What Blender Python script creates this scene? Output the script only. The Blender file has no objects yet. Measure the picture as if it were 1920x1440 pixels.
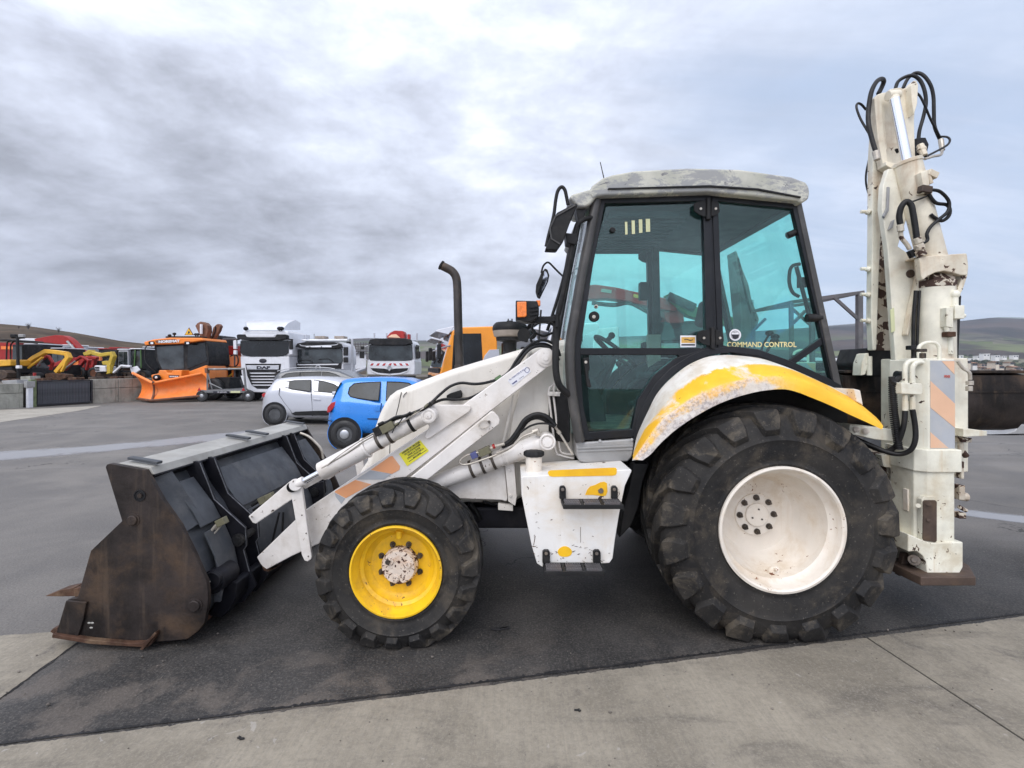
import bpy, bmesh, math, random
from mathutils import Vector, Matrix
random.seed(7)
R = math.radians
S = bpy.context.scene
COL = S.collection
F, CX, HZ, ZC = 905.0, 960.0, 690.0, 1.70      # focal length in photo pixels, principal column, horizon row, eye height

# ---------------------------------------------------------------- camera
cam = bpy.data.cameras.new('camera')
camo = bpy.data.objects.new('camera', cam)
COL.objects.link(camo)
camo.location = (0, 0, ZC)
camo.rotation_euler = (R(90), 0, 0)
cam.sensor_width = 36
cam.lens = 36*F/1920
cam.shift_y = -(720-HZ)/1920
cam.clip_start = .05
cam.clip_end = 9000
S.camera = camo

# ---------------------------------------------------------------- light
SUN_EL, SUN_AZ = 48, 205          # azimuth clockwise from +Y (behind the camera, to the left)
sd = Vector((math.sin(R(SUN_AZ))*math.cos(R(SUN_EL)), math.cos(R(SUN_AZ))*math.cos(R(SUN_EL)), math.sin(R(SUN_EL))))
sl = bpy.data.lights.new('sun', 'SUN')
sl.energy = 1.3
sl.angle = R(45)
sl.color = (1.0, .95, .88)
so = bpy.data.objects.new('sun', sl)
COL.objects.link(so)
so.rotation_euler = (-sd).to_track_quat('-Z', 'Y').to_euler()

S.render.engine = 'CYCLES'
S.view_settings.view_transform = 'Standard'
S.view_settings.look = 'None'
S.view_settings.exposure = 0.52
S.view_settings.gamma = 1
S.view_settings.use_curve_mapping = False
S.cycles.transparent_max_bounces = 32
S.cycles.max_bounces = 8

W = bpy.data.worlds.new('World')
S.world = W
W.use_nodes = True
nt = W.node_tree
nt.nodes.clear()

def nd(t, ty, **kw):
    n = t.nodes.new(ty)
    for k, v in kw.items():
        setattr(n, k, v)
    return n

def lk(t, a, b):
    t.links.new(a, b)

def mth(t, op, a, b=None, c=None, clamp=False):
    n = t.nodes.new('ShaderNodeMath')
    n.operation = op
    n.use_clamp = clamp
    for i, v in enumerate((a, b, c)):
        if v is None:
            continue
        if isinstance(v, (int, float)):
            n.inputs[i].default_value = v
        else:
            t.links.new(v, n.inputs[i])
    return n.outputs[0]

def mixc(t, f, a, b, mode='MIX'):
    n = t.nodes.new('ShaderNodeMix')
    n.data_type = 'RGBA'
    n.blend_type = mode
    for s, v in ((n.inputs[0], f), (n.inputs[6], a), (n.inputs[7], b)):
        if isinstance(v, (int, float)):
            s.default_value = v
        elif isinstance(v, (tuple, list)):
            s.default_value = (*v[:3], 1)
        else:
            t.links.new(v, s)
    return n.outputs[2]

def mrange(t, v, a, b, c=0., d=1., smooth=True):
    n = t.nodes.new('ShaderNodeMapRange')
    n.interpolation_type = 'SMOOTHSTEP' if smooth else 'LINEAR'
    t.links.new(v, n.inputs[0])
    for i, x in enumerate((a, b, c, d)):
        n.inputs[i+1].default_value = x
    return n.outputs[0]

def noise(t, vec, scale, detail=5, rough=.55, dist=0.):
    n = t.nodes.new('ShaderNodeTexNoise')
    t.links.new(vec, n.inputs['Vector'])
    n.inputs['Scale'].default_value = scale
    n.inputs['Detail'].default_value = detail
    n.inputs['Roughness'].default_value = rough
    n.inputs['Distortion'].default_value = dist
    return n.outputs['Fac']

SKY_OFF = .675
def build_sky():
    t = nt
    out = nd(t, 'ShaderNodeOutputWorld')
    bg = nd(t, 'ShaderNodeBackground')
    bg.inputs['Strength'].default_value = .1
    sky = nd(t, 'ShaderNodeTexSky', sky_type='NISHITA', sun_disc=False)
    sky.sun_elevation = R(SUN_EL)
    sky.sun_rotation = R(SUN_AZ)
    sky.air_density = 1.0
    sky.dust_density = 1.5
    tc = nd(t, 'ShaderNodeTexCoord')
    d = tc.outputs['Generated']
    sp = nd(t, 'ShaderNodeSeparateXYZ')
    lk(t, d, sp.inputs[0])
    x, y, z = sp.outputs
    zz = mth(t, 'ADD', mth(t, 'MAXIMUM', z, 0.), .20)
    cb = nd(t, 'ShaderNodeCombineXYZ')
    lk(t, mth(t, 'DIVIDE', x, zz), cb.inputs[0])
    lk(t, mth(t, 'DIVIDE', mth(t, 'MULTIPLY', y, 1.35), zz), cb.inputs[1])
    p = cb.outputs[0]
    cd = nd(t, 'ShaderNodeMapping'); cd.inputs['Scale'].default_value = (1, 1, 2.1); cd.inputs['Rotation'].default_value = (R(8), R(-14), 0)
    lk(t, d, cd.inputs['Vector'])
    n1 = mth(t, 'ADD', mth(t, 'MULTIPLY', noise(t, p, .62, 7, .55, .3), .25), mth(t, 'MULTIPLY', noise(t, cd.outputs[0], 2.3, 9, .58, .15), .75))
    n2 = mth(t, 'ADD', mth(t, 'MULTIPLY', noise(t, p, 1.7, 9, .60, .35), .2), mth(t, 'MULTIPLY', noise(t, cd.outputs[0], 5.4, 10, .62, .15), .8))
    wisp = nd(t, 'ShaderNodeMapping')
    wisp.inputs['Rotation'].default_value = (0, 0, R(-24))
    wisp.inputs['Scale'].default_value = (.6, 2.0, 1)
    lk(t, p, wisp.inputs['Vector'])
    n3 = noise(t, wisp.outputs[0], 1.3, 9, .62, .6)
    # flat cloud bases: the lower sky shows them as long level bands
    cb2 = nd(t, 'ShaderNodeCombineXYZ')
    lk(t, mth(t, 'MULTIPLY', x, 2.2), cb2.inputs[0]); lk(t, mth(t, 'MULTIPLY', y, 2.2), cb2.inputs[1]); lk(t, mth(t, "MULTIPLY", z, 8.), cb2.inputs[2])
    n4 = noise(t, cb2.outputs[0], 1.5, 9, .6, .6)
    low = mrange(t, z, .42, .05)
    def blob(px, py, cosr):
        v = Vector(((px-CX)/F, 1, (HZ-py)/F)).normalized()
        dp = nd(t, 'ShaderNodeVectorMath', operation='DOT_PRODUCT')
        lk(t, d, dp.inputs[0])
        dp.inputs[1].default_value = v
        return mrange(t, dp.outputs['Value'], cosr, 1.0)
    f = mth(t, 'ADD', mth(t, 'MULTIPLY', n1, .80), mth(t, 'MULTIPLY', n2, 1.25))
    f = mth(t, 'ADD', f, mth(t, 'MULTIPLY', n3, .30))
    f = mth(t, 'ADD', f, mth(t, 'MULTIPLY', mth(t, 'MULTIPLY', mth(t, 'SUBTRACT', n4, .5), low), .35))
    f = mth(t, 'SUBTRACT', f, SKY_OFF)
    for (px, py, c, w) in ((130, 270, .92, -.08), (420, 270, .96, -.09), (330, 450, .96, -.06), (640, 480, .97, -.10), (900, 520, .98, -.07), (760, 230, .985, -.10), (60, 80, .95, .02),
                           (560, 60, .90, .15), (800, 100, .93, .12), (1050, 150, .93, .10), (1330, 60, .94, .02),
                           (60, 560, .985, .10), (560, 600, .975, .22), (860, 590, .98, .16), (1500, 560, .96, .10), (1000, 420, .96, .08),
                           (600, 300, .98, .10), (130, 20, .975, .10)):
        f = mth(t, 'ADD', f, mth(t, 'MULTIPLY', blob(px, py, c), w))
    ramp = nd(t, 'ShaderNodeValToRGB')
    lk(t, f, ramp.inputs[0])
    e = ramp.color_ramp.elements
    e[0].position = .05
    e[0].color = (.205, .215, .245, 1)
    e[1].position = .90
    e[1].color = (.76, .79, .88, 1)
    for pos, col in ((.25, (.275, .292, .345)), (.42, (.375, .400, .475)), (.58, (.48, .515, .610)), (.74, (.60, .645, .760))):
        k = e.new(pos)
        k.color = (*col, 1)
    # thin blue parts to the right, clouds thinning towards it
    blue = mth(t, 'ADD', mth(t, 'MULTIPLY', blob(1800, 330, .74), .95), mth(t, 'MULTIPLY', n3, -.9))
    blue = mth(t, 'ADD', blue, mth(t, 'MULTIPLY', n4, -.55))
    bf = mrange(t, blue, -.35, .55, 0, .80)
    bluec = mixc(t, .70, mixc(t, 1.0, sky.outputs[0], (.50, .60, .62), 'MULTIPLY'), (4.9, 6.0, 8.0))
    tenx = mixc(t, 1.0, ramp.outputs[0], (10, 10, 10), 'MULTIPLY')
    lightc = mixc(t, mrange(t, n3, .35, .65), (4.6, 5.1, 6.3), (6.4, 6.9, 8.1))
    tenx = mixc(t, mth(t, 'MULTIPLY', blob(1800, 330, .78), .65), tenx, lightc)
    c = mixc(t, bf, tenx, bluec)
    # overcast is brighter around the hidden sun
    dp = nd(t, 'ShaderNodeVectorMath', operation='DOT_PRODUCT')
    lk(t, d, dp.inputs[0])
    dp.inputs[1].default_value = sd
    glow = mrange(t, dp.outputs['Value'], -.25, 1.0, 1.0, 2.1)
    g = nd(t, 'ShaderNodeVectorMath', operation='SCALE')
    lk(t, c, g.inputs[0])
    lk(t, glow, g.inputs['Scale'])
    lk(t, g.outputs[0], bg.inputs['Color'])
    lk(t, bg.outputs[0], out.inputs['Surface'])
build_sky()

# ---------------------------------------------------------------- helpers
def P(x, y, Y):
    return Vector(((x-CX)*Y/F, Y, ZC-(y-HZ)*Y/F))

def gp(x, y, z=0.):                      # pixel on the ground
    Y = (ZC-z)*F/(y-HZ)
    return Vector(((x-CX)*Y/F, Y, z))

ORG = {}
def tagp(o, label=None, cat=None, group=None, kind=None):
    if label: o['label'] = label
    if cat: o['category'] = cat
    if group: o['group'] = group
    if kind: o['kind'] = kind
    return o

def thing(name, label, cat, loc=(0, 0, 0), group=None):
    o = bpy.data.objects.new(name, None)
    COL.objects.link(o)
    o.location = loc
    o.empty_display_size = .2
    ORG[o] = Vector(loc)
    return tagp(o, label, cat, group)

class M:
    def __init__(s):
        s.V = []; s.F = []; s.C = None
    def add(s, vs, fs):
        b = len(s.V)
        s.V += [Vector(v) for v in vs]
        s.F += [tuple(i+b for i in f) for f in fs]
        return s
    def box(s, c, d, rz=0, rx=0, ry=0):
        m = Matrix.Rotation(rz, 3, 'Z') @ Matrix.Rotation(ry, 3, 'Y') @ Matrix.Rotation(rx, 3, 'X')
        c = Vector(c)
        vs = [c + m @ Vector((sx*d[0]/2, sy*d[1]/2, sz*d[2]/2)) for sx in (-1, 1) for sy in (-1, 1) for sz in (-1, 1)]
        return s.add(vs, [(0, 1, 3, 2), (4, 6, 7, 5), (0, 4, 5, 1), (2, 3, 7, 6), (0, 2, 6, 4), (1, 5, 7, 3)])
    def bb(s, x0, x1, y0, y1, z0, z1):
        return s.box(((x0+x1)/2, (y0+y1)/2, (z0+z1)/2), (abs(x1-x0), abs(y1-y0), abs(z1-z0)))
    def prism(s, poly, y0, y1, sc=1.0):
        n = len(poly)
        cx = sum(p[0] for p in poly)/n; cz = sum(p[1] for p in poly)/n
        vs = [(p[0], y0, p[1]) for p in poly] + [(cx+(p[0]-cx)*sc, y1, cz+(p[1]-cz)*sc) for p in poly]
        fs = [tuple(range(n)), tuple(range(2*n-1, n-1, -1))] + [(i, i+n, (i+1) % n+n, (i+1) % n) for i in range(n)]
        return s.add(vs, fs)
    def prismx(s, poly, x0, x1):            # poly in (y,z)
        n = len(poly)
        vs = [(x0, p[0], p[1]) for p in poly] + [(x1, p[0], p[1]) for p in poly]
        fs = [tuple(range(n)), tuple(range(2*n-1, n-1, -1))] + [(i, i+n, (i+1) % n+n, (i+1) % n) for i in range(n)]
        return s.add(vs, fs)
    def prismz(s, poly, z0, z1):            # poly in (x,y)
        n = len(poly)
        vs = [(p[0], p[1], z0) for p in poly] + [(p[0], p[1], z1) for p in poly]
        fs = [tuple(range(n)), tuple(range(2*n-1, n-1, -1))] + [(i, i+n, (i+1) % n+n, (i+1) % n) for i in range(n)]
        return s.add(vs, fs)
    def pp(s, pts, Y, y0, y1, sc=1.0):      # polygon traced at depth Y, slab from y0 to y1
        return s.prism([(P(x, y, Y).x, P(x, y, Y).z) for x, y in pts], y0, y1, sc)
    def ring(s, pts, w, y0, y1, closed=True, inner=True):   # ribbon of width w along (x,z) pts
        n = len(pts)
        pts = [Vector(p) for p in pts]
        offs = []
        for i in range(n):
            if closed:
                a, b, c = pts[i-1], pts[i], pts[(i+1) % n]
            else:
                a = pts[i-1] if i > 0 else pts[0]*2-pts[1]
                b = pts[i]
                c = pts[i+1] if i < n-1 else pts[n-1]*2-pts[n-2]
            d1 = (b-a).normalized(); d2 = (c-b).normalized()
            n1 = Vector((-d1.y, d1.x)); n2 = Vector((-d2.y, d2.x))
            mm = (n1+n2)
            mm = mm.normalized() if mm.length > 1e-5 else n1
            k = min(2.5, 1/max(.3, mm.dot(n1)))
            offs.append(mm*k*w/2)
        vs = []
        for p, o in zip(pts, offs):
            for q in (p+o, p-o):
                vs.append((q.x, y0, q.y))
            for q in (p+o, p-o):
                vs.append((q.x, y1, q.y))
        fs = []
        for i in range(n if closed else n-1):
            a = 4*i; b = 4*((i+1) % n)
            fs += [(a, a+1, b+1, b), (a+2, b+2, b+3, a+3), (a, b, b+2, a+2), (a+1, a+3, b+3, b+1)]
        if not closed:
            fs += [(0, 2, 3, 1), (4*n-4, 4*n-3, 4*n-1, 4*n-2)]
        return s.add(vs, fs)
    def pring(s, pts, wpx, Y, y0, y1, closed=True):
        return s.ring([(P(x, y, Y).x, P(x, y, Y).z) for x, y in pts], wpx*Y/F, y0, y1, closed)
    def cyl(s, p0, p1, r0, r1=None, n=16, caps=True):
        r1 = r0 if r1 is None else r1
        p0 = Vector(p0); p1 = Vector(p1)
        d = (p1-p0).normalized()
        u = d.orthogonal().normalized(); v = d.cross(u)
        vs = []
        for p, r in ((p0, r0), (p1, r1)):
            vs += [p + (u*math.cos(2*math.pi*i/n)+v*math.sin(2*math.pi*i/n))*r for i in range(n)]
        fs = [(i, (i+1) % n, (i+1) % n+n, i+n) for i in range(n)]
        if caps:
            fs += [tuple(range(n-1, -1, -1)), tuple(range(n, 2*n))]
        return s.add(vs, fs)
    def tube(s, pts, r, n=8, sub=5, rr=None):
        pts = [Vector(p) for p in pts]
        if sub > 1 and len(pts) > 2:
            q = []
            for i in range(len(pts)-1):
                p0 = pts[max(i-1, 0)]; p1 = pts[i]; p2 = pts[i+1]; p3 = pts[min(i+2, len(pts)-1)]
                for k in range(sub):
                    t = k/sub
                    q.append(.5*((2*p1)+(-p0+p2)*t+(2*p0-5*p1+4*p2-p3)*t*t+(-p0+3*p1-3*p2+p3)*t**3))
            q.append(pts[-1])
            pts = q
        m = len(pts)
        tg = [(pts[min(i+1, m-1)]-pts[max(i-1, 0)]).normalized() for i in range(m)]
        u = tg[0].orthogonal().normalized()
        vs = []
        for i in range(m):
            u = (u-tg[i]*u.dot(tg[i])).normalized()
            v = tg[i].cross(u)
            rad = r if rr is None else rr(i/(m-1))
            vs += [pts[i]+(u*math.cos(2*math.pi*k/n)+v*math.sin(2*math.pi*k/n))*rad for k in range(n)]
        fs = [(i*n+k, i*n+(k+1) % n, (i+1)*n+(k+1) % n, (i+1)*n+k) for i in range(m-1) for k in range(n)]
        fs += [tuple(range(n-1, -1, -1)), tuple(range((m-1)*n, m*n))]
        return s.add(vs, fs)
    def ptube(s, pts, Y, rpx, **kw):         # pts (x,y) or (x,y,Y)
        q = [P(p[0], p[1], p[2] if len(p) > 2 else Y) for p in pts]
        return s.tube(q, rpx*Y/F, **kw)
    def lathe(s, c, prof, n=48, axis='Y', sq=None):      # prof: (radius, offset along axis)
        vs = []
        for r, o in prof:
            for i in range(n):
                a = 2*math.pi*i/n
                if axis == 'Y':
                    v = Vector((c[0]+r*math.cos(a), c[1]+o, c[2]+r*math.sin(a)))
                elif axis == 'Z':
                    v = Vector((c[0]+r*math.cos(a), c[1]+r*math.sin(a), c[2]+o))
                else:
                    v = Vector((c[0]+o, c[1]+r*math.cos(a), c[2]+r*math.sin(a)))
                if sq and v.z < sq: v.z = sq
                vs.append(v)
        m = len(prof)
        fs = [(j*n+i, j*n+(i+1) % n, (j+1)*n+(i+1) % n, (j+1)*n+i) for j in range(m-1) for i in range(n)]
        if prof[0][0] < 1e-4 or True:
            fs.append(tuple(range(n-1, -1, -1)))
            fs.append(tuple(range((m-1)*n, m*n)))
        return s.add(vs, fs)
    def sph(s, c, r, n=12, m=8):
        c = Vector(c); r = r if isinstance(r, (tuple, list)) else (r, r, r)
        vs = [c+Vector((0, 0, r[2]))]
        for j in range(1, m):
            for i in range(n):
                a = math.pi*j/m; b = 2*math.pi*i/n
                vs.append(c+Vector((r[0]*math.sin(a)*math.cos(b), r[1]*math.sin(a)*math.sin(b), r[2]*math.cos(a))))
        vs.append(c-Vector((0, 0, r[2])))
        k = len(vs)-1
        fs = [(0, 1+i, 1+(i+1) % n) for i in range(n)] + [(k, k-n+(i+1) % n, k-n+i) for i in range(n)]
        fs += [(1+j*n+i, 1+(j+1)*n+i, 1+(j+1)*n+(i+1) % n, 1+j*n+(i+1) % n) for j in range(m-2) for i in range(n)]
        return s.add(vs, fs)
    def grid(s, rows, close=False):          # rows of points -> quads
        n = len(rows[0]); vs = [v for r in rows for v in r]
        fs = [(j*n+i, j*n+i+1, (j+1)*n+i+1, (j+1)*n+i) for j in range(len(rows)-1) for i in range(n-1)]
        return s.add(vs, fs)
    def xf(s, mat):
        s.V = [mat @ v for v in s.V]
        return s
    def obj(s, name, mat, parent=None, sm=None, bev=0, seg=2, label=None, attr=None, recalc=True):
        me = bpy.data.meshes.new(name)
        org = ORG.get(parent, Vector((0, 0, 0)))
        me.from_pydata([v-org for v in s.V], [], s.F)
        if recalc:
            bm = bmesh.new(); bm.from_mesh(me)
            bmesh.ops.recalc_face_normals(bm, faces=bm.faces)
            bm.to_mesh(me); bm.free()
        if attr:
            ca = me.attributes.new('wear_and_sheen', 'FLOAT', 'POINT')
            for i, v in enumerate(attr): ca.data[i].value = v
        if mat is not None:
            me.materials.append(MAT[mat] if isinstance(mat, str) else mat)
        o = bpy.data.objects.new(name, me)
        COL.objects.link(o)
        if sm:
            me.polygons.foreach_set('use_smooth', [True]*len(me.polygons))
            me.set_sharp_from_angle(angle=R(sm))
        if bev:
            b = o.modifiers.new('bevel', 'BEVEL')
            b.width = bev; b.segments = seg; b.limit_method = 'ANGLE'; b.angle_limit = R(30)
            if sm is None:
                me.polygons.foreach_set('use_smooth', [True]*len(me.polygons))
                me.set_sharp_from_angle(angle=R(32))
                b.harden_normals = True
        if parent is not None:
            o.parent = parent
            ORG[o] = org
        if label: o['label'] = label
        return o

def text(name, body, p, size, mat, parent=None, rot=0, sx=1., ext=.0008, bold=0., face=None):
    c = bpy.data.curves.new(name, 'FONT')
    c.body = body; c.size = size; c.extrude = ext; c.align_x = 'CENTER'; c.align_y = 'CENTER'
    c.offset = bold; c.resolution_u = 2
    o = bpy.data.objects.new(name, c)
    COL.objects.link(o)
    bpy.context.view_layer.update()
    me = bpy.data.meshes.new_from_object(o.evaluated_get(bpy.context.evaluated_depsgraph_get()))
    bpy.data.objects.remove(o)
    me.name = name
    org = ORG.get(parent, Vector((0, 0, 0)))
    mx = Matrix.Translation(Vector(p)-org) @ (face if face is not None else Matrix.Identity(4)) @ Matrix.Rotation(R(90), 4, 'X') @ Matrix.Rotation(R(rot), 4, 'Z') @ Matrix.Diagonal((sx, 1, 1, 1))
    me.transform(mx)
    me.materials.clear()
    me.materials.append(MAT[mat])
    o = bpy.data.objects.new(name, me)
    COL.objects.link(o)
    if parent is not None:
        o.parent = parent; ORG[o] = org
    return o

def kids(o):
    return [c for c in bpy.data.objects if c.parent is o]

def copy_tree(o, parent=None, loc=None, label=None):
    c = o.copy(); COL.objects.link(c); c.parent = parent
    if loc is not None: c.location = loc
    if label: c['label'] = label
    for ch in kids(o):
        copy_tree(ch, c)
    return c

def copy_off(o, parent, off):        # copy of a part (with its sub-parts), shifted
    c = copy_tree(o, parent)
    c.location = Vector(o.location)+Vector(off)
    return c

# ---------------------------------------------------------------- materials
MAT = {}
def pm(name, col, rough=.5, metal=0., var=.12, vs=4., dirt=None, chips=None, bump=0., bs=40., coat=0., spec=.5, streak=None, edge=None):
    """paint, metal, rubber ... with uneven tone, dirt, chips that show another coat"""
    m = bpy.data.materials.new(name); m.use_nodes = True
    t = m.node_tree; b = t.nodes['Principled BSDF']
    tc = nd(t, 'ShaderNodeTexCoord'); v = tc.outputs['Object']
    n = noise(t, v, vs, 6, .6)
    dark = tuple(c*(1-var*1.6) for c in col); lite = tuple(min(1, c*(1+var)) for c in col)
    c = mixc(t, mrange(t, n, .3, .7), dark, lite)
    ro = mrange(t, noise(t, v, vs*2.3, 4), .3, .7, rough*.82, min(1, rough*1.15))
    if streak:
        mp = nd(t, 'ShaderNodeMapping'); mp.inputs['Scale'].default_value = (9, 9, .8)
        lk(t, v, mp.inputs['Vector'])
        sn = noise(t, mp.outputs[0], 1.6, 5, .6)
        c = mixc(t, mth(t, 'MULTIPLY', mrange(t, sn, .52, .75), streak[1]), c, streak[0])
    if dirt:
        dn = noise(t, v, dirt[2] if len(dirt) > 2 else 2.2, 8, .68, .3)
        c = mixc(t, mth(t, 'MULTIPLY', mrange(t, dn, .46, .70), dirt[1]), c, dirt[0])
    if chips:
        cn = noise(t, v, chips[1], 4, .55, .8)
        big = noise(t, v, chips[1]*.12, 3, .5)
        tot = mth(t, 'ADD', mth(t, 'MULTIPLY', cn, .65), mth(t, 'MULTIPLY', big, .35))
        ring = mrange(t, tot, chips[2]-.012, chips[2], 0, .5)
        c = mixc(t, ring, c, chips[3] if len(chips) > 3 else (.42, .27, .14))
        msk = mrange(t, tot, chips[2], chips[2]+.006)
        c = mixc(t, msk, c, chips[0])
        ro = mth(t, 'MAXIMUM', ro, mth(t, 'MULTIPLY', msk, .8))
    lk(t, c, b.inputs['Base Color'])
    lk(t, ro, b.inputs['Roughness'])
    b.inputs['Metallic'].default_value = metal
    b.inputs['Specular IOR Level'].default_value = spec
    if coat:
        b.inputs['Coat Weight'].default_value = coat; b.inputs['Coat Roughness'].default_value = .08
    if bump:
        bn = nd(t, 'ShaderNodeBump'); bn.inputs['Distance'].default_value = .01; bn.inputs['Strength'].default_value = bump
        lk(t, noise(t, v, bs, 6, .65), bn.inputs['Height']); lk(t, bn.outputs[0], b.inputs['Normal'])
    MAT[name] = m
    return m

RUST = (.10, .045, .022)
pm('white_paint', (.74, .70, .645), .42, dirt=((.42, .36, .28), .45, 1.6), chips=((.05, .035, .03), 26, .655), streak=((.45, .38, .30), .22), bump=.06, bs=14, var=.05)
pm('arm_paint', (.75, .715, .68), .38, dirt=((.40, .34, .27), .50, 2.6), chips=((.05, .035, .03), 38, .640), streak=((.5, .42, .33), .2), bump=.05, bs=12, var=.05)
pm('hood_paint', (.73, .69, .625), .36, dirt=((.46, .41, .34), .40, 1.3), chips=((.10, .08, .07), 46, .655), bump=.05, bs=8, var=.06, streak=((.42, .36, .28), .28))
pm('tank_paint', (.80, .785, .76), .40, dirt=((.62, .48, .30), .5, 1.8), chips=((.05, .035, .03), 30, .65), streak=((.5, .42, .32), .25), bump=.05, bs=10, var=.04)
pm('cream_paint', (.74, .68, .55), .48, dirt=((.42, .27, .15), .55, 3.4), chips=((.06, .03, .022), 22, .632), streak=((.34, .2, .1), .4), bump=.15, bs=30)
pm('mast_paint', (.74, .71, .60), .42, dirt=((.42, .27, .15), .6, 2.6), chips=((.055, .03, .022), 22, .64), streak=((.36, .22, .12), .35), bump=.1, bs=24)
pm('chipped_paint', (.58, .53, .44), .55, dirt=((.25, .15, .08), .7, 4.0), chips=((.05, .025, .018), 13, .52), streak=((.25, .12, .06), .6), bump=.3, bs=30)
pm('leg_paint', (.76, .74, .63), .42, dirt=((.45, .36, .22), .55, 3.2), chips=((.05, .03, .022), 24, .635), streak=((.5, .33, .14), .45), bump=.08, bs=20)
pm('yellow_paint', (.90, .52, .015), .40, dirt=((.72, .32, .02), .5, 3), var=.07, bump=.05, bs=12)
pm('rim_yellow', (.88, .53, .014), .42, var=.06, dirt=((.50, .27, .04), .6, 5), chips=((.12, .05, .03), 44, .645), streak=((.45, .26, .05), .35), bump=.12, bs=18)
pm('rim_cream', (.76, .70, .62), .45, var=.05, dirt=((.56, .44, .30), .6, 3.4), chips=((.2, .08, .04), 36, .655), streak=((.55, .42, .28), .3), bump=.07, bs=14)
pm('hub_chipped', (.72, .62, .53), .6, var=.08, dirt=((.5, .32, .2), .6, 12), chips=((.06, .025, .018), 42, .535, (.3, .15, .1)), bump=.6, bs=55)
pm('bucket_steel', (.030, .023, .021), .60, metal=.25, var=.45, vs=3, dirt=((.105, .066, .040), .75, 2.6), bump=.35, bs=22, spec=.35, streak=((.12, .085, .06), .5))
pm('bucket_rust', (.085, .042, .026), .72, metal=.1, var=.35, vs=6, dirt=((.24, .16, .10), .6, 5), bump=.5, bs=30, spec=.3)
pm('slate_paint', (.050, .055, .064), .5, var=.18, vs=5, dirt=((.14, .135, .13), .45, 3.5), bump=.1, bs=20)
pm('dark_paint', (.008, .008, .012), .55, var=.3, vs=5, dirt=((.035, .032, .03), .4, 4), bump=.1, bs=20, spec=.25)
pm('highlight_steel', (.15, .155, .17), .5, metal=.2, var=.3, vs=20)  # lighter tone for highlights painted on the rib edges
pm('edge_grey', (.38, .37, .34), .5, var=.12, dirt=((.26, .24, .21), .6, 3), bump=.1)
pm('black_trim', (.008, .008, .009), .55, spec=.3, var=.25, vs=6, dirt=((.04, .036, .033), .35, 5), bump=.05)
pm('black_frame', (.008, .009, .012), .42, spec=.35, var=.2, vs=3, dirt=((.03, .03, .03), .35, 3))
pm('pillar_grey', (.052, .050, .049), .45, var=.15, dirt=((.15, .14, .13), .5, 3))
pm('black_plastic', (.012, .012, .013), .6, spec=.3, var=.2, dirt=((.05, .046, .042), .4, 6), bump=.15, bs=80)
pm('hose_rubber', (.009, .009, .010), .5, spec=.35, var=.25, dirt=((.045, .04, .036), .4, 9), bump=.1, bs=60)
pm('steel_pipe', (.50, .46, .40), .38, metal=.3, var=.12, dirt=((.25, .2, .15), .5, 12))
pm('chrome', (.80, .82, .88), .16, metal=1., var=.03)
pm('nut_steel', (.10, .085, .075), .5, metal=.6, var=.3, dirt=((.2, .15, .1), .5, 30), bump=.3)
pm('olive_valve', (.15, .14, .085), .55, var=.2, dirt=((.07, .06, .05), .5, 20), bump=.2)
pm('exhaust_steel', (.040, .035, .033), .5, metal=.25, var=.25, vs=7, dirt=((.15, .09, .05), .4, 5), bump=.1)
pm('sill_grey', (.34, .34, .34), .42, metal=.25, var=.1, dirt=((.2, .19, .18), .5, 3), bump=.08)
pm('filter_beige', (.33, .28, .235), .6, var=.12, dirt=((.18, .15, .12), .5, 6))
pm('amber_lens', (.85, .20, .012), .25, var=.12, vs=40, coat=.6)
pm('red_lens', (.42, .015, .02), .25, var=.1, vs=30, coat=.6)
pm('clear_lens', (.75, .76, .78), .15, var=.08, metal=.3, coat=.6)
pm('orange_decal', (.80, .36, .17), .5, var=.05, dirt=((.6, .42, .3), .5, 5))
pm('orange_pale', (.74, .46, .30), .5, var=.04, dirt=((.6, .48, .38), .5, 4))
pm('grey_decal', (.40, .42, .45), .5, var=.05, dirt=((.5, .48, .44), .4, 5))
pm('label_yellow', (.76, .70, .04), .45, var=.04)
pm('label_white', (.72, .72, .76), .45, var=.04)
pm('label_orange', (.62, .36, .08), .45, var=.15, vs=60)
pm('ink', (.02, .02, .03), .5, var=.1)
pm('ink_blue', (.08, .09, .22), .5, var=.1)
pm('ink_red', (.55, .08, .05), .5, var=.1)
pm('cream_print', (.70, .62, .30), .5, var=.03)
pm('tape_cream', (.58, .60, .36), .6, var=.08)
pm('seat_cloth', (.035, .037, .042), .85, var=.3, bump=.3, bs=90)
pm('cab_liner', (.028, .032, .034), .8, var=.15, bump=.1)
pm('cab_floor', (.085, .08, .06), .8, var=.3, dirt=((.22, .19, .14), .6, 8))
pm('headliner', (.030, .040, .046), .75, var=.12)
pm('pad_steel', (.075, .050, .038), .7, metal=.2, var=.3, dirt=((.14, .09, .05), .6, 6), bump=.5, bs=25)

def roof_material():
    m = pm('roof_paint', (.47, .47, .40), .62, var=.08, bump=.08)
    t = m.node_tree; b = t.nodes['Principled BSDF']
    v = nd(t, 'ShaderNodeTexCoord').outputs['Object']
    mp = nd(t, 'ShaderNodeMapping'); mp.inputs['Scale'].default_value = (1, 1, 1.8); lk(t, v, mp.inputs['Vector'])
    c = mixc(t, mrange(t, noise(t, v, 5), .3, .7), (.40, .40, .34), (.55, .54, .47))
    a = noise(t, mp.outputs[0], 2.8, 10, .78, .4)
    c = mixc(t, mrange(t, a, .475, .53, 0, .85), c, (.27, .275, .285))
    c = mixc(t, mrange(t, noise(t, mp.outputs[0], 7, 8, .7, .8), .60, .63), c, (.17, .17, .18))
    lk(t, c, b.inputs['Base Color'])
roof_material()

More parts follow.
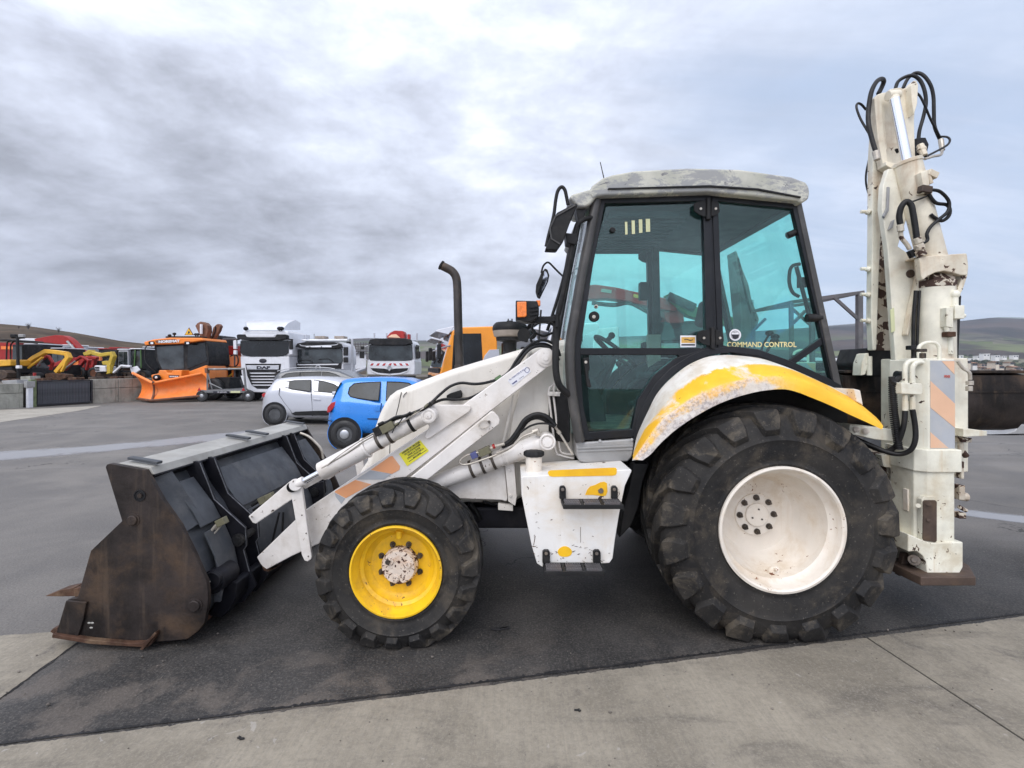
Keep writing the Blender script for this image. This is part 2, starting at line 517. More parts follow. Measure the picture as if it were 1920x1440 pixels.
def fender_material():
    m = pm('fender_paint', (.8, .76, .7), .5, bump=.06, bs=14)
    t = m.node_tree; b = t.nodes['Principled BSDF']
    v = nd(t, 'ShaderNodeTexCoord').outputs['Object']
    at = nd(t, 'ShaderNodeAttribute', attribute_name='wear_and_sheen').outputs['Fac']
    sp = nd(t, 'ShaderNodeSeparateXYZ'); lk(t, v, sp.inputs[0])
    white = mixc(t, mrange(t, noise(t, v, 6, 7, .65), .35, .65), (.64, .57, .48), (.80, .77, .72))
    yel = mixc(t, mrange(t, noise(t, v, 8), .3, .7), (.86, .44, .02), (.90, .52, .03))
    n = mth(t, 'ADD', mth(t, 'MULTIPLY', noise(t, v, 2.2, 9, .70, .6), 1.7), -.36)
    # the yellow coat shows on the shoulder of the fender, more towards the rear
    band = mth(t, 'MULTIPLY', mrange(t, at, .36, .52), mrange(t, at, .95, .78))
    rear = mrange(t, sp.outputs[0], 1.05, 1.45)
    k = mth(t, 'ADD', mth(t, 'MULTIPLY', band, .30), mth(t, 'MULTIPLY', mth(t, 'MULTIPLY', rear, mrange(t, at, .44, .52)), .40))
    k = mth(t, 'ADD', n, k)
    c = mixc(t, mrange(t, k, .54, .74), white, yel)
    lip = mth(t, 'MULTIPLY', mrange(t, at, .72, .77), mth(t, 'SUBTRACT', 1., rear))
    scr = mixc(t, mrange(t, noise(t, v, 60, 6, .7), .44, .60), (.58, .53, .51), (.30, .26, .26))
    lipm = mth(t, 'MULTIPLY', lip, mrange(t, noise(t, v, 9, 8, .72, .4), .30, .62))
    c = mixc(t, mth(t, 'MULTIPLY', lipm, .9), c, scr)
    c = mixc(t, mth(t, 'MULTIPLY', mrange(t, noise(t, v, 30, 4, .5, .8), .70, .72), .8), c, (.07, .05, .04))
    lk(t, c, b.inputs['Base Color'])
fender_material()

def tyre_material(name, mud, amount):
    m = pm(name, (.024, .023, .023), .70, var=.3, bump=.25, bs=45, spec=.25)
    t = m.node_tree; b = t.nodes['Principled BSDF']
    v = nd(t, 'ShaderNodeTexCoord').outputs['Object']
    c = mixc(t, mrange(t, noise(t, v, 3, 6, .6), .3, .7), (.012, .012, .013), (.036, .033, .030))
    c = mixc(t, mth(t, 'MULTIPLY', mrange(t, noise(t, v, 5, 9, .7, .5), .48, .66), amount), c, mud)
    c = mixc(t, mth(t, 'MULTIPLY', mrange(t, noise(t, v, 55, 3, .7), .62, .66), .35), c, (.16, .14, .12))
    lk(t, c, b.inputs['Base Color'])
tyre_material('tyre_rubber', (.090, .074, .055), .5)
tyre_material('lug_rubber', (.135, .112, .082), .62)
tyre_material('car_tyre', (.05, .05, .05), .3)

def glass_material(name, tint, rough=.02, film=(.0, .0, .0), filmf=0.):
    m = bpy.data.materials.new(name); m.use_nodes = True
    t = m.node_tree; t.nodes.clear()
    out = nd(t, 'ShaderNodeOutputMaterial')
    tr = nd(t, 'ShaderNodeBsdfTransparent'); tr.inputs[0].default_value = (*tint, 1)
    gl = nd(t, 'ShaderNodeBsdfGlossy'); gl.inputs['Roughness'].default_value = rough
    fr = nd(t, 'ShaderNodeFresnel'); ge = nd(t, 'ShaderNodeNewGeometry')
    lk(t, mth(t, 'SUBTRACT', 1.5, mth(t, 'MULTIPLY', ge.outputs['Backfacing'], 1.5-1/1.5)), fr.inputs['IOR'])
    mx = nd(t, 'ShaderNodeMixShader')
    lk(t, fr.outputs[0], mx.inputs[0]); lk(t, tr.outputs[0], mx.inputs[1]); lk(t, gl.outputs[0], mx.inputs[2])
    if filmf:                                       # thin diffuse film with upright streaks over the pane
        df = nd(t, 'ShaderNodeBsdfDiffuse'); df.inputs[0].default_value = (*film, 1)
        v = nd(t, 'ShaderNodeTexCoord').outputs['Object']
        mp = nd(t, 'ShaderNodeMapping'); mp.inputs['Scale'].default_value = (16, 16, 1.2); lk(t, v, mp.inputs['Vector'])
        k = mth(t, 'ADD', mrange(t, noise(t, mp.outputs[0], 1.0, 4, .6), .35, .75, filmf*.5, filmf*1.5), mrange(t, noise(t, v, 3, 5), .4, .8, 0, filmf))
        m2 = nd(t, 'ShaderNodeMixShader')
        lk(t, k, m2.inputs[0]); lk(t, mx.outputs[0], m2.inputs[1]); lk(t, df.outputs[0], m2.inputs[2])
        lk(t, m2.outputs[0], out.inputs[0])
    else:
        lk(t, mx.outputs[0], out.inputs[0])
    MAT[name] = m
glass_material('cab_glass', (.765, .985, .955), film=(.26, .38, .40), filmf=.014)
glass_material('windscreen_glass', (.93, .98, .97), film=(.6, .62, .66), filmf=.16)
pm('dark_glass', (.008, .010, .012), .08, var=.4, vs=1.5, spec=.35)
pm('grey_glass', (.035, .045, .050), .10, var=.5, vs=1.2, spec=.5)
pm('car_rubber', (.018, .018, .019), .6, var=.2)
pm('mirror_glass', (.55, .57, .62), .06, metal=1, var=.05)
pm('car_silver', (.50, .51, .55), .34, metal=.3, var=.01, coat=.6)
pm('car_blue', (.012, .215, .70), .30, metal=.1, var=.02, coat=.8)
pm('car_grey', (.10, .105, .115), .3, metal=.3, var=.05, coat=.6)
pm('truck_white', (.66, .67, .71), .35, var=.03, coat=.3, dirt=((.42, .41, .40), .35, 1.4), streak=((.4, .38, .36), .2))
pm('truck_silver', (.50, .51, .55), .35, metal=.3, var=.04, coat=.3)
pm('truck_orange', (.86, .30, .012), .36, var=.04, coat=.4, dirt=((.6, .22, .02), .3, 2))
pm('plough_orange', (.88, .22, .035), .5, var=.06, dirt=((.80, .32, .12), .6, 1.2), streak=((.6, .2, .06), .3))
pm('cab_orange', (.85, .24, .03), .4, var=.05, dirt=((.6, .2, .06), .4, 2))
pm('machine_red', (.34, .024, .022), .5, spec=.3, var=.1, dirt=((.25, .03, .02), .4, 2))
pm('machine_yellow', (.78, .42, .035), .45, var=.08, dirt=((.5, .26, .04), .4, 2))
pm('machine_lime', (.56, .40, .05), .5, var=.1, dirt=((.3, .24, .05), .4, 2))
pm('machine_green', (.05, .12, .03), .5, var=.1)
pm('machine_brown', (.16, .065, .035), .6, var=.2, dirt=((.30, .14, .08), .5, 3), bump=.2)
pm('machine_black', (.011, .011, .013), .6, spec=.3, var=.3, dirt=((.06, .055, .05), .5, 3))
pm('galvanised', (.22, .225, .23), .45, metal=.5, var=.15)
pm('frame_grey', (.12, .115, .12), .5, var=.2, dirt=((.1, .06, .05), .4, 8))
pm('wheel_steel', (.060, .062, .066), .5, var=.3)
pm('hubcap', (.45, .46, .48), .35, metal=.6, var=.1)
pm('gate_slat', (.085, .09, .105), .5, var=.2)
pm('gate_dark', (.020, .022, .028), .5, var=.2)
pm('post_green', (.16, .20, .10), .7, var=.2, bump=.2)
pm('post_white', (.66, .68, .74), .5, var=.08, dirt=((.4, .4, .38), .4, 4))
pm('sign_yellow', (.80, .48, .02), .4, var=.04)
pm('wall_concrete', (.36, .355, .31), .85, var=.16, vs=1.2, dirt=((.10, .10, .085), .6, 1.1), streak=((.09, .09, .075), .6), bump=.25, bs=20)
pm('house_wall', (.62, .55, .46), .8, var=.12)
pm('house_white', (.72, .71, .70), .8, var=.08)
pm('house_roof', (.30, .16, .10), .8, var=.2)
pm('house_window', (.08, .09, .11), .3, var=.1)
# ---------------------------------------------------------------- ground materials
def asphalt(name):
    m = bpy.data.materials.new(name); m.use_nodes = True
    t = m.node_tree; b = t.nodes['Principled BSDF']
    v = nd(t, 'ShaderNodeTexCoord').outputs['Object']
    sp = nd(t, 'ShaderNodeSeparateXYZ'); lk(t, v, sp.inputs[0])
    n = noise(t, v, .8, 8, .62, .4)
    worn = mixc(t, mrange(t, n, .32, .68), (.115, .107, .099), (.190, .176, .160))
    worn = mixc(t, mth(t, 'MULTIPLY', mrange(t, noise(t, v, .22, 5, .6, .5), .45, .62), .55), worn, (.118, .110, .100))
    st = nd(t, 'ShaderNodeMapping'); st.inputs['Rotation'].default_value = (0, 0, R(12)); st.inputs['Scale'].default_value = (.12, 1.3, 1); lk(t, v, st.inputs['Vector'])
    worn = mixc(t, mth(t, 'MULTIPLY', mrange(t, noise(t, st.outputs[0], 1.1, 6, .6), .55, .72), .3), worn, (.27, .26, .255))
    fresh_shaded = mixc(t, mrange(t, noise(t, v, 1.4, 9, .68, .3), .38, .64), (.016, .0155, .0155), (.044, .041, .039))
    # newer strip along the concrete, its colour darkened further as shade under the loader
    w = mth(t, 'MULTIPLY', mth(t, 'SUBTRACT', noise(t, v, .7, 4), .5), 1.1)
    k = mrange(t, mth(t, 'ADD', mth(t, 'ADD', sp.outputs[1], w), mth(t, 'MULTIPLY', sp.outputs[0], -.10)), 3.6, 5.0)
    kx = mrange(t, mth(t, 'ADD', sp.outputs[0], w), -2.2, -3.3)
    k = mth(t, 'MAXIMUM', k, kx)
    c = mixc(t, k, fresh_shaded, worn)
    fine = noise(t, v, 70, 5, .85)
    c = mixc(t, mrange(t, noise(t, v, 26, 6, .8), .40, .66, 0, .40), c, mixc(t, .25, c, (.20, .17, .145)))
    c = mixc(t, mrange(t, fine, .50, .62, 0, .75), c, mixc(t, .38, c, (.27, .25, .225)))
    c = mixc(t, mrange(t, fine, .48, .34, 0, .55), c, (.02, .02, .02))
    vo = nd(t, 'ShaderNodeTexVoronoi'); vo.inputs['Scale'].default_value = 60; lk(t, v, vo.inputs['Vector'])
    c = mixc(t, mth(t, 'MULTIPLY', mrange(t, vo.outputs['Distance'], .22, .05), .35), c, (.24, .225, .21))
    ce = nd(t, 'ShaderNodeTexVoronoi'); ce.feature = 'DISTANCE_TO_EDGE'; ce.inputs['Scale'].default_value = .38
    wv = nd(t, 'ShaderNodeVectorMath', operation='ADD'); lk(t, v, wv.inputs[0])
    nw = nd(t, 'ShaderNodeTexNoise'); nw.inputs['Scale'].default_value = 2.5; nw.inputs['Detail'].default_value = 6; lk(t, v, nw.inputs['Vector'])
    lk(t, nw.outputs['Color'], wv.inputs[1]); lk(t, wv.outputs[0], ce.inputs['Vector'])
    ck = mth(t, 'MULTIPLY', mrange(t, ce.outputs['Distance'], .006, .002), mrange(t, noise(t, v, .35, 3), .50, .56))
    c = mixc(t, mth(t, 'MULTIPLY', ck, .8), c, (.02, .019, .018))
    # oil and damp blotches
    bl = noise(t, v, 1.1, 6, .7, 1.2)
    c = mixc(t, mth(t, 'MULTIPLY', mrange(t, bl, .60, .72), .55), c, (.026, .025, .026))
    # dusty tread prints near the slab
    tn = noise(t, v, 2.6, 7, .66, .2)
    near = mrange(t, sp.outputs[1], 3.3, 2.5)
    c = mixc(t, mth(t, 'MULTIPLY', mth(t, 'MULTIPLY', mrange(t, tn, .48, .62), near), .42), c, (.18, .15, .125))
    lk(t, c, b.inputs['Base Color'])
    lk(t, mrange(t, n, .3, .7, .62, .80), b.inputs['Roughness'])
    b.inputs['Specular IOR Level'].default_value = .45
    bn = nd(t, 'ShaderNodeBump'); bn.inputs['Distance'].default_value = .004; bn.inputs['Strength'].default_value = .65
    lk(t, mth(t, 'ADD', fine, mth(t, 'MULTIPLY', vo.outputs['Distance'], -.8)), bn.inputs['Height']); lk(t, bn.outputs[0], b.inputs['Normal'])
    MAT[name] = m
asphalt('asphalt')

def concrete(name, lo, hi):
    m = bpy.data.materials.new(name); m.use_nodes = True
    t = m.node_tree; b = t.nodes['Principled BSDF']
    v = nd(t, 'ShaderNodeTexCoord').outputs['Object']
    c = mixc(t, mrange(t, noise(t, v, 1.3, 9, .66, .3), .30, .70), lo, hi)
    br = nd(t, 'ShaderNodeMapping'); br.inputs['Rotation'].default_value = (0, 0, R(-2)); br.inputs['Scale'].default_value = (60, 2.2, 1); lk(t, v, br.inputs['Vector'])
    c = mixc(t, mrange(t, noise(t, br.outputs[0], 1.0, 6, .7), .42, .62, 0, .20), c, (.13, .12, .105))
    tr = nd(t, 'ShaderNodeMapping'); tr.inputs['Rotation'].default_value = (0, 0, R(20)); tr.inputs['Scale'].default_value = (.7, 2.6, 1); lk(t, v, tr.inputs['Vector'])
    c = mixc(t, mrange(t, noise(t, tr.outputs[0], 1.5, 8, .7, .5), .50, .70, 0, .62), c, (.085, .076, .066))
    c = mixc(t, mrange(t, noise(t, v, 30, 7, .8), .42, .64, 0, .55), c, mixc(t, .5, c, (.10, .09, .075)))
    c = mixc(t, mrange(t, noise(t, v, 2.3, 9, .72, .7), .55, .74, 0, .80), c, (.075, .066, .06))
    c = mixc(t, mrange(t, noise(t, v, 24, 5, .75, .4), .69, .74, 0, .75), c, (.055, .048, .045))
    c = mixc(t, mrange(t, noise(t, v, 6.5, 5, .6, 2.5), .67, .70, 0, .35), c, (.48, .46, .44))
    fine = noise(t, v, 75, 6, .85)
    c = mixc(t, mrange(t, fine, .48, .62, 0, .5), c, (.34, .305, .25))
    c = mixc(t, mrange(t, noise(t, v, 70, 4, .75), .56, .70, 0, .35), c, (.11, .10, .09))
    lk(t, c, b.inputs['Base Color'])
    b.inputs['Roughness'].default_value = .85
    bn = nd(t, 'ShaderNodeBump'); bn.inputs['Distance'].default_value = .003; bn.inputs['Strength'].default_value = .6
    lk(t, mth(t, 'ADD', fine, mth(t, 'MULTIPLY', noise(t, v, 12, 6), .8)), bn.inputs['Height']); lk(t, bn.outputs[0], b.inputs['Normal'])
    MAT[name] = m
concrete('slab_concrete', (.185, .162, .125), (.345, .305, .240))
concrete('slab_pale', (.34, .31, .26), (.44, .41, .35))
pm('tar_edge', (.020, .019, .020), .7, var=.4, bump=1.0, bs=120)
pm('pebble', (.16, .14, .12), .8, var=.4)

def sheen_material():  # pale colour painted to stand for reflections on smooth asphalt
    m = bpy.data.materials.new('painted_sheen'); m.use_nodes = True
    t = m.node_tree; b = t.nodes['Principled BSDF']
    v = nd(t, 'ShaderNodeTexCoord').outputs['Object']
    at = nd(t, 'ShaderNodeAttribute', attribute_name='wear_and_sheen').outputs['Fac']
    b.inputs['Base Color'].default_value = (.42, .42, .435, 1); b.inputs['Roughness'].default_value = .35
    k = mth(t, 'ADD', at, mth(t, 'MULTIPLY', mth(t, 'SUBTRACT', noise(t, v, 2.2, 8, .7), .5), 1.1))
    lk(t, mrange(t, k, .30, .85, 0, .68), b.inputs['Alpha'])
    MAT['painted_sheen'] = m
sheen_material()

def hill_material(name, kind):
    m = bpy.data.materials.new(name); m.use_nodes = True
    t = m.node_tree; b = t.nodes['Principled BSDF']
    v = nd(t, 'ShaderNodeTexCoord').outputs['Object']
    if kind == 'near':
        c = mixc(t, mrange(t, noise(t, v, .05, 8, .7), .35, .65), (.055, .040, .028), (.120, .088, .060))
        c = mixc(t, mrange(t, noise(t, v, .35, 8, .75), .50, .62, 0, .7), c, (.045, .038, .030))
    else:
        sp = nd(t, 'ShaderNodeSeparateXYZ'); lk(t, v, sp.inputs[0])
        s = nd(t, 'ShaderNodeMapping'); s.inputs['Scale'].default_value = (1, .45, 2.5); lk(t, v, s.inputs['Vector'])
        q = s.outputs[0]
        wood = mixc(t, mrange(t, noise(t, q, .006, 8, .7), .38, .62), (.034, .036, .036), (.092, .072, .064))
        wood = mixc(t, mrange(t, noise(t, q, .03, 6, .8), .45, .65, 0, .5), wood, (.05, .05, .055))
        vo = nd(t, 'ShaderNodeTexVoronoi'); vo.inputs['Scale'].default_value = .011; lk(t, q, vo.inputs['Vector'])
        fs = nd(t, 'ShaderNodeSeparateXYZ'); lk(t, vo.outputs['Color'], fs.inputs[0])
        fld = mixc(t, fs.outputs[0], (.11, .14, .055), (.16, .17, .10))
        fld = mixc(t, mrange(t, fs.outputs[1], .6, .7, 0, .7), fld, (.19, .17, .14))
        low = mrange(t, sp.outputs[2], 95, 45)
        mk = mth(t, 'MULTIPLY', mrange(t, noise(t, q, .0045, 6, .6, .6), .42, .52), low)
        c = mixc(t, mk, wood, fld)
        top = mth(t, 'MULTIPLY', mrange(t, sp.outputs[2], 120, 150), mrange(t, noise(t, q, .004, 4), .45, .55))
        c = mixc(t, mth(t, 'MULTIPLY', top, .8), c, (.26, .30, .30))
    lk(t, c, b.inputs['Base Color'])
    b.inputs['Roughness'].default_value = 1; b.inputs['Specular IOR Level'].default_value = .1
    MAT[name] = m
hill_material('hill_scrub', 'near'); hill_material('hill_far', 'far')
pm('meadow', (.13, .125, .075), .95, var=.3, vs=.05, spec=.1)
pm('yard_dirt', (.17, .15, .125), .95, var=.3, vs=.6, spec=.15)

# ---------------------------------------------------------------- haze (the valley fades to blue)
def haze():
    m = bpy.data.materials.new('haze'); m.use_nodes = True
    t = m.node_tree; t.nodes.clear()
    out = nd(t, 'ShaderNodeOutputMaterial'); pv = nd(t, 'ShaderNodeVolumePrincipled')
    pv.inputs['Color'].default_value = (.72, .80, .92, 1); pv.inputs['Density'].default_value = HAZE_DENSITY
    lk(t, pv.outputs[0], out.inputs['Volume'])
    MAT['haze'] = m
    o = M().bb(-2650, 2650, -75, 2650, -2.5, 250).obj('haze', 'haze')
    tagp(o, 'thin bluish air between the yard and the hills', 'haze', kind='stuff')

# ---------------------------------------------------------------- ground, yard, slabs
def struct(o):
    o['kind'] = 'structure'; return o
struct(M().add([(-2600, -60, -1.2), (2600, -60, -1.2), (2600, 2600, -1.2), (-2600, 2600, -1.2)], [(0, 1, 2, 3)]).obj('ground', 'meadow', recalc=False))
def gridsheet(x0, x1, y0, y1, z, n):
    rows = [[Vector((x0+(x1-x0)*i/n, y0+(y1-y0)*j/n, z)) for i in range(n+1)] for j in range(n+1)]
    return M().grid(rows)
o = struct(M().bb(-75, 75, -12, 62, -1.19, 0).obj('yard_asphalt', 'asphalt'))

rnd = random.Random(3)
def jag(a, b, n, amp):
    a = Vector(a); b = Vector(b); d = (b-a); nn = Vector((-d.y, d.x, 0)).normalized()
    out = []; w = 0
    for i in range(n+1):
        w = w*.72 + rnd.uniform(-amp, amp)
        out.append(a+d*(i/n)+nn*w)
    return out
eA = gp(0, 1395); eB = gp(1920, 1150)
ed = (eB-eA).normalized()
jt = gp(1625, 1197); jt2 = gp(1920, 1390)
jd = (jt2-jt).normalized()
start = eA-ed*5.5; end = eB+ed*6
nl = Vector((ed.y, -ed.x, 0))
def slab(name, e0, e1, back0, back1, n):
    edge = [p+nl*max(0, rnd.gauss(-.002, .004)) for p in jag(e0, e1, n*2, .0025)]
    bb = [e1+back1, e0+back0]
    m = M().prismz([(p.x, p.y) for p in edge+bb], -.10, .006)
    return struct(m.obj(name, 'slab_concrete'))
g = ed*.007
slab('concrete_slab', start, jt-g, nl*7, jd*8, 420)
slab('concrete_slab', jt+g, end, jd*8, nl*7+ed*2, 240)
# ragged tar line where asphalt meets concrete
e = [p-nl*max(0, rnd.gauss(.004, .008)) for p in jag(start-nl*.004, end-nl*.004, 1400, .0035)]; e2 = jag(start+nl*.008, end+nl*.008, 1400, .001)
rows = [[Vector((p.x, p.y, .0035)) for p in e], [Vector((p.x, p.y, .0040)) for p in e2]]
struct(M().grid(rows).obj('tar_joint', 'tar_edge', recalc=False))
j = [jt-jd*.02+ed*-.006, jt+jd*8-ed*.006, jt+jd*8+ed*.006, jt-jd*.02+ed*.006]
struct(M().add([Vector((p.x, p.y, .0015)) for p in j], [(0, 1, 2, 3)]).obj('slab_joint', 'tar_edge', recalc=False))
# slab at the left edge
a = [gp(-900, 1212), gp(0, 1193), gp(105, 1186), gp(147, 1203), gp(0, 1310), gp(-500, 1700)]
pl = jag(a[0], a[1], 60, .003)+jag(a[1], a[2], 30, .003)+jag(a[2], a[3], 20, .002)+jag(a[3], a[4], 40, .003)+[a[4]]
sl2 = [(p.x, p.y) for p in pl] + [(a[4].x-.35, a[4].y-.45), (a[4].x-4, a[4].y-.45)]
struct(M().prismz(sl2, -.1, .005).obj('concrete_slab', 'slab_concrete'))
rows = [[Vector((p.x, p.y, .002)) for p in jag(a[2]+Vector((0, .03, 0)), a[4]+Vector((.05, .02, 0)), 90, .004)],
        [Vector((p.x, p.y, .0025)) for p in jag(a[2]+Vector((.06, -.02, 0)), a[4]+Vector((-.03, -.03, 0)), 90, .003)]]
a3 = [a[3]+Vector((.012, .01, 0)), a[4]+Vector((.012, -.012, 0)), a[4]+Vector((-.03, .02, 0)), a[3]+Vector((-.03, .02, 0))]
l1 = jag(a3[0], a3[1], 80, .005); l2 = jag(a3[3], a3[2], 80, .001)
struct(M().grid([[Vector((p.x, p.y, .003)) for p in l1], [Vector((p.x, p.y, .0035)) for p in l2]]).obj('tar_joint', 'tar_edge', recalc=False))

def sheen_sheet(name, pts, wid):  # flat sheet carrying the painted reflection, fading out at its edges
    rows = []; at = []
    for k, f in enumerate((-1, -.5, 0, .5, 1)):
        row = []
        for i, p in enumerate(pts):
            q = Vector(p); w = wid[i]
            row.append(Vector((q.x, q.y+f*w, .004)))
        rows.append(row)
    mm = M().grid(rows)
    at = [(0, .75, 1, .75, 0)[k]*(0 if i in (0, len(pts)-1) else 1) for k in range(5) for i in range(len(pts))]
    struct(mm.obj(name, 'painted_sheen', attr=at, recalc=False))
def gpl(pts): return [gp(*p) for p in pts]
sheen_sheet('painted_sheen', gpl([(-250, 862), (-60, 858), (80, 850), (220, 838), (340, 826), (440, 816), (540, 806), (600, 800)]), (.5, 1.1, 1.1, 1.2, 1.5, 1.7, 1.4, .5))
0 and sheen_sheet('painted_sheen', gpl([(-200, 818), (-40, 817), (80, 814), (200, 806), (280, 801), (340, 798)]), (.3, .9, .9, 1., .7, .2))
sheen_sheet('painted_sheen', gpl([(1740, 955), (1790, 960), (1850, 966), (1920, 975), (2050, 992), (2250, 1010)]), (.15, .3, .33, .36, .4, .2))
# pale concrete apron before the gate
ap = gpl([(-500, 776), (-40, 769.5), (60, 767), (190, 761), (150, 770), (0, 792), (-500, 850)])
struct(M().prismz([(p.x, p.y) for p in ap], -.05, .006).obj('concrete_apron', 'slab_pale'))

# loose grit
mm = M()
for i in range(420):
    x = rnd.uniform(-3, 4.5); y = rnd.uniform(1.9, 4.6) if i % 3 else rnd.uniform(2.2, 3.2)
    s = rnd.uniform(.0015, .005)*(1 if i % 12 else 2.2)
    mm.sph((x, y, .006+s*.5), (s, s*rnd.uniform(.6, 1), s*.6), 5, 4)
tagp(mm.obj('grit', 'pebble', sm=60), 'small grit scattered over the concrete and asphalt', 'grit', kind='stuff')
def debris(px, py, s, name, label):
    p = gp(px, py); m = M()
    for k in range(4):
        m.box((p.x+rnd.uniform(-s, s)*.6, p.y+rnd.uniform(-s, s)*.3, .011), (s*rnd.uniform(.5, 1.1), s*.25, .008), rnd.uniform(-.5, .5))
    tagp(m.obj(name, 'tar_edge', bev=.002), label, 'debris')
debris(940, 1183, .07, 'asphalt_crumb', 'dark crumb of dirt on the asphalt right of the front wheel')
debris(452, 1388, .02, 'dirt_clod', 'small dark clod on the concrete slab at lower left')
debris(1085, 1336, .02, 'dirt_clod', 'small dark clod on the concrete slab below the fuel tank')

# ---------------------------------------------------------------- hills
def sky_near(x):
    pts = [(-400, 596), (0, 607), (60, 612), (130, 622), (230, 640), (330, 650), (450, 662), (560, 676), (640, 690)]
    for (a, b), (c, d) in zip(pts, pts[1:]):
        if x <= c: return b+(d-b)*(x-a)/(c-a)
    return 690
def sky_far(x):
    pts = [(-900, 640), (300, 648), (560, 642), (640, 636), (700, 634), (760, 638), (900, 640), (1100, 634), (1400, 622), (1540, 612), (1600, 606), (1690, 604), (1790, 603),
           (1840, 598), (1880, 595), (1940, 597), (2100, 590), (2600, 600), (3200, 640)]
    for (a, b), (c, d) in zip(pts, pts[1:]):
        if x <= c: return b+(d-b)*(x-a)/(c-a)
    return 640
hn = random.Random(5)
from mathutils import noise as mn
def terrain(name, mat, xs, R0, R1, skyf, steps, z0, prof, amp):
    rows = []
    for j in range(steps+3):
        t = min(1, j/steps)
        row = []
        for x in xs:
            Y = R0+(R1-R0)*t
            zt = 1.7+(HZ-skyf(x))/F*R1
            z = z0+(zt-z0)*prof(t)
            X = (x-CX)/F*Y
            z += mn.fractal(Vector((X*.7/amp[1], Y*.7/amp[1], 3)), .9, 2.1, 5)*amp[0]*math.sin(math.pi*min(1, t*.93+.02))
            if j > steps: Y += (j-steps)*R1*.12; z -= (j-steps)*zt*.35; X = (x-CX)/F*Y
            row.append(Vector((X, Y, z)))
        rows.append(row)
    return struct(M().grid(rows).obj(name, mat, sm=80, recalc=False))
terrain('left_hill', 'hill_scrub', list(range(-420, 700, 14)), 75, 190, sky_near, 26, .2, lambda t: t**1.1, (1.2, 25))
terrain('far_hills', 'hill_far', list(range(-900, 3000, 22)), 230, 1500, sky_far, 60, -1.3,
        lambda t: .02*t + .10*min(1, t/.35)**2 + .88*max(0, (t-.25)/.75)**1.45, (16, 160))

# bare trees on the left hill skyline, and tree masses down in the valley
pm('bare_twigs', (.10, .085, .075), .95, var=.3)
def bare_tree(x, ytop, ybase, Y, label, n=60):
    b = P(x, ybase, Y); h = (ybase-ytop)*Y/F
    t = thing('bare_tree', label, 'tree', b, 'bare trees on the left hill')
    M().cyl(b, b+Vector((0, 0, h*.55)), h*.03, h*.015, 6).obj('trunk', 'bare_twigs', t)
    m = M()
    for i in range(n):
        s = b+Vector((0, 0, h*rnd.uniform(.2, .6))); a = rnd.uniform(0, 6.28); q = rnd.uniform(.2, .45)*h
        m.cyl(s, s+Vector((math.cos(a)*q*.7, math.sin(a)*q*.7, q)), h*.009, h*.003, 3)
    m.obj('crown', 'bare_twigs', t)
bare_tree(53, 604, 621, 172, 'tallest bare tree standing on the crest of the left hill', 90)
bare_tree(35, 610, 618, 172, 'small round bare tree left of the tall one on the crest')
bare_tree(110, 612, 628, 175, 'thin bare tree on the slope above the red boom')
bare_tree(163, 628, 638, 178, 'low bare tree on the slope right of the red boom')

# town in the valley
HP = [(.62, .55, .46)]
def house(x, y, w, h, Y, wall, roofm, label, flat=False):
    b = P(x, y, Y); k = Y/F; W_ = w*k; H_ = h*k; D_ = max(W_*.6, 5)
    z0 = b.z-H_-4
    t = thing('valley_house' if not flat else 'valley_warehouse', label, 'house' if not flat else 'warehouse', (b.x, Y, z0), 'buildings in the valley')
    top = b.z if flat else b.z-H_*.35
    M().bb(b.x-W_/2, b.x+W_/2, Y, Y+D_, z0, top-.02).obj('wall', wall, t)
    if flat:
        M().bb(b.x-W_/2-.3, b.x+W_/2+.3, Y-.3, Y+D_, top, top+.5).obj('roof', 'house_white', t)
    else:
        M().prismx([(Y-.5, top), (Y+D_/2, b.z), (Y+D_+.5, top)], b.x-W_/2-.5, b.x+W_/2+.5).obj('roof', roofm, t)
    nwin = 2 if W_ < 16 else 4
    for i in range(nwin):
        fx = (i+.5)/nwin
        M().bb(b.x-W_/2+W_*fx-.7, b.x-W_/2+W_*fx+.7, Y-.06, Y+.02, top-H_*.5-.6, top-H_*.5+.9).obj('window', 'house_window', t)
hr = random.Random(11)
wlab = {1800: 'long white warehouse nearest the digging arm, upper row of the valley', 1818: 'wide low white warehouse just below the upper row, second from the digging arm', 1837: 'white warehouse in the middle of the valley warehouses', 1850: 'white warehouse standing highest of the valley warehouses',
  1808: 'short white warehouse in the lower row nearest the digging arm', 1825: 'short white warehouse in the lower row, right of its neighbour', 1870: 'low pale building directly right of the warehouses', 1884: 'low pale building midway between the warehouses and the right edge', 1905: 'low pale building nearest the right edge'}
for x, y, w, h, wl in [(1800, 667, 13, 5, 0), (1818, 672, 18, 4, 0), (1837, 668, 10, 4, 0), (1850, 664, 12, 5, 0), (1808, 676, 10, 4, 0), (1825, 676, 12, 3, 0), (1870, 667, 8, 3, 1), (1884, 668, 8, 3, 1), (1905, 667, 9, 3, 1)]:
    house(x, y, w, h, 520+hr.uniform(-8, 30), 'house_white', 'house_roof', wlab[x], True)
for i in range(34):
    x = hr.uniform(1796, 1925); y = hr.uniform(683, 696) if i % 2 else hr.uniform(676, 692)
    if x > 1855: y += 1
    house(x, y, hr.uniform(5, 10), hr.uniform(3.5, 5.5), hr.uniform(265, 310), hr.choice(['house_wall', 'house_white', 'house_wall']), 'house_roof', 'small pale house with a clay roof in the valley town')
for i in range(7):
    house(hr.uniform(1585, 1620), hr.uniform(664, 672), hr.uniform(3, 6), 2.5, hr.uniform(430, 520), 'house_wall', 'house_roof', 'small pale house in the valley between the cab and the digging arm')
m = M()
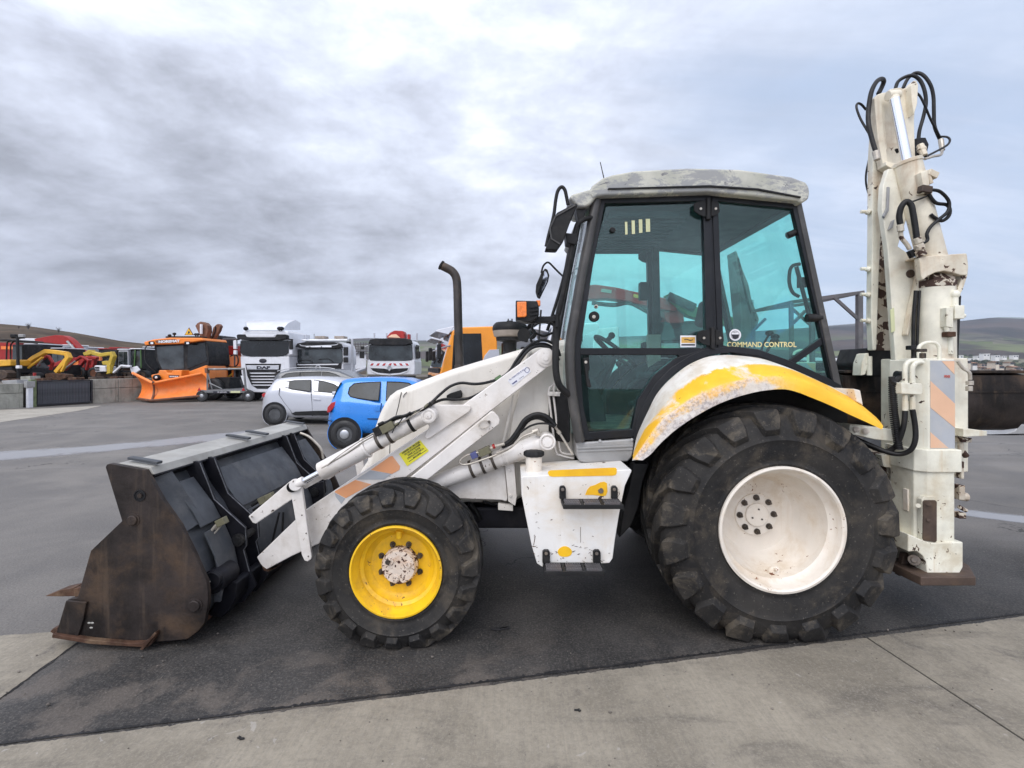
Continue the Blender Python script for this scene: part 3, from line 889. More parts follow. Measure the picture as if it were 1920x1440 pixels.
for i in range(1000):
    x = hr.uniform(1400, 2000); Y = hr.uniform(300, 640); t_ = (Y-230)/1270
    y = 690-hr.uniform(-8, 24)
    p = P(x, y, Y); s = hr.uniform(1.1, 2.6)
    gz = -1.3+ (1.7+(HZ-sky_far(x))/F*1500+1.3)*(.02*t_+.10*min(1, t_/.35)**2+.88*max(0, (t_-.25)/.75)**1.45)
    m.sph((p.x, Y, gz+s*.6+hr.uniform(0, 1)), (s*hr.uniform(.8, 1.5), s, s*hr.uniform(.7, 1.1)), 6, 5)
pm('valley_wood', (.050, .058, .040), 1., var=.5, vs=.2, spec=.1)
tagp(m.obj('valley_trees', 'valley_wood'), 'dark trees and hedges between the houses of the valley', 'trees', kind='stuff')

HAZE_DENSITY = .00016
haze()
# ================================================================ BACKHOE LOADER
T = thing('backhoe_loader', 'white backhoe loader with yellow front rim, worn yellow and white rear fender, bucket on ground', 'backhoe loader', (0.35, 4.05, 0))
YN, YF = 3.33, 4.77                     # near and far side planes of the cab

def part(name, m, mat, parent=T, **kw):
    return m.obj(name, mat, parent, **kw)

# ---------------------------------------------------------------- wheels
def wheel(name, cx, cz, y0, wd, Rt, rr, n_lug, rim_mat, prof, hub_off, nut_r, nut_n, nut_s, lugtw, label=None, far=False, yaw=0):
    w = bpy.data.objects.new(name, None); COL.objects.link(w)
    w.location = Vector((cx, y0, cz))-ORG[T]; w.parent = T
    ORG[w] = Vector((cx, y0, cz))
    if label: w['label'] = label
    c = (cx, y0, cz)
    Rc = Rt-.045*Rt/.74
    # carcass: outside sidewall, shoulder, tread, inside sidewall
    pr = [(rr-.012, .035), (rr+.002, .012), (rr+.02, .004), (rr+.035, .012), (rr+.05, .008), (rr+(Rc-rr)*.35, -.004), (rr+(Rc-rr)*.47, -.006), (rr+(Rc-rr)*.50, -.012), (rr+(Rc-rr)*.53, -.006), (rr+(Rc-rr)*.62, 0), (rr+(Rc-rr)*.80, .018), (rr+(Rc-rr)*.93, .045), (Rc, .085), (Rc+.012, wd*.5),
          (Rc, wd-.085), (rr+(Rc-rr)*.9, wd-.03), (rr+(Rc-rr)*.5, wd), (rr+.02, wd), (rr-.012, wd-.04)]
    m = M()
    n = 96
    vs = []
    for r, o in pr:
        for i in range(n):
            a = 2*math.pi*i/n
            v = Vector((cx+r*math.cos(a), y0+o, cz+r*math.sin(a)))
            if v.z < .008:                       # the tyre spreads where it stands
                v.z = .008
                v.y += (-.012 if o < wd/2 else .012)
            vs.append(v)
    k = len(pr)
    m.add(vs, [(j*n+i, j*n+(i+1) % n, (j+1)*n+(i+1) % n, (j+1)*n+i) for j in range(k-1) for i in range(n)])
    part('tyre', m, 'tyre_rubber', w, sm=50)
    # tread lugs
    rl = random.Random(int(cx*10)+n_lug)
    for side in (0, 1):
        for i in range(n_lug):
            a0 = 2*math.pi*(i+(.5 if side else 0)+.13)/n_lug
            p = 2*math.pi/n_lug
            # stations: across (from the centre of the tread), radius of top, base radius, angle shift, half angle
            st = [(.53, Rt, Rc-.01, lugtw*1.0, .16*p), (.36, Rt, Rc-.01, lugtw*.62, .18*p), (.18, Rt-.006, Rc-.015, lugtw*.22, .27*p), (.045, Rt-.024*Rt/.74, Rc-.04, 0, .36*p),
                  (.002, Rt-.075*Rt/.74, Rc-.07, -.02*p, .36*p), (-.022, Rt-.14*Rt/.74, Rc-.15*Rt/.74, -.03*p, .25*p)]
            rows = []
            for u, rt, rb, sh, ha in st:
                yy = y0+u*wd if u > .0 else y0+(u-.004)
                if side: yy = 2*y0+wd-yy
                # centre-side: slope of the flanks
                r_ = []
                out = u <= .05
                for aa, rad, ins in ((-ha*1.12, rb, 0), (-ha*.86, rt, 0), (ha*.86, rt, 0), (ha*1.12, rb, 0)):
                    an = a0+sh+aa
                    y2 = yy
                    if u < .05 and rad == rb: y2 += (.035 if not side else -.035)
                    v = Vector((cx+rad*math.cos(an), y2, cz+rad*math.sin(an)))
                    if v.z < .002: v.z = .002
                    r_.append(v)
                rows.append(r_)
            q = M().grid(rows)
            q.F += [(0, 1, 2, 3), (20, 21, 22, 23)]
            part('tread_lug', q, 'lug_rubber', w, bev=.006, seg=1)
    mr = M()
    nn = 72
    vs = [Vector((cx+r*math.cos(2*math.pi*i/nn), y0+o, cz+r*math.sin(2*math.pi*i/nn))) for r, o in prof for i in range(nn)]
    k = len(prof)
    mr.add(vs, [(j*nn+i, j*nn+(i+1) % nn, (j+1)*nn+(i+1) % nn, (j+1)*nn+i) for j in range(k-1) for i in range(nn)]+[tuple(range((k-1)*nn, k*nn))])
    part('rim', mr, rim_mat, w, sm=35)
    for i in range(nut_n):
        a = 2*math.pi*(i+.5 if nut_n == 8 and rr < .35 else i+.03)/nut_n
        p0 = Vector((cx+nut_r*math.cos(a), y0+hub_off, cz+nut_r*math.sin(a)))
        q = M().cyl(p0+Vector((0, .004, 0)), p0-Vector((0, .006, 0)), nut_s*1.45, n=16).cyl(p0-Vector((0, .005, 0)), p0-Vector((0, .024, 0)), nut_s, n=6).cyl(p0-Vector((0, .02, 0)), p0-Vector((0, .038, 0)), nut_s*.55, n=8)
        part('wheel_nut', q, 'nut_steel', w, bev=.0015, seg=1)
    return w

fr = .275
fprof = [(fr+.004, .012), (fr+.004, -.004), (fr-.006, -.006), (fr-.012, .004), (fr-.016, .03), (fr-.030, .045), (fr-.036, .075), (fr-.055, .088), (fr-.062, .110), (.195, .125), (.185, .135), (.130, .138), (0, .140)]
fw = wheel('front_wheel', -.700, .470, 2.905, .365, .515, fr, 19, 'rim_yellow', fprof, .132, .131, 8, .0125, .62, 'front wheel with bright yellow rim and chipped cream hub')
c0 = Vector((-.700, 2.905, .470))
hm = M().lathe(c0, [(.112, .142), (.112, .100), (.106, .094), (.104, .075), (.098, .068), (.001, .064)], 40)
for i in range(3):
    a = i*2.1+.3
    hm.lathe(c0+Vector((.062*math.cos(a), 0, .062*math.sin(a))), [(.018, .07), (.018, .056), (.008, .055), (.008, .062)], 14)
part('hub', hm, 'hub_chipped', fw, sm=35)
part('hub_plug', M().cyl(c0+Vector((-.062, .07, .04)), c0+Vector((-.062, .045, .04)), .016, n=6), 'nut_steel', fw, bev=.002)
part('valve_guard', M().cyl(c0+Vector((.0, .09, .222)), c0+Vector((.0, .09, .175)), .022, .020, n=14), 'rim_yellow', fw, bev=.003)

rr_ = .385
rprof = [(rr_+.006, .016), (rr_+.006, -.006), (rr_-.008, -.010), (rr_-.018, .000), (rr_-.024, .035), (rr_-.030, .062), (rr_-.052, .085), (rr_-.055, .12), (rr_-.060, .155), (rr_-.080, .175), (rr_-.085, .205), (rr_-.105, .225), (rr_-.118, .245), (.25, .262), (.158, .270), (.142, .262), (.140, .250), (.095, .248), (0, .248)]
rprof = [(r, o if o < .1 else o+.07*min(1, (o-.1)/.14)) for r, o in rprof]
rw = wheel('rear_wheel', 1.660, .706, 2.960, .530, .768, rr_, 19, 'rim_cream', rprof, .316, .115, 8, .014, .52, 'rear wheel with cream dished rim')
c1 = Vector((1.660, 2.960, .706))
part('hub', M().lathe(c1, [(.078, .32), (.078, .306), (.074, .302), (.0005, .301)], 40), 'rim_cream', rw, sm=35)
q = M()
for a in (0, 2.2, 4.1):
    q.cyl(c1+Vector((.04*math.cos(a+1.4), .306, .04*math.sin(a+1.4))), c1+Vector((.04*math.cos(a+1.4), .296, .04*math.sin(a+1.4))), .006, n=8)
part('hub_screw', q, 'nut_steel', rw)
part('valve_stem', M().cyl(c1+Vector((.03, .15, -.31)), c1+Vector((.02, .10, -.28)), .012, .009, 10).sph(c1+Vector((.03, .15, -.315)), (.04, .02, .035)), 'rim_cream', rw, sm=40)
for w0, off in ((fw, 1.95), (rw, 1.70)):       # far side wheels (turned so that the dish faces outwards)
    cw = copy_tree(w0, T); cw.location = Vector(w0.location)+Vector((0, off+.335 if w0 is fw else off+.48, 0)); cw.rotation_euler = (0, 0, math.pi)
    cw['label'] = ('far front wheel, mostly hidden behind the loader' if w0 is fw else 'far rear wheel, mostly hidden behind the cab')

# ---------------------------------------------------------------- undercarriage
m = M().bb(-.95, 2.4, 3.72, 4.38, .62, .92)
m.bb(-.35, .3, 3.6, 4.5, .50, .66)
part('chassis', m, 'dark_paint', bev=.02)
m = M().bb(-.80, -.58, 3.25, 4.85, .40, .56).sph((-.69, 4.05, .46), (.2, .22, .17), 16, 10).cyl((-.69, 3.2, .462), (-.69, 3.45, .462), .13, .16, 20).cyl((-.3, 4.02, .50), (.6, 4.02, .62), .045)
part('front_axle', m, 'machine_black', bev=.01)
m = M().bb(1.48, 1.84, 3.4, 4.7, .55, .86).cyl((1.66, 3.34, .70), (1.66, 3.5, .70), .16, .19, 20)
part('rear_axle', m, 'dark_paint', bev=.02)
m = M()
m.ptube([(868, 938), (885, 950), (905, 948), (930, 942), (955, 950)], 3.75, 5, n=6).ptube([(872, 955), (900, 962), (940, 955), (975, 958)], 3.8, 7, n=6)
m.ptube([(880, 945), (893, 960), (900, 975)], 3.6, 6, n=6).ptube([(905, 940), (940, 948), (968, 940)], 3.55, 3, n=6)
part('axle_hose', m, 'hose_rubber', sm=60)
part('tie_bracket', M().pp([(934, 942), (962, 946), (962, 957), (934, 955)], 3.5, 3.48, 3.52), 'white_paint', bev=.004)

# ---------------------------------------------------------------- hood and loader tower
hood = [(668, 892), (686, 866), (697, 812), (710, 775), (719, 757), (728, 743), (741, 733), (752, 729)]
body = [(668, 930)]+hood+[(800, 710), (848, 692), (915, 672), (975, 655), (1010, 645), (1080, 632), (1080, 880), (960, 945), (729.5, 945), (700, 940)]
part('hood', M().pp(body, 3.6, 3.6, 4.5), 'hood_paint', bev=.055, seg=4)
part('hood_seam', M().pring([(752.6, 735), (747, 762), (731.6, 820), (728.2, 935)], 1.3, 3.6, 3.5985, 3.601, closed=False), 'black_trim')
part('side_panel', M().pp([(985, 690), (1072, 652), (1078, 868), (948, 868), (962, 780)], 3.55, 3.56, 3.598), 'hood_paint', bev=.006)
part('panel_rib', M().pp([(960, 741), (964, 739), (955, 790), (946, 830), (941, 829), (950, 788)], 3.54, 3.535, 3.558), 'hood_paint', bev=.004)
part('panel_rib', M().pp([(990, 662), (997, 658), (985, 688), (977, 696)], 3.54, 3.535, 3.60), 'hood_paint', bev=.004)
part('latch_pad', M().pp([(838, 741), (845, 737), (855, 734), (864, 731), (867, 738), (866, 745), (850, 748), (838, 748)], 3.58, 3.555, 3.60), 'black_plastic', bev=.006, seg=3)
part('hood_scratch', M().ptube([(756, 745), (758, 740), (763, 735)], 3.596, .7, n=4), 'ink')
# lower chassis panel with bolted flange
part('side_skirt', M().pp([(800, 918), (870, 890), (946, 869), (952, 934), (950, 941), (940, 938), (880, 936), (850, 934), (820, 928)], 3.46, 3.46, 3.50), 'arm_paint', bev=.008)
part('skirt_flange', M().pp([(946, 868), (964, 869), (969, 930), (966, 948), (953, 940), (950, 905)], 3.44, 3.43, 3.458), 'arm_paint', bev=.004)
for x, y in ((955, 881), (957, 929)):
    p = P(x, y, 3.43); part('bolt', M().cyl(p+Vector((0, .005, 0)), p-Vector((0, .012, 0)), .013, .010, 12), 'arm_paint', bev=.002)

# exhaust stack
YE = 4.12
def exr(t): return .0355
path = [P(830, 499, YE), P(838, 503, YE), P(848, 509, YE), P(855, 520, YE), P(857.5, 540, YE), P(859, 600, YE), P(862, 700, YE)]
part('exhaust_stack', M().tube(path, .036, n=20, sub=6), 'exhaust_steel', sm=60)
part('exhaust_mouth', M().cyl(P(829, 498.2, YE), P(826.3, 496.6, YE), .040, .041, 20), 'machine_black')
part('exhaust_collar', M().cyl(P(862, 684, YE), P(862, 694, YE), .044, n=20), 'exhaust_steel', bev=.004)
# air intake bowl
YA = 4.0; pa = P(956, 604, YA)
part('air_intake_cap', M().lathe(P(956, 616, YA), [(.142, -.02), (.146, .0), (.140, .025), (.118, .048), (.05, .055), (.001, .056)], 36, 'Z'), 'black_plastic', sm=40)
part('air_intake_bowl', M().lathe(P(956, 616, YA), [(.001, -.075), (.118, -.072), (.132, -.064), (.142, -.02), (.142, .002)], 36, 'Z'), 'filter_beige', sm=40)
part('air_intake_neck', M().lathe(P(956, 632, YA), [(.115, 0), (.112, -.03), (.06, -.04), (.056, -.05), (.054, -.12), (.06, -.125), (.06, -.18)], 24, 'Z'), 'black_plastic', sm=30)
part('wing_nut', M().box(P(956, 603, YA), (.05, .01, .018)).box(P(953, 601, YA), (.01, .01, .03)).box(P(960, 601, YA), (.01, .01, .03)), 'machine_black', bev=.002)
part('intake_bellows', M().ptube([(985, 640, 4.05), (992, 615, 4.0), (1000, 605, 3.95)], 4., 5, n=8), 'black_plastic', sm=50)
part('hooter', M().cyl(P(982, 628, 3.7), P(990, 627, 3.8), .052, .03, 20).cyl(P(990, 627, 3.8), P(997, 626, 3.85), .03, .045, 16), 'black_plastic', sm=30)

# ---------------------------------------------------------------- loader arms (near; the far one is a copy)
armp = [(1022, 652), (1031, 653), (1037, 659), (1039, 668), (1037, 678), (1033, 684), (923, 768.5), (843, 832), (760, 896), (720, 938), (660, 985), (600, 1019), (547, 1043), (498, 1069), (488, 1058), (481, 1045), (574, 955), (640, 911), (700, 871), (729, 852), (800, 806), (868, 759), (1008, 658), (1014, 653.5)]
arm = part('loader_arm', M().pp(armp, 3.36, 3.36, 3.46), 'arm_paint', bev=.008, seg=3)
part('arm_torn_edge', M().pp([(492, 1062), (500, 1068), (515, 1066), (528, 1057), (524, 1060), (504, 1071), (496, 1070)], 3.355, 3.35, 3.37), 'bucket_rust', arm)
part('pivot_boss', M().lathe(P(1023, 671.5, 3.36), [(.062, .01), (.062, -.012), (.048, -.018), (.040, -.018), (.040, -.026), (.020, -.028), (.019, -.034), (.0005, -.035)], 28), 'arm_paint', arm, sm=30)
gus = [(795.7, 770), (800, 763), (812.5, 759), (875, 759), (882, 761), (883, 766), (879, 772), (806, 821), (800, 822), (797, 818), (805, 799), (797, 786)]
part('gusset_plate', M().pp(gus, 3.345, 3.335, 3.362), 'arm_paint', arm, bev=.005)
part('arm_decal', M().pp([(731, 856), (736, 855), (750, 874), (749, 881), (735, 888.5), (695, 881)], 3.358, 3.357, 3.362), 'orange_decal', arm)
part('arm_decal', M().pp([(694, 882), (734, 889), (720, 899), (667, 899)], 3.358, 3.357, 3.362), 'grey_decal', arm)
part('arm_decal', M().pp([(666, 900), (696, 908), (648, 934), (628, 923), (628, 921)], 3.358, 3.357, 3.362), 'orange_decal', arm)
part('arm_decal', M().pp([(627, 924), (647, 935), (640, 945), (630, 932)], 3.358, 3.357, 3.362), 'grey_decal', arm)
lb = part('warning_label', M().pp([(748, 851), (787, 825), (804, 845.5), (763.5, 874)], 3.356, 3.3545, 3.362), 'label_yellow', arm, label='yellow warning label with black French lettering')
Yt = 3.3535
def ltext(nm, s, x, y, sz, mat, rot, par, Yt=Yt, sx=1., bold=0.):
    return text(nm, s, P(x, y, Yt), sz, mat, par, rot=rot, sx=sx, ext=.0003, bold=bold)
ux, uy = 39/47.0, -26/47.0          # along the label
dx, dy = 16.5/26, 21/26.0           # down the label
cx0, cy0 = 769, 836.5
for i, s in enumerate(('DEFENSE DE CIRCULER', 'OU DE STATIONNER', 'DANS LA ZONE', "D'EVOLUTION DE LA", 'MACHINE')):
    ltext('lettering', s, cx0+dx*(3.0+i*4.6)-.5, cy0+dy*(3.0+i*4.6)+.5, .0165, 'ink', 33.5, arm, sx=.86, bold=.0006)
for s0 in (-14, 14):
    x = cx0+dx*22+ux*s0; y = cy0+dy*22+uy*s0
    part('lettering_rule', M().pp([(x-ux*6, y-uy*6), (x+ux*6, y+uy*6), (x+ux*6+.4, y+uy*6+.8), (x-ux*6+.4, y-uy*6+.8)], Yt, Yt, Yt+.001), 'ink', arm)
part('dealer_label', M().pp([(952, 714), (986, 687), (996, 696.5), (962, 724.5)], 3.358, 3.3565, 3.362), 'label_white', arm, label='small white dealer sticker with blue lettering')
ltext('lettering', 'Ets SABATIER & Fils', 969, 702.5, .0155, 'ink_blue', 35, arm, 3.355)
ltext('lettering', 'PARKER', 965, 717, .0115, 'ink_blue', 36, arm, 3.355, bold=.001)
ltext('lettering', '-- 27 79 99', 977, 708.5, .010, 'ink', 36, arm, 3.355)
part('sticker_emblem', M().ptube([(984, 696), (985, 691), (989, 689), (992, 691), (992, 696), (988, 699), (984, 696)], 3.3555, .45, n=5), 'ink_blue', arm)

# safety prop
lk_ = part('safety_prop', M().pp([(921, 771), (926, 772), (934, 780), (937.5, 788), (936, 795), (798, 902), (762, 901)], 3.30, 3.285, 3.345), 'arm_paint', bev=.008, seg=3)
part('prop_ring', M().tube([P(908+10.5*math.cos(a/16*2*math.pi), 796+7*math.sin(a/16*2*math.pi)+math.cos(a/16*2*math.pi)*-2, 3.272) for a in range(17)], .0035, n=6, sub=1), 'steel_pipe', lk_, sm=60)
part('prop_pin', M().cyl(P(917, 791, 3.29), P(917, 791, 3.262), .010, n=10), 'nut_steel', lk_)
part('prop_bracket', M().pp([(908, 783), (921, 772), (924, 776), (911, 787)], 3.34, 3.325, 3.37), 'black_trim')
# linkage
pin = P(550, 912, 3.27)
link1 = part('bucket_link', M().pp([(543, 903), (552, 899), (560, 904), (561, 916), (556, 929), (548, 936), (480, 982), (474, 980), (466, 968)], 3.29, 3.285, 3.315), 'arm_paint', bev=.006)
link2 = part('rocker_link', M().pp([(543, 906), (549, 899), (559, 899), (565, 905), (572, 953), (580, 1010), (585, 1043), (584, 1048), (577, 1053), (571, 1051), (566, 1040), (556, 985), (547, 933)], 3.26, 3.255, 3.283), 'arm_paint', bev=.006)
part('link_pin', M().lathe(pin, [(.034, .03), (.034, -.028), (.027, -.032), (.027, -.024), (.015, -.024), (.014, -.036), (.0005, -.037)], 20), 'black_trim', link2, sm=30)
for x, y in ((578, 1043), (472, 969), (574, 1000), (566, 966)):
    part('rivet', M().cyl(P(x, y, 3.28), P(x, y, 3.252), .005, n=8), 'nut_steel', link2)

def cylinder(name, parts, mat='arm_paint', parent=T):
    m = M()
    for (a, b, r0, r1) in parts:
        m.cyl(a, b, r0, r1, 28)
    return part(name, m, mat, parent, bev=.003, seg=2)
def L(a, b, t): return Vector(a).lerp(Vector(b), t)
# bucket cylinder
a = P(804, 777, 3.28); b = P(552, 911, 3.265)
bc = cylinder('bucket_cylinder', [(L(a, b, .03), L(a, b, .46), .056, None), (L(a, b, .46), L(a, b, .80), .066, .064), (L(a, b, .46), L(a, b, .475), .072, None)])
part('piston_rod', M().cyl(L(a, b, .80), L(a, b, .96), .019, n=16), 'chrome', bc, sm=40)
part('rod_guard', M().pp([(606, 888), (628, 877), (632, 884), (610, 896), (572, 917), (566, 912)], 3.3, 3.30, 3.315), 'arm_paint', bc, bev=.003)
part('rod_eye', M().cyl(P(554, 909, 3.235), P(554, 909, 3.30), .040, n=24).cyl(L(a, b, .93), L(a, b, .99), .033, n=20), 'arm_paint', bc, bev=.003)
part('cylinder_boss', M().lathe(P(806, 778, 3.28), [(.050, .04), (.050, -.058), (.040, -.062), (.036, -.062), (.034, -.056), (.020, -.056), (.018, -.066), (.0005, -.067)], 28), 'arm_paint', bc, sm=30)
for t_ in (.13, .29, .37):
    d = (b-a).normalized()
    part('hose_clamp', M().cyl(L(a, b, t_)-d*.011, L(a, b, t_)+d*.011, .0600, n=28), 'nut_steel' if t_ > .2 else 'black_trim', bc, bev=.002)
part('valve_block', M().box(P(727, 801, 3.215), (.095, .05, .055), ry=R(-28)), 'olive_valve', bc, bev=.005)
part('valve_block', M().box(P(709, 808, 3.215), (.05, .055, .06), ry=R(-28)).cyl(P(709, 797, 3.2), P(720, 792, 3.2), .012), 'black_trim', bc, bev=.005)
m = M().ptube([(712, 797), (735, 788), (758, 780), (776, 774), (797, 765), (808, 755)], 3.22, 3.2, n=8)
m.ptube([(712, 796), (724, 792), (742, 782), (760, 779), (770, 773)], 3.20, 2.4, n=8)
part('cylinder_hose', m, 'hose_rubber', bc, sm=60)
m = M().ptube([(741, 796), (757, 789), (775, 778), (795, 765)], 3.215, 1.8, n=8).ptube([(700, 818), (680, 829), (650, 850), (620, 868), (603, 878)], 3.21, 1.5, n=6).ptube([(700, 812), (672, 829), (640, 851), (612, 873)], 3.20, 1.1, n=6)
part('steel_line', m, 'steel_pipe', bc, sm=60)
m = M().cyl(P(797, 764, 3.22), P(804, 758, 3.22), .013, n=6).cyl(P(776, 775, 3.22), P(782, 771, 3.22), .012, n=6).cyl(P(741, 797, 3.20), P(748, 794, 3.20), .012, n=6)
part('hose_fitting', m, 'olive_valve', bc, bev=.001)
part('hose_tie', M().ptube([(735, 812), (740, 802), (748, 793), (755, 784)], 3.19, 1.2, n=6), 'black_trim', bc)

# lift cylinder
a = P(1024, 826, 3.40); b = P(800, 912, 3.42)
lc = cylinder('lift_cylinder', [(L(a, b, .04), L(a, b, .36), .064, None), (L(a, b, .36), L(a, b, 1.0), .060, .058), (L(a, b, .33), L(a, b, .345), .068, None)])
part('cylinder_boss', M().lathe(P(1025, 826, 3.40), [(.058, .07), (.058, -.068), (.052, -.073), (.046, -.073), (.045, -.062), (.036, -.062), (.034, -.078), (.0005, -.080)], 30), 'arm_paint', lc, sm=30)
for t_ in (.44, .53, .62):
    d = (b-a).normalized()
    part('hose_clamp', M().cyl(L(a, b, t_)-d*.010, L(a, b, t_)+d*.010, .0650, n=28), 'nut_steel', lc, bev=.002)
part('valve_block', M().box(P(909, 846, 3.33), (.085, .045, .05), ry=R(-24)), 'olive_valve', lc, bev=.004)
part('valve_block', M().box(P(889, 853, 3.33), (.045, .05, .045), ry=R(-24)), 'ink_blue', lc, bev=.004)
m = M().cyl(P(918, 842, 3.33), P(932, 836, 3.33), .014, n=6).cyl(P(932, 836, 3.33), P(946, 832, 3.33), .011, n=10).cyl(P(998, 810, 3.34), P(1009, 806, 3.34), .017, n=8).cyl(P(1007, 803, 3.34), P(1010, 817, 3.34), .014, n=8)
part('hose_fitting', m, 'steel_pipe', lc, bev=.001)
part('hose_fitting', M().cyl(P(924, 838, 3.325), P(928, 836, 3.325), .017, n=8), 'machine_red', lc)
m = M().ptube([(898, 848), (880, 852), (868, 858), (862, 866), (866, 871), (880, 870), (905, 862), (930, 853), (955, 841), (968, 830), (980, 819), (1000, 811)], 3.315, 1.8, n=8)
m.ptube([(930, 850), (950, 843), (962, 836)], 3.31, 1.5, n=6)
part('steel_line', m, 'steel_pipe', lc, sm=60)
m = M().ptube([(940, 836), (950, 832), (961, 822), (972, 806), (983, 789), (996, 780), (1009, 777), (1024, 781), (1034, 790), (1041, 799)], 3.38, 4.6, n=10)
m.ptube([(944, 839), (956, 832), (967, 820), (978, 803), (989, 789), (1002, 783), (1015, 784), (1028, 791), (1040, 800)], 3.40, 4.2, n=10)
m.ptube([(976, 811), (984, 805), (996, 798), (1012, 794), (1030, 795), (1040, 801)], 3.37, 2.0, n=8)
part('lift_hose', m, 'hose_rubber', lc, sm=60)
part('hose_fitting', M().cyl(P(1040, 799, 3.39), P(1050, 813, 3.39), .010, .009, 10).cyl(P(1046, 808, 3.39), P(1050, 813, 3.39), .015, n=6).cyl(P(1050, 813, 3.39), P(1074, 852, 3.39), .0085, n=8), 'steel_pipe', lc, bev=.001)
# steel lines up the tower and their clamp
for pts in ([(1029, 741), (1036, 800), (1042, 845), (1052, 854), (1076, 860)], [(1038, 743), (1045, 800), (1050, 842), (1058, 850), (1076, 852)], [(1048, 741), (1054, 790), (1059, 822)],
            [(1029, 738), (1030, 728), (1036, 722), (1040, 714)], [(1038, 736), (1039, 726), (1041, 714)], [(1048, 738), (1047, 730), (1042, 716)]):
    part('steel_line', M().ptube(pts, 3.50, 2.1, n=8), 'arm_paint', sm=60)
part('line_clamp', M().pp([(1027, 734), (1053, 735), (1053, 743), (1027, 742)], 3.48, 3.47, 3.51).cyl(P(1036, 738, 3.475), P(1036, 738, 3.46), .008, n=8).cyl(P(1045, 738, 3.475), P(1045, 738, 3.46), .008, n=8), 'arm_paint', bev=.002)
# hoses over the arm
m = M().ptube([(1050, 668, 3.5), (1046, 655, 3.5), (1035, 643, 3.5), (1018, 638, 3.5), (1000, 643, 3.5), (984, 655, 3.5), (968, 676, 3.48), (956, 695, 3.42), (940, 708, 3.40), (914, 717, 3.42), (890, 720, 3.5), (865, 718, 3.55), (845, 724, 3.55), (828, 737, 3.5), (812, 752, 3.36), (806, 757, 3.25)], 3.5, 2.7, n=10)
m.ptube([(1048, 676, 3.46), (1040, 660, 3.46), (1024, 650, 3.46), (1004, 650, 3.46), (988, 660, 3.46), (972, 681, 3.46), (960, 700, 3.41), (938, 716, 3.40), (915, 729, 3.42), (897, 739, 3.48), (878, 747, 3.52), (855, 749, 3.53), (832, 749, 3.5), (815, 755, 3.40), (803, 763, 3.27)], 3.5, 2.7, n=10)
m.ptube([(1046, 664, 3.53), (1034, 650, 3.53), (1016, 644, 3.53), (996, 650, 3.53), (979, 668, 3.5), (964, 690, 3.43), (948, 706, 3.40)], 3.5, 2.2, n=8)
part('arm_hose', m, 'hose_rubber', sm=60)
part('hose_sleeve', M().cyl(P(941, 707, 3.39), P(930, 714, 3.39), .022, n=12), 'machine_green', bev=.003)

# far arm set: copies of the near one
off = Vector((0, 1.30, 0))
for o in (arm, lk_, link1, link2, bc, lc):
    if o is arm:
        c = o.copy(); COL.objects.link(c); c.parent = T; c.location = off
    else:
        copy_off(o, T, off)
part('cross_tube', M().cyl(P(640, 960, 3.4), P(640, 960, 3.4)+Vector((0, 1.35, 0)), .075, n=24), 'arm_paint', bev=.003)

# ---------------------------------------------------------------- front bucket
plate = [(197.5, 876), (200, 871), (205.7, 869.2), (272.6, 881.4), (305, 938), (338, 985), (364, 1037.5), (387, 1090), (390, 1110), (389.5, 1135.5), (383.6, 1168), (372, 1183), (351, 1199), (289, 1204), (180, 1196), (110, 1184), (127, 1124), (145, 1121), (170, 1032.6), (228.5, 977)]
Yb = 2.93; BW = 2.26
B0 = M()
bk = part('front_bucket', M().pp(plate, Yb, Yb, Yb+.032), 'bucket_steel', bev=.004)
bk.name = 'bucket_side_plate'
bucket = bk
def bx(pts, Y=2.95): return [(P(x, y, Y).x, P(x, y, Y).z) for x, y in pts]
# back wall, floor and clam as bent sheet
def sheet(name, pts, th, y0, y1, mat, bev=.004, parent=T):
    return part(name, M().ring(bx(pts), th, y0, y1, closed=False), mat, parent, bev=bev)
sheet('bucket_back', [(246, 892), (262, 910), (318, 985), (352, 1050), (369, 1105), (366, 1150), (340, 1182), (285, 1192)], .022, Yb+.03, Yb+BW, 'slate_paint', bev=0)
sheet('bucket_floor', [(350, 1192), (285, 1199), (180, 1192), (112, 1184)], .024, Yb+.03, Yb+BW, 'bucket_rust', bev=0)
part('bucket_lip', M().pp([(108, 1183), (180, 1194), (250, 1200), (276, 1199), (290, 1190), (299, 1179), (300, 1186), (292, 1202), (284, 1208), (262, 1207), (180, 1202), (107, 1190)], Yb, Yb-.035, Yb-.001), 'bucket_rust', bev=.004)
part('bucket_bracket', M().pp([(300, 1178), (303, 1181), (278, 1211), (272, 1210)], Yb, Yb-.045, Yb-.036), 'bucket_rust', bev=.002)
part('side_cutter', M().pp([(128, 1124), (166, 1127), (160, 1160), (150, 1192), (110, 1184)], Yb, Yb-.016, Yb-.001), 'bucket_steel', bev=.004)
# top rail
rail = bx([(208, 864), (292, 876), (292, 884), (276, 884), (206, 871)], 2.96)
part('bucket_top_rail', M().prism([(P(222, 868, 2.96).x, P(222, 868, 2.96).z), (P(282, 876, 2.96).x, P(282, 876, 2.96).z), (P(289, 890, 2.96).x, P(289, 890, 2.96).z), (P(262, 890, 2.96).x, P(262, 890, 2.96).z), (P(226, 880, 2.96).x, P(226, 880, 2.96).z)], Yb+.033, Yb+BW), 'edge_grey', bev=.004)
zr = P(252, 868, 2.96).z
for yy, xo in ((2.99, 0), (4.02, .0), (4.28, 0.02), (5.08, 0)):
    m = M().box((P(258, 870, 2.96).x+xo, yy+.03, zr+.006), (.20, .045, .018), ry=R(8), rz=R(-4))
    o = part('rail_clip', m, 'slate_paint', bev=.004)
# dark sheet under the rail
sheet('rail_underside', [(286, 890), (262, 905), (256, 918)], .02, Yb+.035, Yb+BW-.01, 'dark_paint', bev=0)
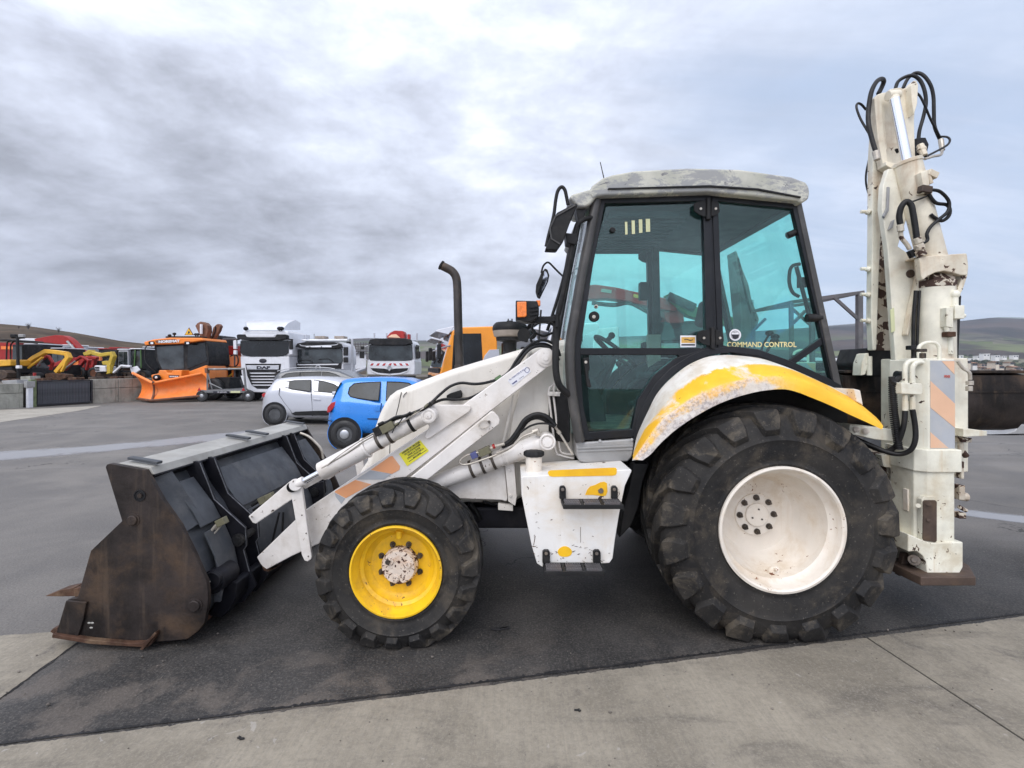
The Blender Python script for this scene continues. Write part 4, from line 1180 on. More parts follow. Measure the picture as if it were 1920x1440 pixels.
# wear strip near the side plate
part('wear_strip', M().grid([[P(277, 886, 2.99), P(318, 876, 3.12)], [P(347, 998, 3.0), P(383, 975, 3.15)]]).grid([[P(277, 886, 2.99)+Vector((-.01, 0, -.01)), P(318, 876, 3.12)+Vector((-.01, 0, -.01))], [P(347, 998, 3.0)+Vector((-.01, 0, -.01)), P(383, 975, 3.15)+Vector((-.01, 0, -.01))]]), 'slate_paint')
# ribs: pairs of profiled plates
ribp = [(263, 892), (289, 887), (300, 890), (330, 968), (396, 1028), (398, 1066), (392, 1075), (404, 1120), (418, 1150), (392, 1185), (345, 1190), (365, 1150), (366, 1105), (350, 1050), (316, 985)]
def ribplate(yc, sc=1.):
    o = part('bucket_rib', M().prism(bx(ribp, 2.95), yc-.012, yc+.012), 'dark_paint', bev=.003)
    part('edge_highlight', M().ring(bx([(300, 891), (330, 968), (396, 1028), (398, 1066), (392, 1075), (404, 1120)], 2.95), .004, yc-.0145, yc-.009, closed=False), 'highlight_steel', o)  # thin light strip painted as the highlight along the rib edge
    return o
ribs = [ribplate(y) for y in (3.34, 3.50, 4.62, 4.78)]
for yc in (3.34, 4.62):
    part('rib_pin', M().cyl((P(390, 1052, 2.95).x-.02, yc-.045, P(390, 1052, 2.95).z), (P(390, 1052, 2.95).x-.02, yc+.20, P(390, 1052, 2.95).z), .026, n=18).cyl((P(390, 1052, 2.95).x-.02, yc-.04, P(390, 1052, 2.95).z), (P(390, 1052, 2.95).x-.02, yc-.013, P(390, 1052, 2.95).z), .042, n=18), 'machine_black', bev=.003)
    part('rib_pin', M().cyl((P(390, 1140, 2.95).x, yc-.035, P(390, 1140, 2.95).z), (P(390, 1140, 2.95).x, yc+.20, P(390, 1140, 2.95).z), .034, n=18), 'machine_black', bev=.003)
# inset back panels between the ribs
for y0, y1 in ((3.10, 3.31), (3.54, 4.58), (4.82, 5.10)):
    sheet('back_panel', [(282, 922), (324, 978), (340, 1008)], .012, y0, y1, 'slate_paint').location = Vector((.022, 0, .01))
    sheet('back_panel', [(345, 1015), (366, 1062), (376, 1110)], .012, y0, y1, 'slate_paint').location = Vector((.026, 0, .0))
far = bk.copy(); COL.objects.link(far); far.parent = T; far.location = Vector((0, BW-.0, 0))
# pins and hole on the side plate
for x, y, r in ((250, 975, .030), (366, 1135, .034)):
    p = P(x, y, Yb)
    part('plate_boss', M().lathe(p, [(r*1.35, .0), (r*1.35, -.004), (r, -.005), (r, -.014), (r*.86, -.017), (.0005, -.017)], 20), 'bucket_steel', bk, sm=30)
p = P(262, 929, Yb)
part('plate_hole', M().lathe(p, [(.036, .0), (.036, -.004), (.030, -.0045), (.029, .0), (.0005, -.0012)], 20), 'machine_black', bk, sm=30)
part('plate_hole', M().cyl(p+Vector((.004, -.001, 0)), p+Vector((.004, -.008, 0)), .014, n=12), 'bucket_steel', bk)
for x, y in ((173, 1168), (167, 1168), (171, 1177)):
    p = P(x, y, Yb); part('weld_spot', M().sph(p, (.011, .003, .006), 8, 5), 'edge_grey', bk)
# teeth
def tooth(tip, root, w, Y, name='bucket_tooth'):
    t0 = P(tip[0], tip[1], Y); r0 = P(root[0], root[1], Y)
    d = (r0-t0); u = Vector((0, w/2, 0)); n = Vector((-d.z, 0, d.x)).normalized()*.028
    m = M().add([t0-u*.35, t0+u*.35, r0-u+n, r0+u+n, r0+u-n, r0-u-n, L(t0, r0, .55)-u*.8+n*.9, L(t0, r0, .55)+u*.8+n*.9, L(t0, r0, .55)+u*.8-n*.55, L(t0, r0, .55)-u*.8-n*.55],
                [(0, 1, 7, 6), (6, 7, 3, 2), (1, 0, 9, 8), (8, 9, 5, 4), (0, 6, 9), (6, 2, 5, 9), (1, 8, 7), (7, 8, 4, 3), (2, 3, 4, 5)])
    return part(name, m, 'bucket_rust', bev=.004)
tooth((88, 1116), (152, 1104), .09, 3.10)
tooth((97, 1182), (118, 1180), .07, 2.965)
for i in range(5):
    tooth((88+i*2, 1116), (152+i*2, 1108), .09, 3.10).location = Vector((-.0, .42*(i+1), 0)) if i < 5 else None
part('upper_lip', M().prism(bx([(145, 1100), (178, 1094), (182, 1108), (148, 1118)], 3.0), 2.97, 5.17), 'bucket_rust', bev=.006)
# bucket cylinders, hoses on its back
m = M().ptube([(421, 974), (405, 985), (393, 999), (382, 1008), (367, 1018), (356, 1014)], 3.17, 2.6, n=8).ptube([(414, 984), (398, 996), (385, 1008), (368, 1024), (364, 1034), (368, 1055), (380, 1078), (386, 1086)], 3.2, 2.2, n=8)
m.ptube([(416, 983), (402, 1000), (384, 1013), (372, 1030), (366, 1052)], 3.18, 1.7, n=8)
part('bucket_hose', m, 'steel_pipe', sm=60)
part('hose_coupler', M().box(P(416, 978, 3.18), (.06, .05, .045), ry=R(-25)), 'olive_valve', bev=.004)
m = M().ptube([(545, 905), (525, 922), (505, 932), (488, 938), (472, 948)], 3.5, 3, n=8).ptube([(536, 920), (515, 932), (495, 945), (475, 957)], 3.5, 3, n=8).ptube([(531, 960), (530, 1000), (536, 1030)], 3.6, 2, n=8).ptube([(524, 960), (512, 1010), (509, 1030)], 3.6, 2, n=8)
part('bucket_hose', m, 'hose_rubber', sm=60)
part('hose_coupler', M().box(P(504, 931, 3.46), (.07, .05, .04), ry=R(-25)).box(P(494, 937, 3.46), (.05, .06, .05), ry=R(-25)), 'olive_valve', bev=.004)
part('clam_cylinder', M().cyl(P(398, 1092, 3.05), P(398, 1092, 3.05)+Vector((0, .18, 0)), .075, n=22).cyl(P(396, 1090, 3.02), P(396, 1090, 3.02)+Vector((0, .03, 0)), .055, n=22), 'dark_paint', bev=.006)
part('grease_nipple', M().cyl(P(392, 1091, 3.02), P(392, 1091, 2.99), .007, n=8), 'steel_pipe')
part('clam_ear', M().pp([(383, 1086), (392, 1078), (404, 1083), (413, 1092), (418, 1106), (414, 1128), (402, 1128), (404, 1110), (398, 1098), (388, 1094)], 3.08, 3.07, 3.09), 'slate_paint', bev=.004)
part('clam_seat', M().prism(bx([(345, 1192), (366, 1150), (392, 1120), (406, 1124), (400, 1160), (375, 1195)], 2.95), 3.18, 5.05), 'dark_paint', bev=.01)
m = M().ptube([(563, 812), (578, 818), (590, 828), (602, 842), (606, 860)], 4.95, 2.4, n=8)
part('bucket_hose', m, 'steel_pipe', sm=60)
part('rod_end_bracket', M().pp([(568, 940), (582, 915), (592, 905), (610, 900), (612, 925), (600, 960), (588, 1000)], 4.66, 4.6, 4.64), 'dark_paint', bev=.006)

# ---------------------------------------------------------------- step tank
tank = [(977, 894), (1183, 880), (1185, 883), (1172, 911), (1161, 965), (1153, 1014), (1149, 1047), (1143, 1056), (1080, 1060), (1016, 1063), (1007, 1057), (997, 1024), (984, 960), (978, 929)]
tk = part('fuel_tank', M().pp(tank, 3.05, 3.05, 3.46), 'tank_paint', bev=.016, seg=3)
part('tank_stripe', M().pp([(1027, 887), (1028, 883.5), (1032, 881.5), (1148, 876.5), (1154, 876.5), (1156, 879), (1156, 886), (1154, 890), (1148, 891.5), (1036, 893.5), (1030, 892)], 3.055, 3.0475, 3.052), 'yellow_paint', tk)
part('tank_patch', M().pp([(1097, 928), (1101, 918), (1106, 912), (1116, 909), (1126, 904), (1133, 903), (1138, 906), (1139, 922), (1136, 929), (1130, 930), (1112, 928)], 3.05, 3.048, 3.052), 'yellow_paint', tk, label='yellow touched-up paint patch')
part('tank_patch', M().pp([(1059+13.5*math.cos(a), 1034.5+10*math.sin(a)*(1+.06*math.sin(3*a))) for a in [i/18*6.283 for i in range(18)]], 3.05, 3.048, 3.052), 'yellow_paint', tk, label='round yellow touched-up paint patch')
part('tank_drain', M().cyl(P(1126.5, 920, 3.05), P(1126.5, 920, 3.044), .018, n=8), 'nut_steel', tk)
rs = random.Random(9)
m = M()
for i in range(46):
    x = rs.choice([rs.uniform(1028, 1060), rs.uniform(1070, 1115), rs.uniform(1000, 1010), rs.uniform(1045, 1150)]); y = rs.uniform(1024, 1054) if i < 34 else rs.uniform(950, 1030)
    s = rs.uniform(.4, 1.5); a_ = rs.uniform(-.6, .6); l = rs.uniform(.8, 4)
    if (x-1059)**2/180+(y-1034)**2/120 < 1: continue
    dx_, dy_ = math.cos(a_)*l, math.sin(a_)*l
    m.pp([(x-dx_, y-dy_), (x, y-s*.6), (x+dx_, y+dy_), (x, y+s*.6)], 3.05, 3.0478, 3.051)
m.pp([(1088, 988), (1088.7, 988), (1088.9, 1017), (1088.3, 1017)], 3.05, 3.0478, 3.051)
m.pp([(1003, 1005), (1004, 1005), (1001, 1022), (1000, 1022)], 3.05, 3.0478, 3.051)
part('paint_chip', m, 'bucket_rust', tk); kids(tk)[-1]['kind'] = 'stuff'
pc = P(1001, 870, 3.2)
part('filler_neck', M().cyl(P(1001, 884, 3.2), P(1001, 855, 3.2), .054, n=32), 'rim_cream', tk, sm=40)
cap = M(); nn = 60; zt = P(1001, 855, 3.2)
prc = [(.0005, 0), (.060, .0), (.066, .006), (.066, .026), (.060, .034), (.03, .036), (.001, .036)]
vs = [Vector((zt.x+(r*(1+.045*math.cos(10*2*math.pi*i/nn)) if r > .05 else r)*math.cos(2*math.pi*i/nn), zt.y+(r*(1+.045*math.cos(10*2*math.pi*i/nn)) if r > .05 else r)*math.sin(2*math.pi*i/nn), zt.z+o)) for r, o in prc for i in range(nn)]
cap.add(vs, [(j*nn+i, j*nn+(i+1) % nn, (j+1)*nn+(i+1) % nn, (j+1)*nn+i) for j in range(len(prc)-1) for i in range(nn)])
part('filler_cap', cap, 'black_plastic', tk, sm=40)
def step(x0, x1, ytop, ytread, ybot, xl, xr, wl):
    st = bpy.data.objects.new('step', None); COL.objects.link(st); st.parent = T; ORG[st] = ORG[T]
    for xa in (xl, xr):
        part('step_bracket', M().pp([(xa, ytop+3), (xa+3, ytop), (xa+wl-3, ytop), (xa+wl, ytop+4), (xa+wl, ytread), (xa, ytread)], 3.03, 3.020, 3.047), 'black_plastic', st, bev=.004)
        part('step_bolt', M().cyl(P(xa+wl/2, ytop+7, 3.022), P(xa+wl/2, ytop+7, 3.008), .012, n=6), 'nut_steel', st, bev=.002)
    za = P(x0, ytread, 3.03).z; zb = za-.030
    X0 = P(x0, ytread, 3.03).x; X1 = P(x1, ytread, 3.03).x
    f = M()
    Yo = 2.905
    f.bb(X0, X1, Yo, Yo+.012, zb, za-.004).bb(X0, X1, 3.034, 3.046, zb, za-.004).bb(X0, X0+.012, Yo+.012, 3.034, zb, za-.004).bb(X1-.012, X1, Yo+.012, 3.034, zb, za-.004)
    for k in (1, 2):
        xx = X0+(X1-X0)*k/3
        f.bb(xx-.009, xx+.009, Yo+.012, 3.034, za-.014, za-.004)
    part('step_frame', f, 'black_plastic', st, bev=.003)
    for k in range(3):
        for r_ in range(3):
            xa = X0+(X1-X0)*k/3+.014; xb = X0+(X1-X0)*(k+1)/3-.014
            yy = Yo+.026+r_*.036
            tm = M().bb(xa, xb, yy, yy+.014, za-.010, za-.002)
            nt_ = 9
            for q_ in range(nt_):
                xx = xa+(xb-xa)*(q_+.5)/nt_
                tm.box((xx, yy+.007, za), (.006, .013, .007))
            part('step_grip', tm, 'frame_grey', st)
step(1052, 1161, 911, 935, 948, 1049, 1146, 12)
step(1018, 1128, 1031, 1055, 1070, 1017, 1112, 14)
part('tank_rear_panel', M().pp([(1188, 868), (1216, 868), (1205, 900), (1196, 950), (1182, 985), (1160, 1008), (1168, 950), (1178, 915)], 3.30, 3.28, 3.42), 'black_trim', bev=.01)
part('panel_bolt', M().cyl(P(1169, 955, 3.28), P(1169, 955, 3.262), .012, n=10), 'black_trim')
# ---------------------------------------------------------------- cab
sill = [(1079, 818), (1092, 829), (1190, 822), (1188, 845), (1185, 858), (1177, 866), (1096, 868), (1086, 865), (1081, 853)]
sl_ = part('cab_sill', M().pp(sill, YN, YN, YF), 'sill_grey', bev=.014, seg=3)
for yy in (840, 846):
    part('sill_rib', M().pring([(1083, yy), (1186, yy-4)], 3, YN, YN-.008, YN+.004, closed=False), 'sill_grey', sl_, bev=.002)
for x, y in ((1125, 824.5), (1184.5, 822)):
    part('sill_screw', M().cyl(P(x, y+2, YN), P(x, y+2, YN-.008), .010, n=12), 'sill_grey', sl_)
part('cab_floor', M().pp([(1090, 808), (1330, 800), (1330, 822), (1090, 828)], YN, YN+.06, YF-.06), 'cab_floor')

def frame_side(yn, sgn):
    """one side of the cab: yn = plane, sgn = +1 near side (goes inwards), -1 far side"""
    near = sgn > 0
    y0, y1 = (yn, yn+.055) if near else (yn-.055, yn)
    Y = YN
    out = []
    def ad(o): out.append(o); return o
    ad(part('cab_pillar', M().ptube([(1118, 374), (1108, 430), (1094, 500), (1078, 590), (1069, 650), (1071, 720), (1080, 790), (1088, 828)], Y, 9.5, n=14, sub=4).xf(Matrix.Translation((0, 0 if near else yn-YN, 0))), 'pillar_grey', sm=60))
    door = [(1128, 374), (1326, 369), (1332, 655), (1318, 663), (1270, 678), (1232, 708), (1203, 752), (1191, 812), (1098, 818), (1086, 760), (1081, 655), (1104, 500)]
    ad(part('door_frame', M().pring(door, 15, Y, y0, y1), 'black_frame', bev=.005))
    ad(part('door_rail', M().pring([(1082, 659), (1325, 659)], 13, Y, y0+.004, y1-.004, closed=False), 'black_frame', bev=.004))
    # plate filling behind the lower glass edge
    ad(part('door_corner', M().pp([(1272, 665), (1329, 664), (1322, 668), (1280, 684), (1240, 716), (1225, 728), (1250, 690), (1276, 672)], Y, y0+.006, y1-.01), 'black_frame'))
    ad(part('header_rail', M().pring([(1112, 368), (1330, 362), (1500, 379)], 14, Y, y0-.004, y1+.03 if near else y1, closed=False), 'black_frame', bev=.004))
    ad(part('centre_pillar', M().pp([(1327, 366), (1344, 366), (1352, 652), (1334, 655)], Y, y0+.010, y1+.05 if near else y1-.01), 'black_frame', bev=.005))
    rg = [(1341, 371), (1492, 386), (1568, 724), (1545, 712), (1480, 684), (1420, 666), (1352, 652)]
    ad(part('rear_side_frame', M().pring(rg, 11, Y, y0+.002, y1-.006), 'black_frame', bev=.004))
    ad(part('corner_pillar', M().pp([(1492, 378), (1503, 380), (1579, 730), (1566, 730)], Y, y0-.004, y1+.02 if near else y1), 'pillar_grey', bev=.006))
    ad(part('brace', M().pring([(1472, 690), (1551, 634)], 12, Y, y0+.012, y1-.01, closed=False), 'black_frame', bev=.004))
    ad(part('arch_frame', M().pring([(1192, 828), (1198, 796), (1212, 758), (1234, 722), (1262, 694), (1296, 672), (1330, 659), (1372, 655), (1420, 661), (1482, 683), (1545, 712), (1575, 728)], 12, Y, y0-.006, y1+.03 if near else y1, closed=False), 'black_frame', bev=.004))
    yg = yn+.026 if near else yn-.026
    ad(part('door_window', M().pp([(1138, 385), (1317, 379), (1324, 653), (1089, 653), (1109, 500)], Y, yg, yg+.005), 'cab_glass'))
    ad(part('lower_door_window', M().pp([(1106, 665), (1276, 665), (1258, 680), (1228, 706), (1203, 740), (1191, 770), (1181, 802), (1176, 805), (1112, 805), (1108, 800), (1104, 730)], Y, yg, yg+.005), 'cab_glass'))
    ad(part('rear_side_window', M().pp([(1343, 373), (1490, 388), (1564, 718), (1480, 682), (1415, 662), (1352, 650)], Y, yg, yg+.005), 'cab_glass'))
    # hinges
    for (xx, yy, w_) in ((1326, 393, 26), (1334, 634, 28)):
        hm = M().pp([(xx-w_, yy-10), (xx-w_+8, yy-14), (xx-4, yy-16), (xx-4, yy+15), (xx-w_+10, yy+11), (xx-w_, yy+4)], Y, yn-.016*sgn, yn-.003*sgn)
        hm.pp([(xx+6, yy-16), (xx+20, yy-12), (xx+22, yy+6), (xx+14, yy+12), (xx+6, yy+14)], Y, yn-.016*sgn, yn-.003*sgn)
        hp = P(xx+1, yy-20, Y); hq = P(xx+1, yy+20, Y)
        hm.cyl((hp.x, yn-.012*sgn, hp.z), (hq.x, yn-.012*sgn, hq.z), .017, n=14)
        h = ad(part('door_hinge', hm, 'black_plastic', bev=.003))
        for dx__ in (-w_+12, 14):
            q = P(xx+dx__, yy, Y)
            part('hinge_screw', M().cyl((q.x, yn-.014*sgn, q.z), (q.x, yn-.022*sgn, q.z), .0085, n=10), 'steel_pipe', h)
    return out
frame_side(YN, 1)
frame_side(YF, -1)
# near door furniture
q = P(1112, 580, YN)
dw = [o for o in bpy.data.objects if o.name.startswith('door_window')][0]
def disc(name, x, y, r, mat, Y=YN+.024, th=.01, parent=T, r2=None):
    return part(name, M().lathe(P(x, y, Y), [(r, 0), (r, -th*.6), (r*.8, -th), (.0005, -th)], 24), mat, parent, sm=30)
disc('glass_knob', 1113.5, 594, .037, 'black_plastic', th=.022)
disc('knob_screw', 1113.5, 594, .012, 'steel_pipe', Y=YN+.003, th=.004)
disc('glass_knob', 1117.5, 575, .014, 'steel_pipe', th=.012)
disc('knob_screw', 1117.5, 575, .007, 'black_plastic', Y=YN+.012, th=.003)
disc('glass_knob', 1148, 432, .020, 'black_plastic', th=.02)
part('door_handle', M().pp([(1092, 672), (1103, 670), (1105, 690), (1101, 700), (1108, 724), (1105, 727), (1099, 724), (1095, 692)], YN, YN-.03, YN-.001), 'black_plastic', bev=.006)
disc('handle_lock', 1098.5, 679, .010, 'steel_pipe', Y=YN-.03, th=.004)
for i, (x0, y0_, x1, y1_) in enumerate(((1172, 415.5, 1177, 439), (1184.5, 413, 1191, 438), (1198, 411, 1205, 436), (1211, 410, 1219.5, 434))):
    part('tape_strip', M().pp([(x0, y0_), (x1-.5, y0_), (x1, y1_), (x0+.6, y1_+.5)], YN+.02, YN+.0245, YN+.0255), 'tape_cream', dw, label='short pale tape strip stuck on the door window')
lab = part('door_label', M().pp([(1276, 629), (1305.5, 629), (1305.5, 651), (1276, 651)], YN+.02, YN+.0245, YN+.0255), 'label_white', dw)
part('door_label', M().pp([(1278, 632), (1303.5, 632), (1303.5, 643), (1278, 643)], YN+.02, YN+.0238, YN+.0244), 'label_orange', dw)
part('door_label', M().pp([(1278, 645), (1303.5, 645), (1303.5, 648), (1278, 648)], YN+.02, YN+.0238, YN+.0244), 'ink', dw)
m = M().ptube([(1283, 637), (1287, 636), (1294, 638), (1299, 637)], YN+.0235, .8, n=5)
part('door_label', m, 'ink', dw)
rwn = [o for o in bpy.data.objects if o.name.startswith('rear_side_window')][0]
text('lettering', 'COMMAND CONTROL', P(1428, 646.5, YN+.0235), .050, 'cream_print', rwn, sx=.93, ext=.0004, bold=.0008)
disc('round_sticker', 1378.5, 628, .041, 'label_white', th=.001, parent=rwn)
disc('round_sticker', 1378.5, 628, .030, 'ink', Y=YN+.0228, th=.001, parent=rwn)
disc('round_sticker', 1378.5, 628, .0275, 'label_white', Y=YN+.0216, th=.001, parent=rwn)
part('round_sticker', M().pp([(1371, 627), (1386, 627), (1384, 633), (1379, 636), (1374, 634)], YN+.021, YN+.0200, YN+.0205), 'ink', rwn)
text('lettering', 'NEW', P(1378.5, 623, YN+.0198), .014, 'ink', rwn, ext=.0003)

# rear and front glazing
def xz(x, y): p = P(x, y, YN); return p.x, p.z
tx, tz = xz(1496, 386); bx_, bz_ = xz(1570, 722)
rear = M().add([(tx, YN+.06, tz), (tx, YF-.06, tz), (bx_, YF-.06, bz_), (bx_, YN+.06, bz_), (tx+.006, YN+.06, tz), (tx+.006, YF-.06, tz), (bx_+.006, YF-.06, bz_), (bx_+.006, YN+.06, bz_)],
               [(0, 1, 2, 3), (4, 5, 6, 7), (0, 1, 5, 4), (1, 2, 6, 5), (2, 3, 7, 6), (3, 0, 4, 7)])
part('rear_window', rear, 'cab_glass')
part('rear_header', M().bb(tx-.05, tx+.03, YN+.03, YF-.03, tz-.01, tz+.06), 'black_frame', bev=.005)
part('rear_sill', M().bb(bx_-.12, bx_+.03, YN+.03, YF-.03, bz_-.10, bz_+.0), 'black_frame', bev=.005)
m = M().ptube([(1500, 495, YN+.12), (1487, 498, YN+.12), (1481, 508, YN+.12), (1480, 530, YN+.12), (1486, 548, YN+.12), (1498, 556, YN+.12)], YN, 3.4, n=8)
part('rear_grab_handle', m, 'black_plastic', sm=60)
for m in (M().cyl(P(1476, 442, YN+.04), P(1500, 432, YN+.04), .024, n=14), M().cyl(P(1512, 596, YN+.02), P(1540, 596, YN+.02), .028, n=14)):
    part('window_catch', m, 'black_plastic', bev=.003)
part('window_strut', M().box(P(1504, 530, YN+.08), (.05, .05, .07)).ptube([(1493, 500, YN+.06), (1505, 545, YN+.06), (1518, 595, YN+.06)], YN, 4, n=8), 'black_plastic', bev=.003)
# windscreen: bowed sheet between the front pillars
rows = []; rows2 = []
prof = [(1117, 378), (1108, 430), (1094, 500), (1078, 590), (1069, 650), (1066, 700), (1068, 740)]
for (x, y) in prof:
    X, Z = xz(x, y); r_ = []; r2 = []
    for k in range(13):
        u = k/12; yy = YN+.02+(YF-YN-.04)*u
        bow = .03*(1-(2*u-1)**2)
        r_.append(Vector((X-bow, yy, Z))); r2.append(Vector((X-bow+.006, yy, Z)))
    rows.append(r_); rows2.append(r2)
part('windscreen', M().grid(rows).grid(rows2), 'windscreen_glass', sm=60, recalc=False)
part('windscreen_base', M().prismz([(xz(1066, 700)[0]-.17, 3.62), (xz(1066, 700)[0]+.02, YN+.06), (xz(1066, 700)[0]+.02, YF-.06), (xz(1066, 700)[0]-.17, 4.48)], xz(1066, 740)[1]-.35, xz(1066, 735)[1]), 'black_trim', bev=.02)
for yy, dxx in ((YN+.50, -.035), (YF-.46, -.035)):
    pts = [Vector((xz(x, y)[0]+dxx-.008, yy, xz(x, y)[1])) for x, y in prof]
    part('windscreen_bar', M().tube(pts, .012 if yy > YN+.2 else .009, n=8, sub=2), 'black_trim', sm=60)
part('wiper', M().tube([Vector((xz(1066, 700)[0]-.20, 3.7, xz(0, 690)[1])), Vector((xz(1085, 560)[0]-.22, 4.0, xz(0, 560)[1]))], .008, n=6, sub=1), 'black_trim')

# roof
ro = [(1104, 364), (1107, 354), (1111, 347), (1130.6, 333), (1150, 327), (1189, 320), (1290, 314.5), (1387, 317), (1484.5, 331), (1512, 341), (1517, 349), (1519, 359), (1517.6, 372), (1504, 381), (1496, 375.5), (1329, 359.5), (1134.5, 366), (1119, 368), (1112, 374)]
roof = part('cab_roof', M().pp(ro, 3.26, 3.26, 4.84), 'roof_paint', bev=.028, seg=4)
part('roof_corner', M().pp([(1097.5, 388), (1086, 389), (1066, 372), (1072, 364), (1107, 354), (1120, 362), (1119, 368), (1107, 384)], 3.27, 3.265, 3.62), 'roof_paint', roof, bev=.018, seg=3)
part('roof_gutter', M().pp([(1139, 356), (1140, 353.5), (1330, 348), (1420, 354), (1500, 369), (1500, 372), (1420, 357.5), (1330, 351.5)], 3.26, 3.248, 3.262), 'machine_black', roof, bev=.002)
part('roof_hatch', M().pp([(1186, 319), (1192, 316.5), (1217, 314.5), (1220, 318)], 3.5, 3.55, 4.4), 'roof_paint', roof, bev=.01)
part('antenna', M().cyl(P(1132.5, 335, 3.7), P(1125.5, 304, 3.7), .004, .003, 6), 'black_trim')
part('headliner', M().pp([(1120, 378), (1325, 371), (1490, 384), (1490, 380), (1325, 366), (1120, 372)], YN, YN+.03, YF-.03), 'headliner')
m = M()
for i in range(12):
    yy = YN+.14+i*.1
    m.bb(xz(1150, 0)[0], xz(1310, 0)[0], yy, yy+.05, xz(0, 388)[1]-.02, xz(0, 384)[1])
part('liner_rib', m, 'headliner')
# inside
fx, fz = xz(1090, 812)
m = M().bb(1.02, 1.52, 3.78, 4.32, 1.26, 1.42)
seat = part('seat', m, 'seat_cloth', bev=.05, seg=4)
part('seat_back', M().prism([(1.40, 1.38), (1.52, 1.36), (1.66, 2.0), (1.56, 2.03)], 3.80, 4.30), 'seat_cloth', seat, bev=.045, seg=4)
part('headrest', M().prism([(1.56, 2.06), (1.66, 2.04), (1.70, 2.26), (1.61, 2.28)], 3.92, 4.18), 'seat_cloth', seat, bev=.04, seg=4)
part('armrest', M().bb(1.12, 1.50, 3.70, 3.77, 1.60, 1.66).bb(1.12, 1.50, 4.33, 4.40, 1.60, 1.66), 'seat_cloth', seat, bev=.02)
m = M()
for i in range(6):
    m.bb(1.08+.0, 1.46, 3.86, 4.24, .98+i*.045, 1.01+i*.045)
part('seat_bellows', m, 'black_plastic', seat, bev=.01)
part('seat_pedestal', M().bb(1.04, 1.60, 3.80, 4.30, .84, .99), 'cab_liner', seat, bev=.02)
# steering column and wheel
wc = Vector((.86, 4.05, 1.84)); nrm = Vector((-.62, 0, -.78)).normalized()
u = Vector((0, 1, 0)); v = nrm.cross(u)
ringp = [wc+(u*math.cos(i/24*2*math.pi)+v*math.sin(i/24*2*math.pi))*.20 for i in range(25)]
sw = part('steering_wheel', M().tube(ringp, .017, n=8, sub=1), 'black_plastic', sm=60)
m = M()
for a_ in (.4, 2.6, 4.7):
    m.cyl(wc+nrm*.03, wc+(u*math.cos(a_)+v*math.sin(a_))*.195, .013, n=8)
m.cyl(wc, wc+nrm*.06, .05, n=16)
part('wheel_spoke', m, 'black_plastic', sw, sm=50)
part('spinner_knob', M().cyl(wc+(u*-.16-v*.12), wc+(u*-.16-v*.12)-nrm*.05, .02).sph(wc+(u*-.16-v*.12)-nrm*.06, .028), 'black_plastic', sw, sm=50)
part('steering_column', M().cyl(wc+nrm*.05, (.60, 4.05, 1.35), .06, .09, 16).prism([(.42, .9), (.80, .9), (.74, 1.42), (.66, 1.62), (.52, 1.66), (.40, 1.50)], 3.86, 4.24), 'cab_liner', bev=.02)
part('dash_binnacle', M().prism([(.46, 1.56), (.60, 1.86), (.68, 1.86), (.76, 1.70), (.66, 1.58)], 3.88, 4.22), 'black_plastic', bev=.02)
m = M().tube([(.72, 3.9, 1.55), (.78, 3.82, 1.72), (.80, 3.78, 1.80)], .008, n=6).sph((.80, 3.78, 1.82), .022).tube([(1.0, 4.42, 1.4), (.98, 4.43, 1.72)], .010, n=6).sph((.98, 4.43, 1.74), .03)
part('control_lever', m, 'black_plastic', sm=50)
part('side_console', M().bb(.86, 1.72, 4.38, 4.70, .86, 1.50), 'cab_liner', bev=.03)
part('floor_mat', M().bb(.50, 1.6, 3.42, 4.66, fz+.0, fz+.02), 'cab_floor')
part('pedal', M().box((.62, 3.72, 1.0), (.10, .08, .015), ry=R(-40)).cyl((.64, 3.72, 1.0), (.60, 3.72, 1.2), .012).box((.62, 3.9, 1.0), (.10, .08, .015), ry=R(-40)), 'black_plastic', bev=.004)
part('fender_inner', M().pring([(1225, 800), (1262, 735), (1320, 690), (1400, 678), (1480, 700), (1560, 745)], 6, YN, YN+.06, YN+.26, closed=False).xf(Matrix.Translation((0, 1.10, 0))), 'cab_liner')
# rear controls
m = M().prism([(1.78, 1.10), (2.05, 1.10), (2.06, 1.66), (2.10, 1.74), (1.74, 1.76), (1.80, 1.62)], 3.70, 4.10)
part('rear_control_tower', m, 'cab_liner', bev=.03)
m = M()
for xx, yy, l in ((1.93, 3.74, .16), (2.0, 3.86, .2), (2.04, 4.02, .24)):
    m.tube([(xx, yy, 1.74), (xx+.05, yy, 1.74+l*.6), (xx+.10, yy, 1.74+l)], .009, n=6).sph((xx+.105, yy, 1.75+l), (.035, .028, .024))
part('control_lever', m, 'black_plastic', sm=50)
part('interior_post_cover', M().pp([(1330, 372), (1346, 372), (1350, 560), (1340, 650), (1330, 650)], YN, YF-.12, YF-.058), 'cab_liner', bev=.01)
part('manual_box', M().bb(1.3, 1.42, YF-.16, YF-.10, 1.62, 2.02), 'filter_beige')
part('coat_hook_box', M().bb(1.02+.2, 1.30, YF-.18, YF-.10, 2.35, 2.52), 'black_plastic', bev=.01)

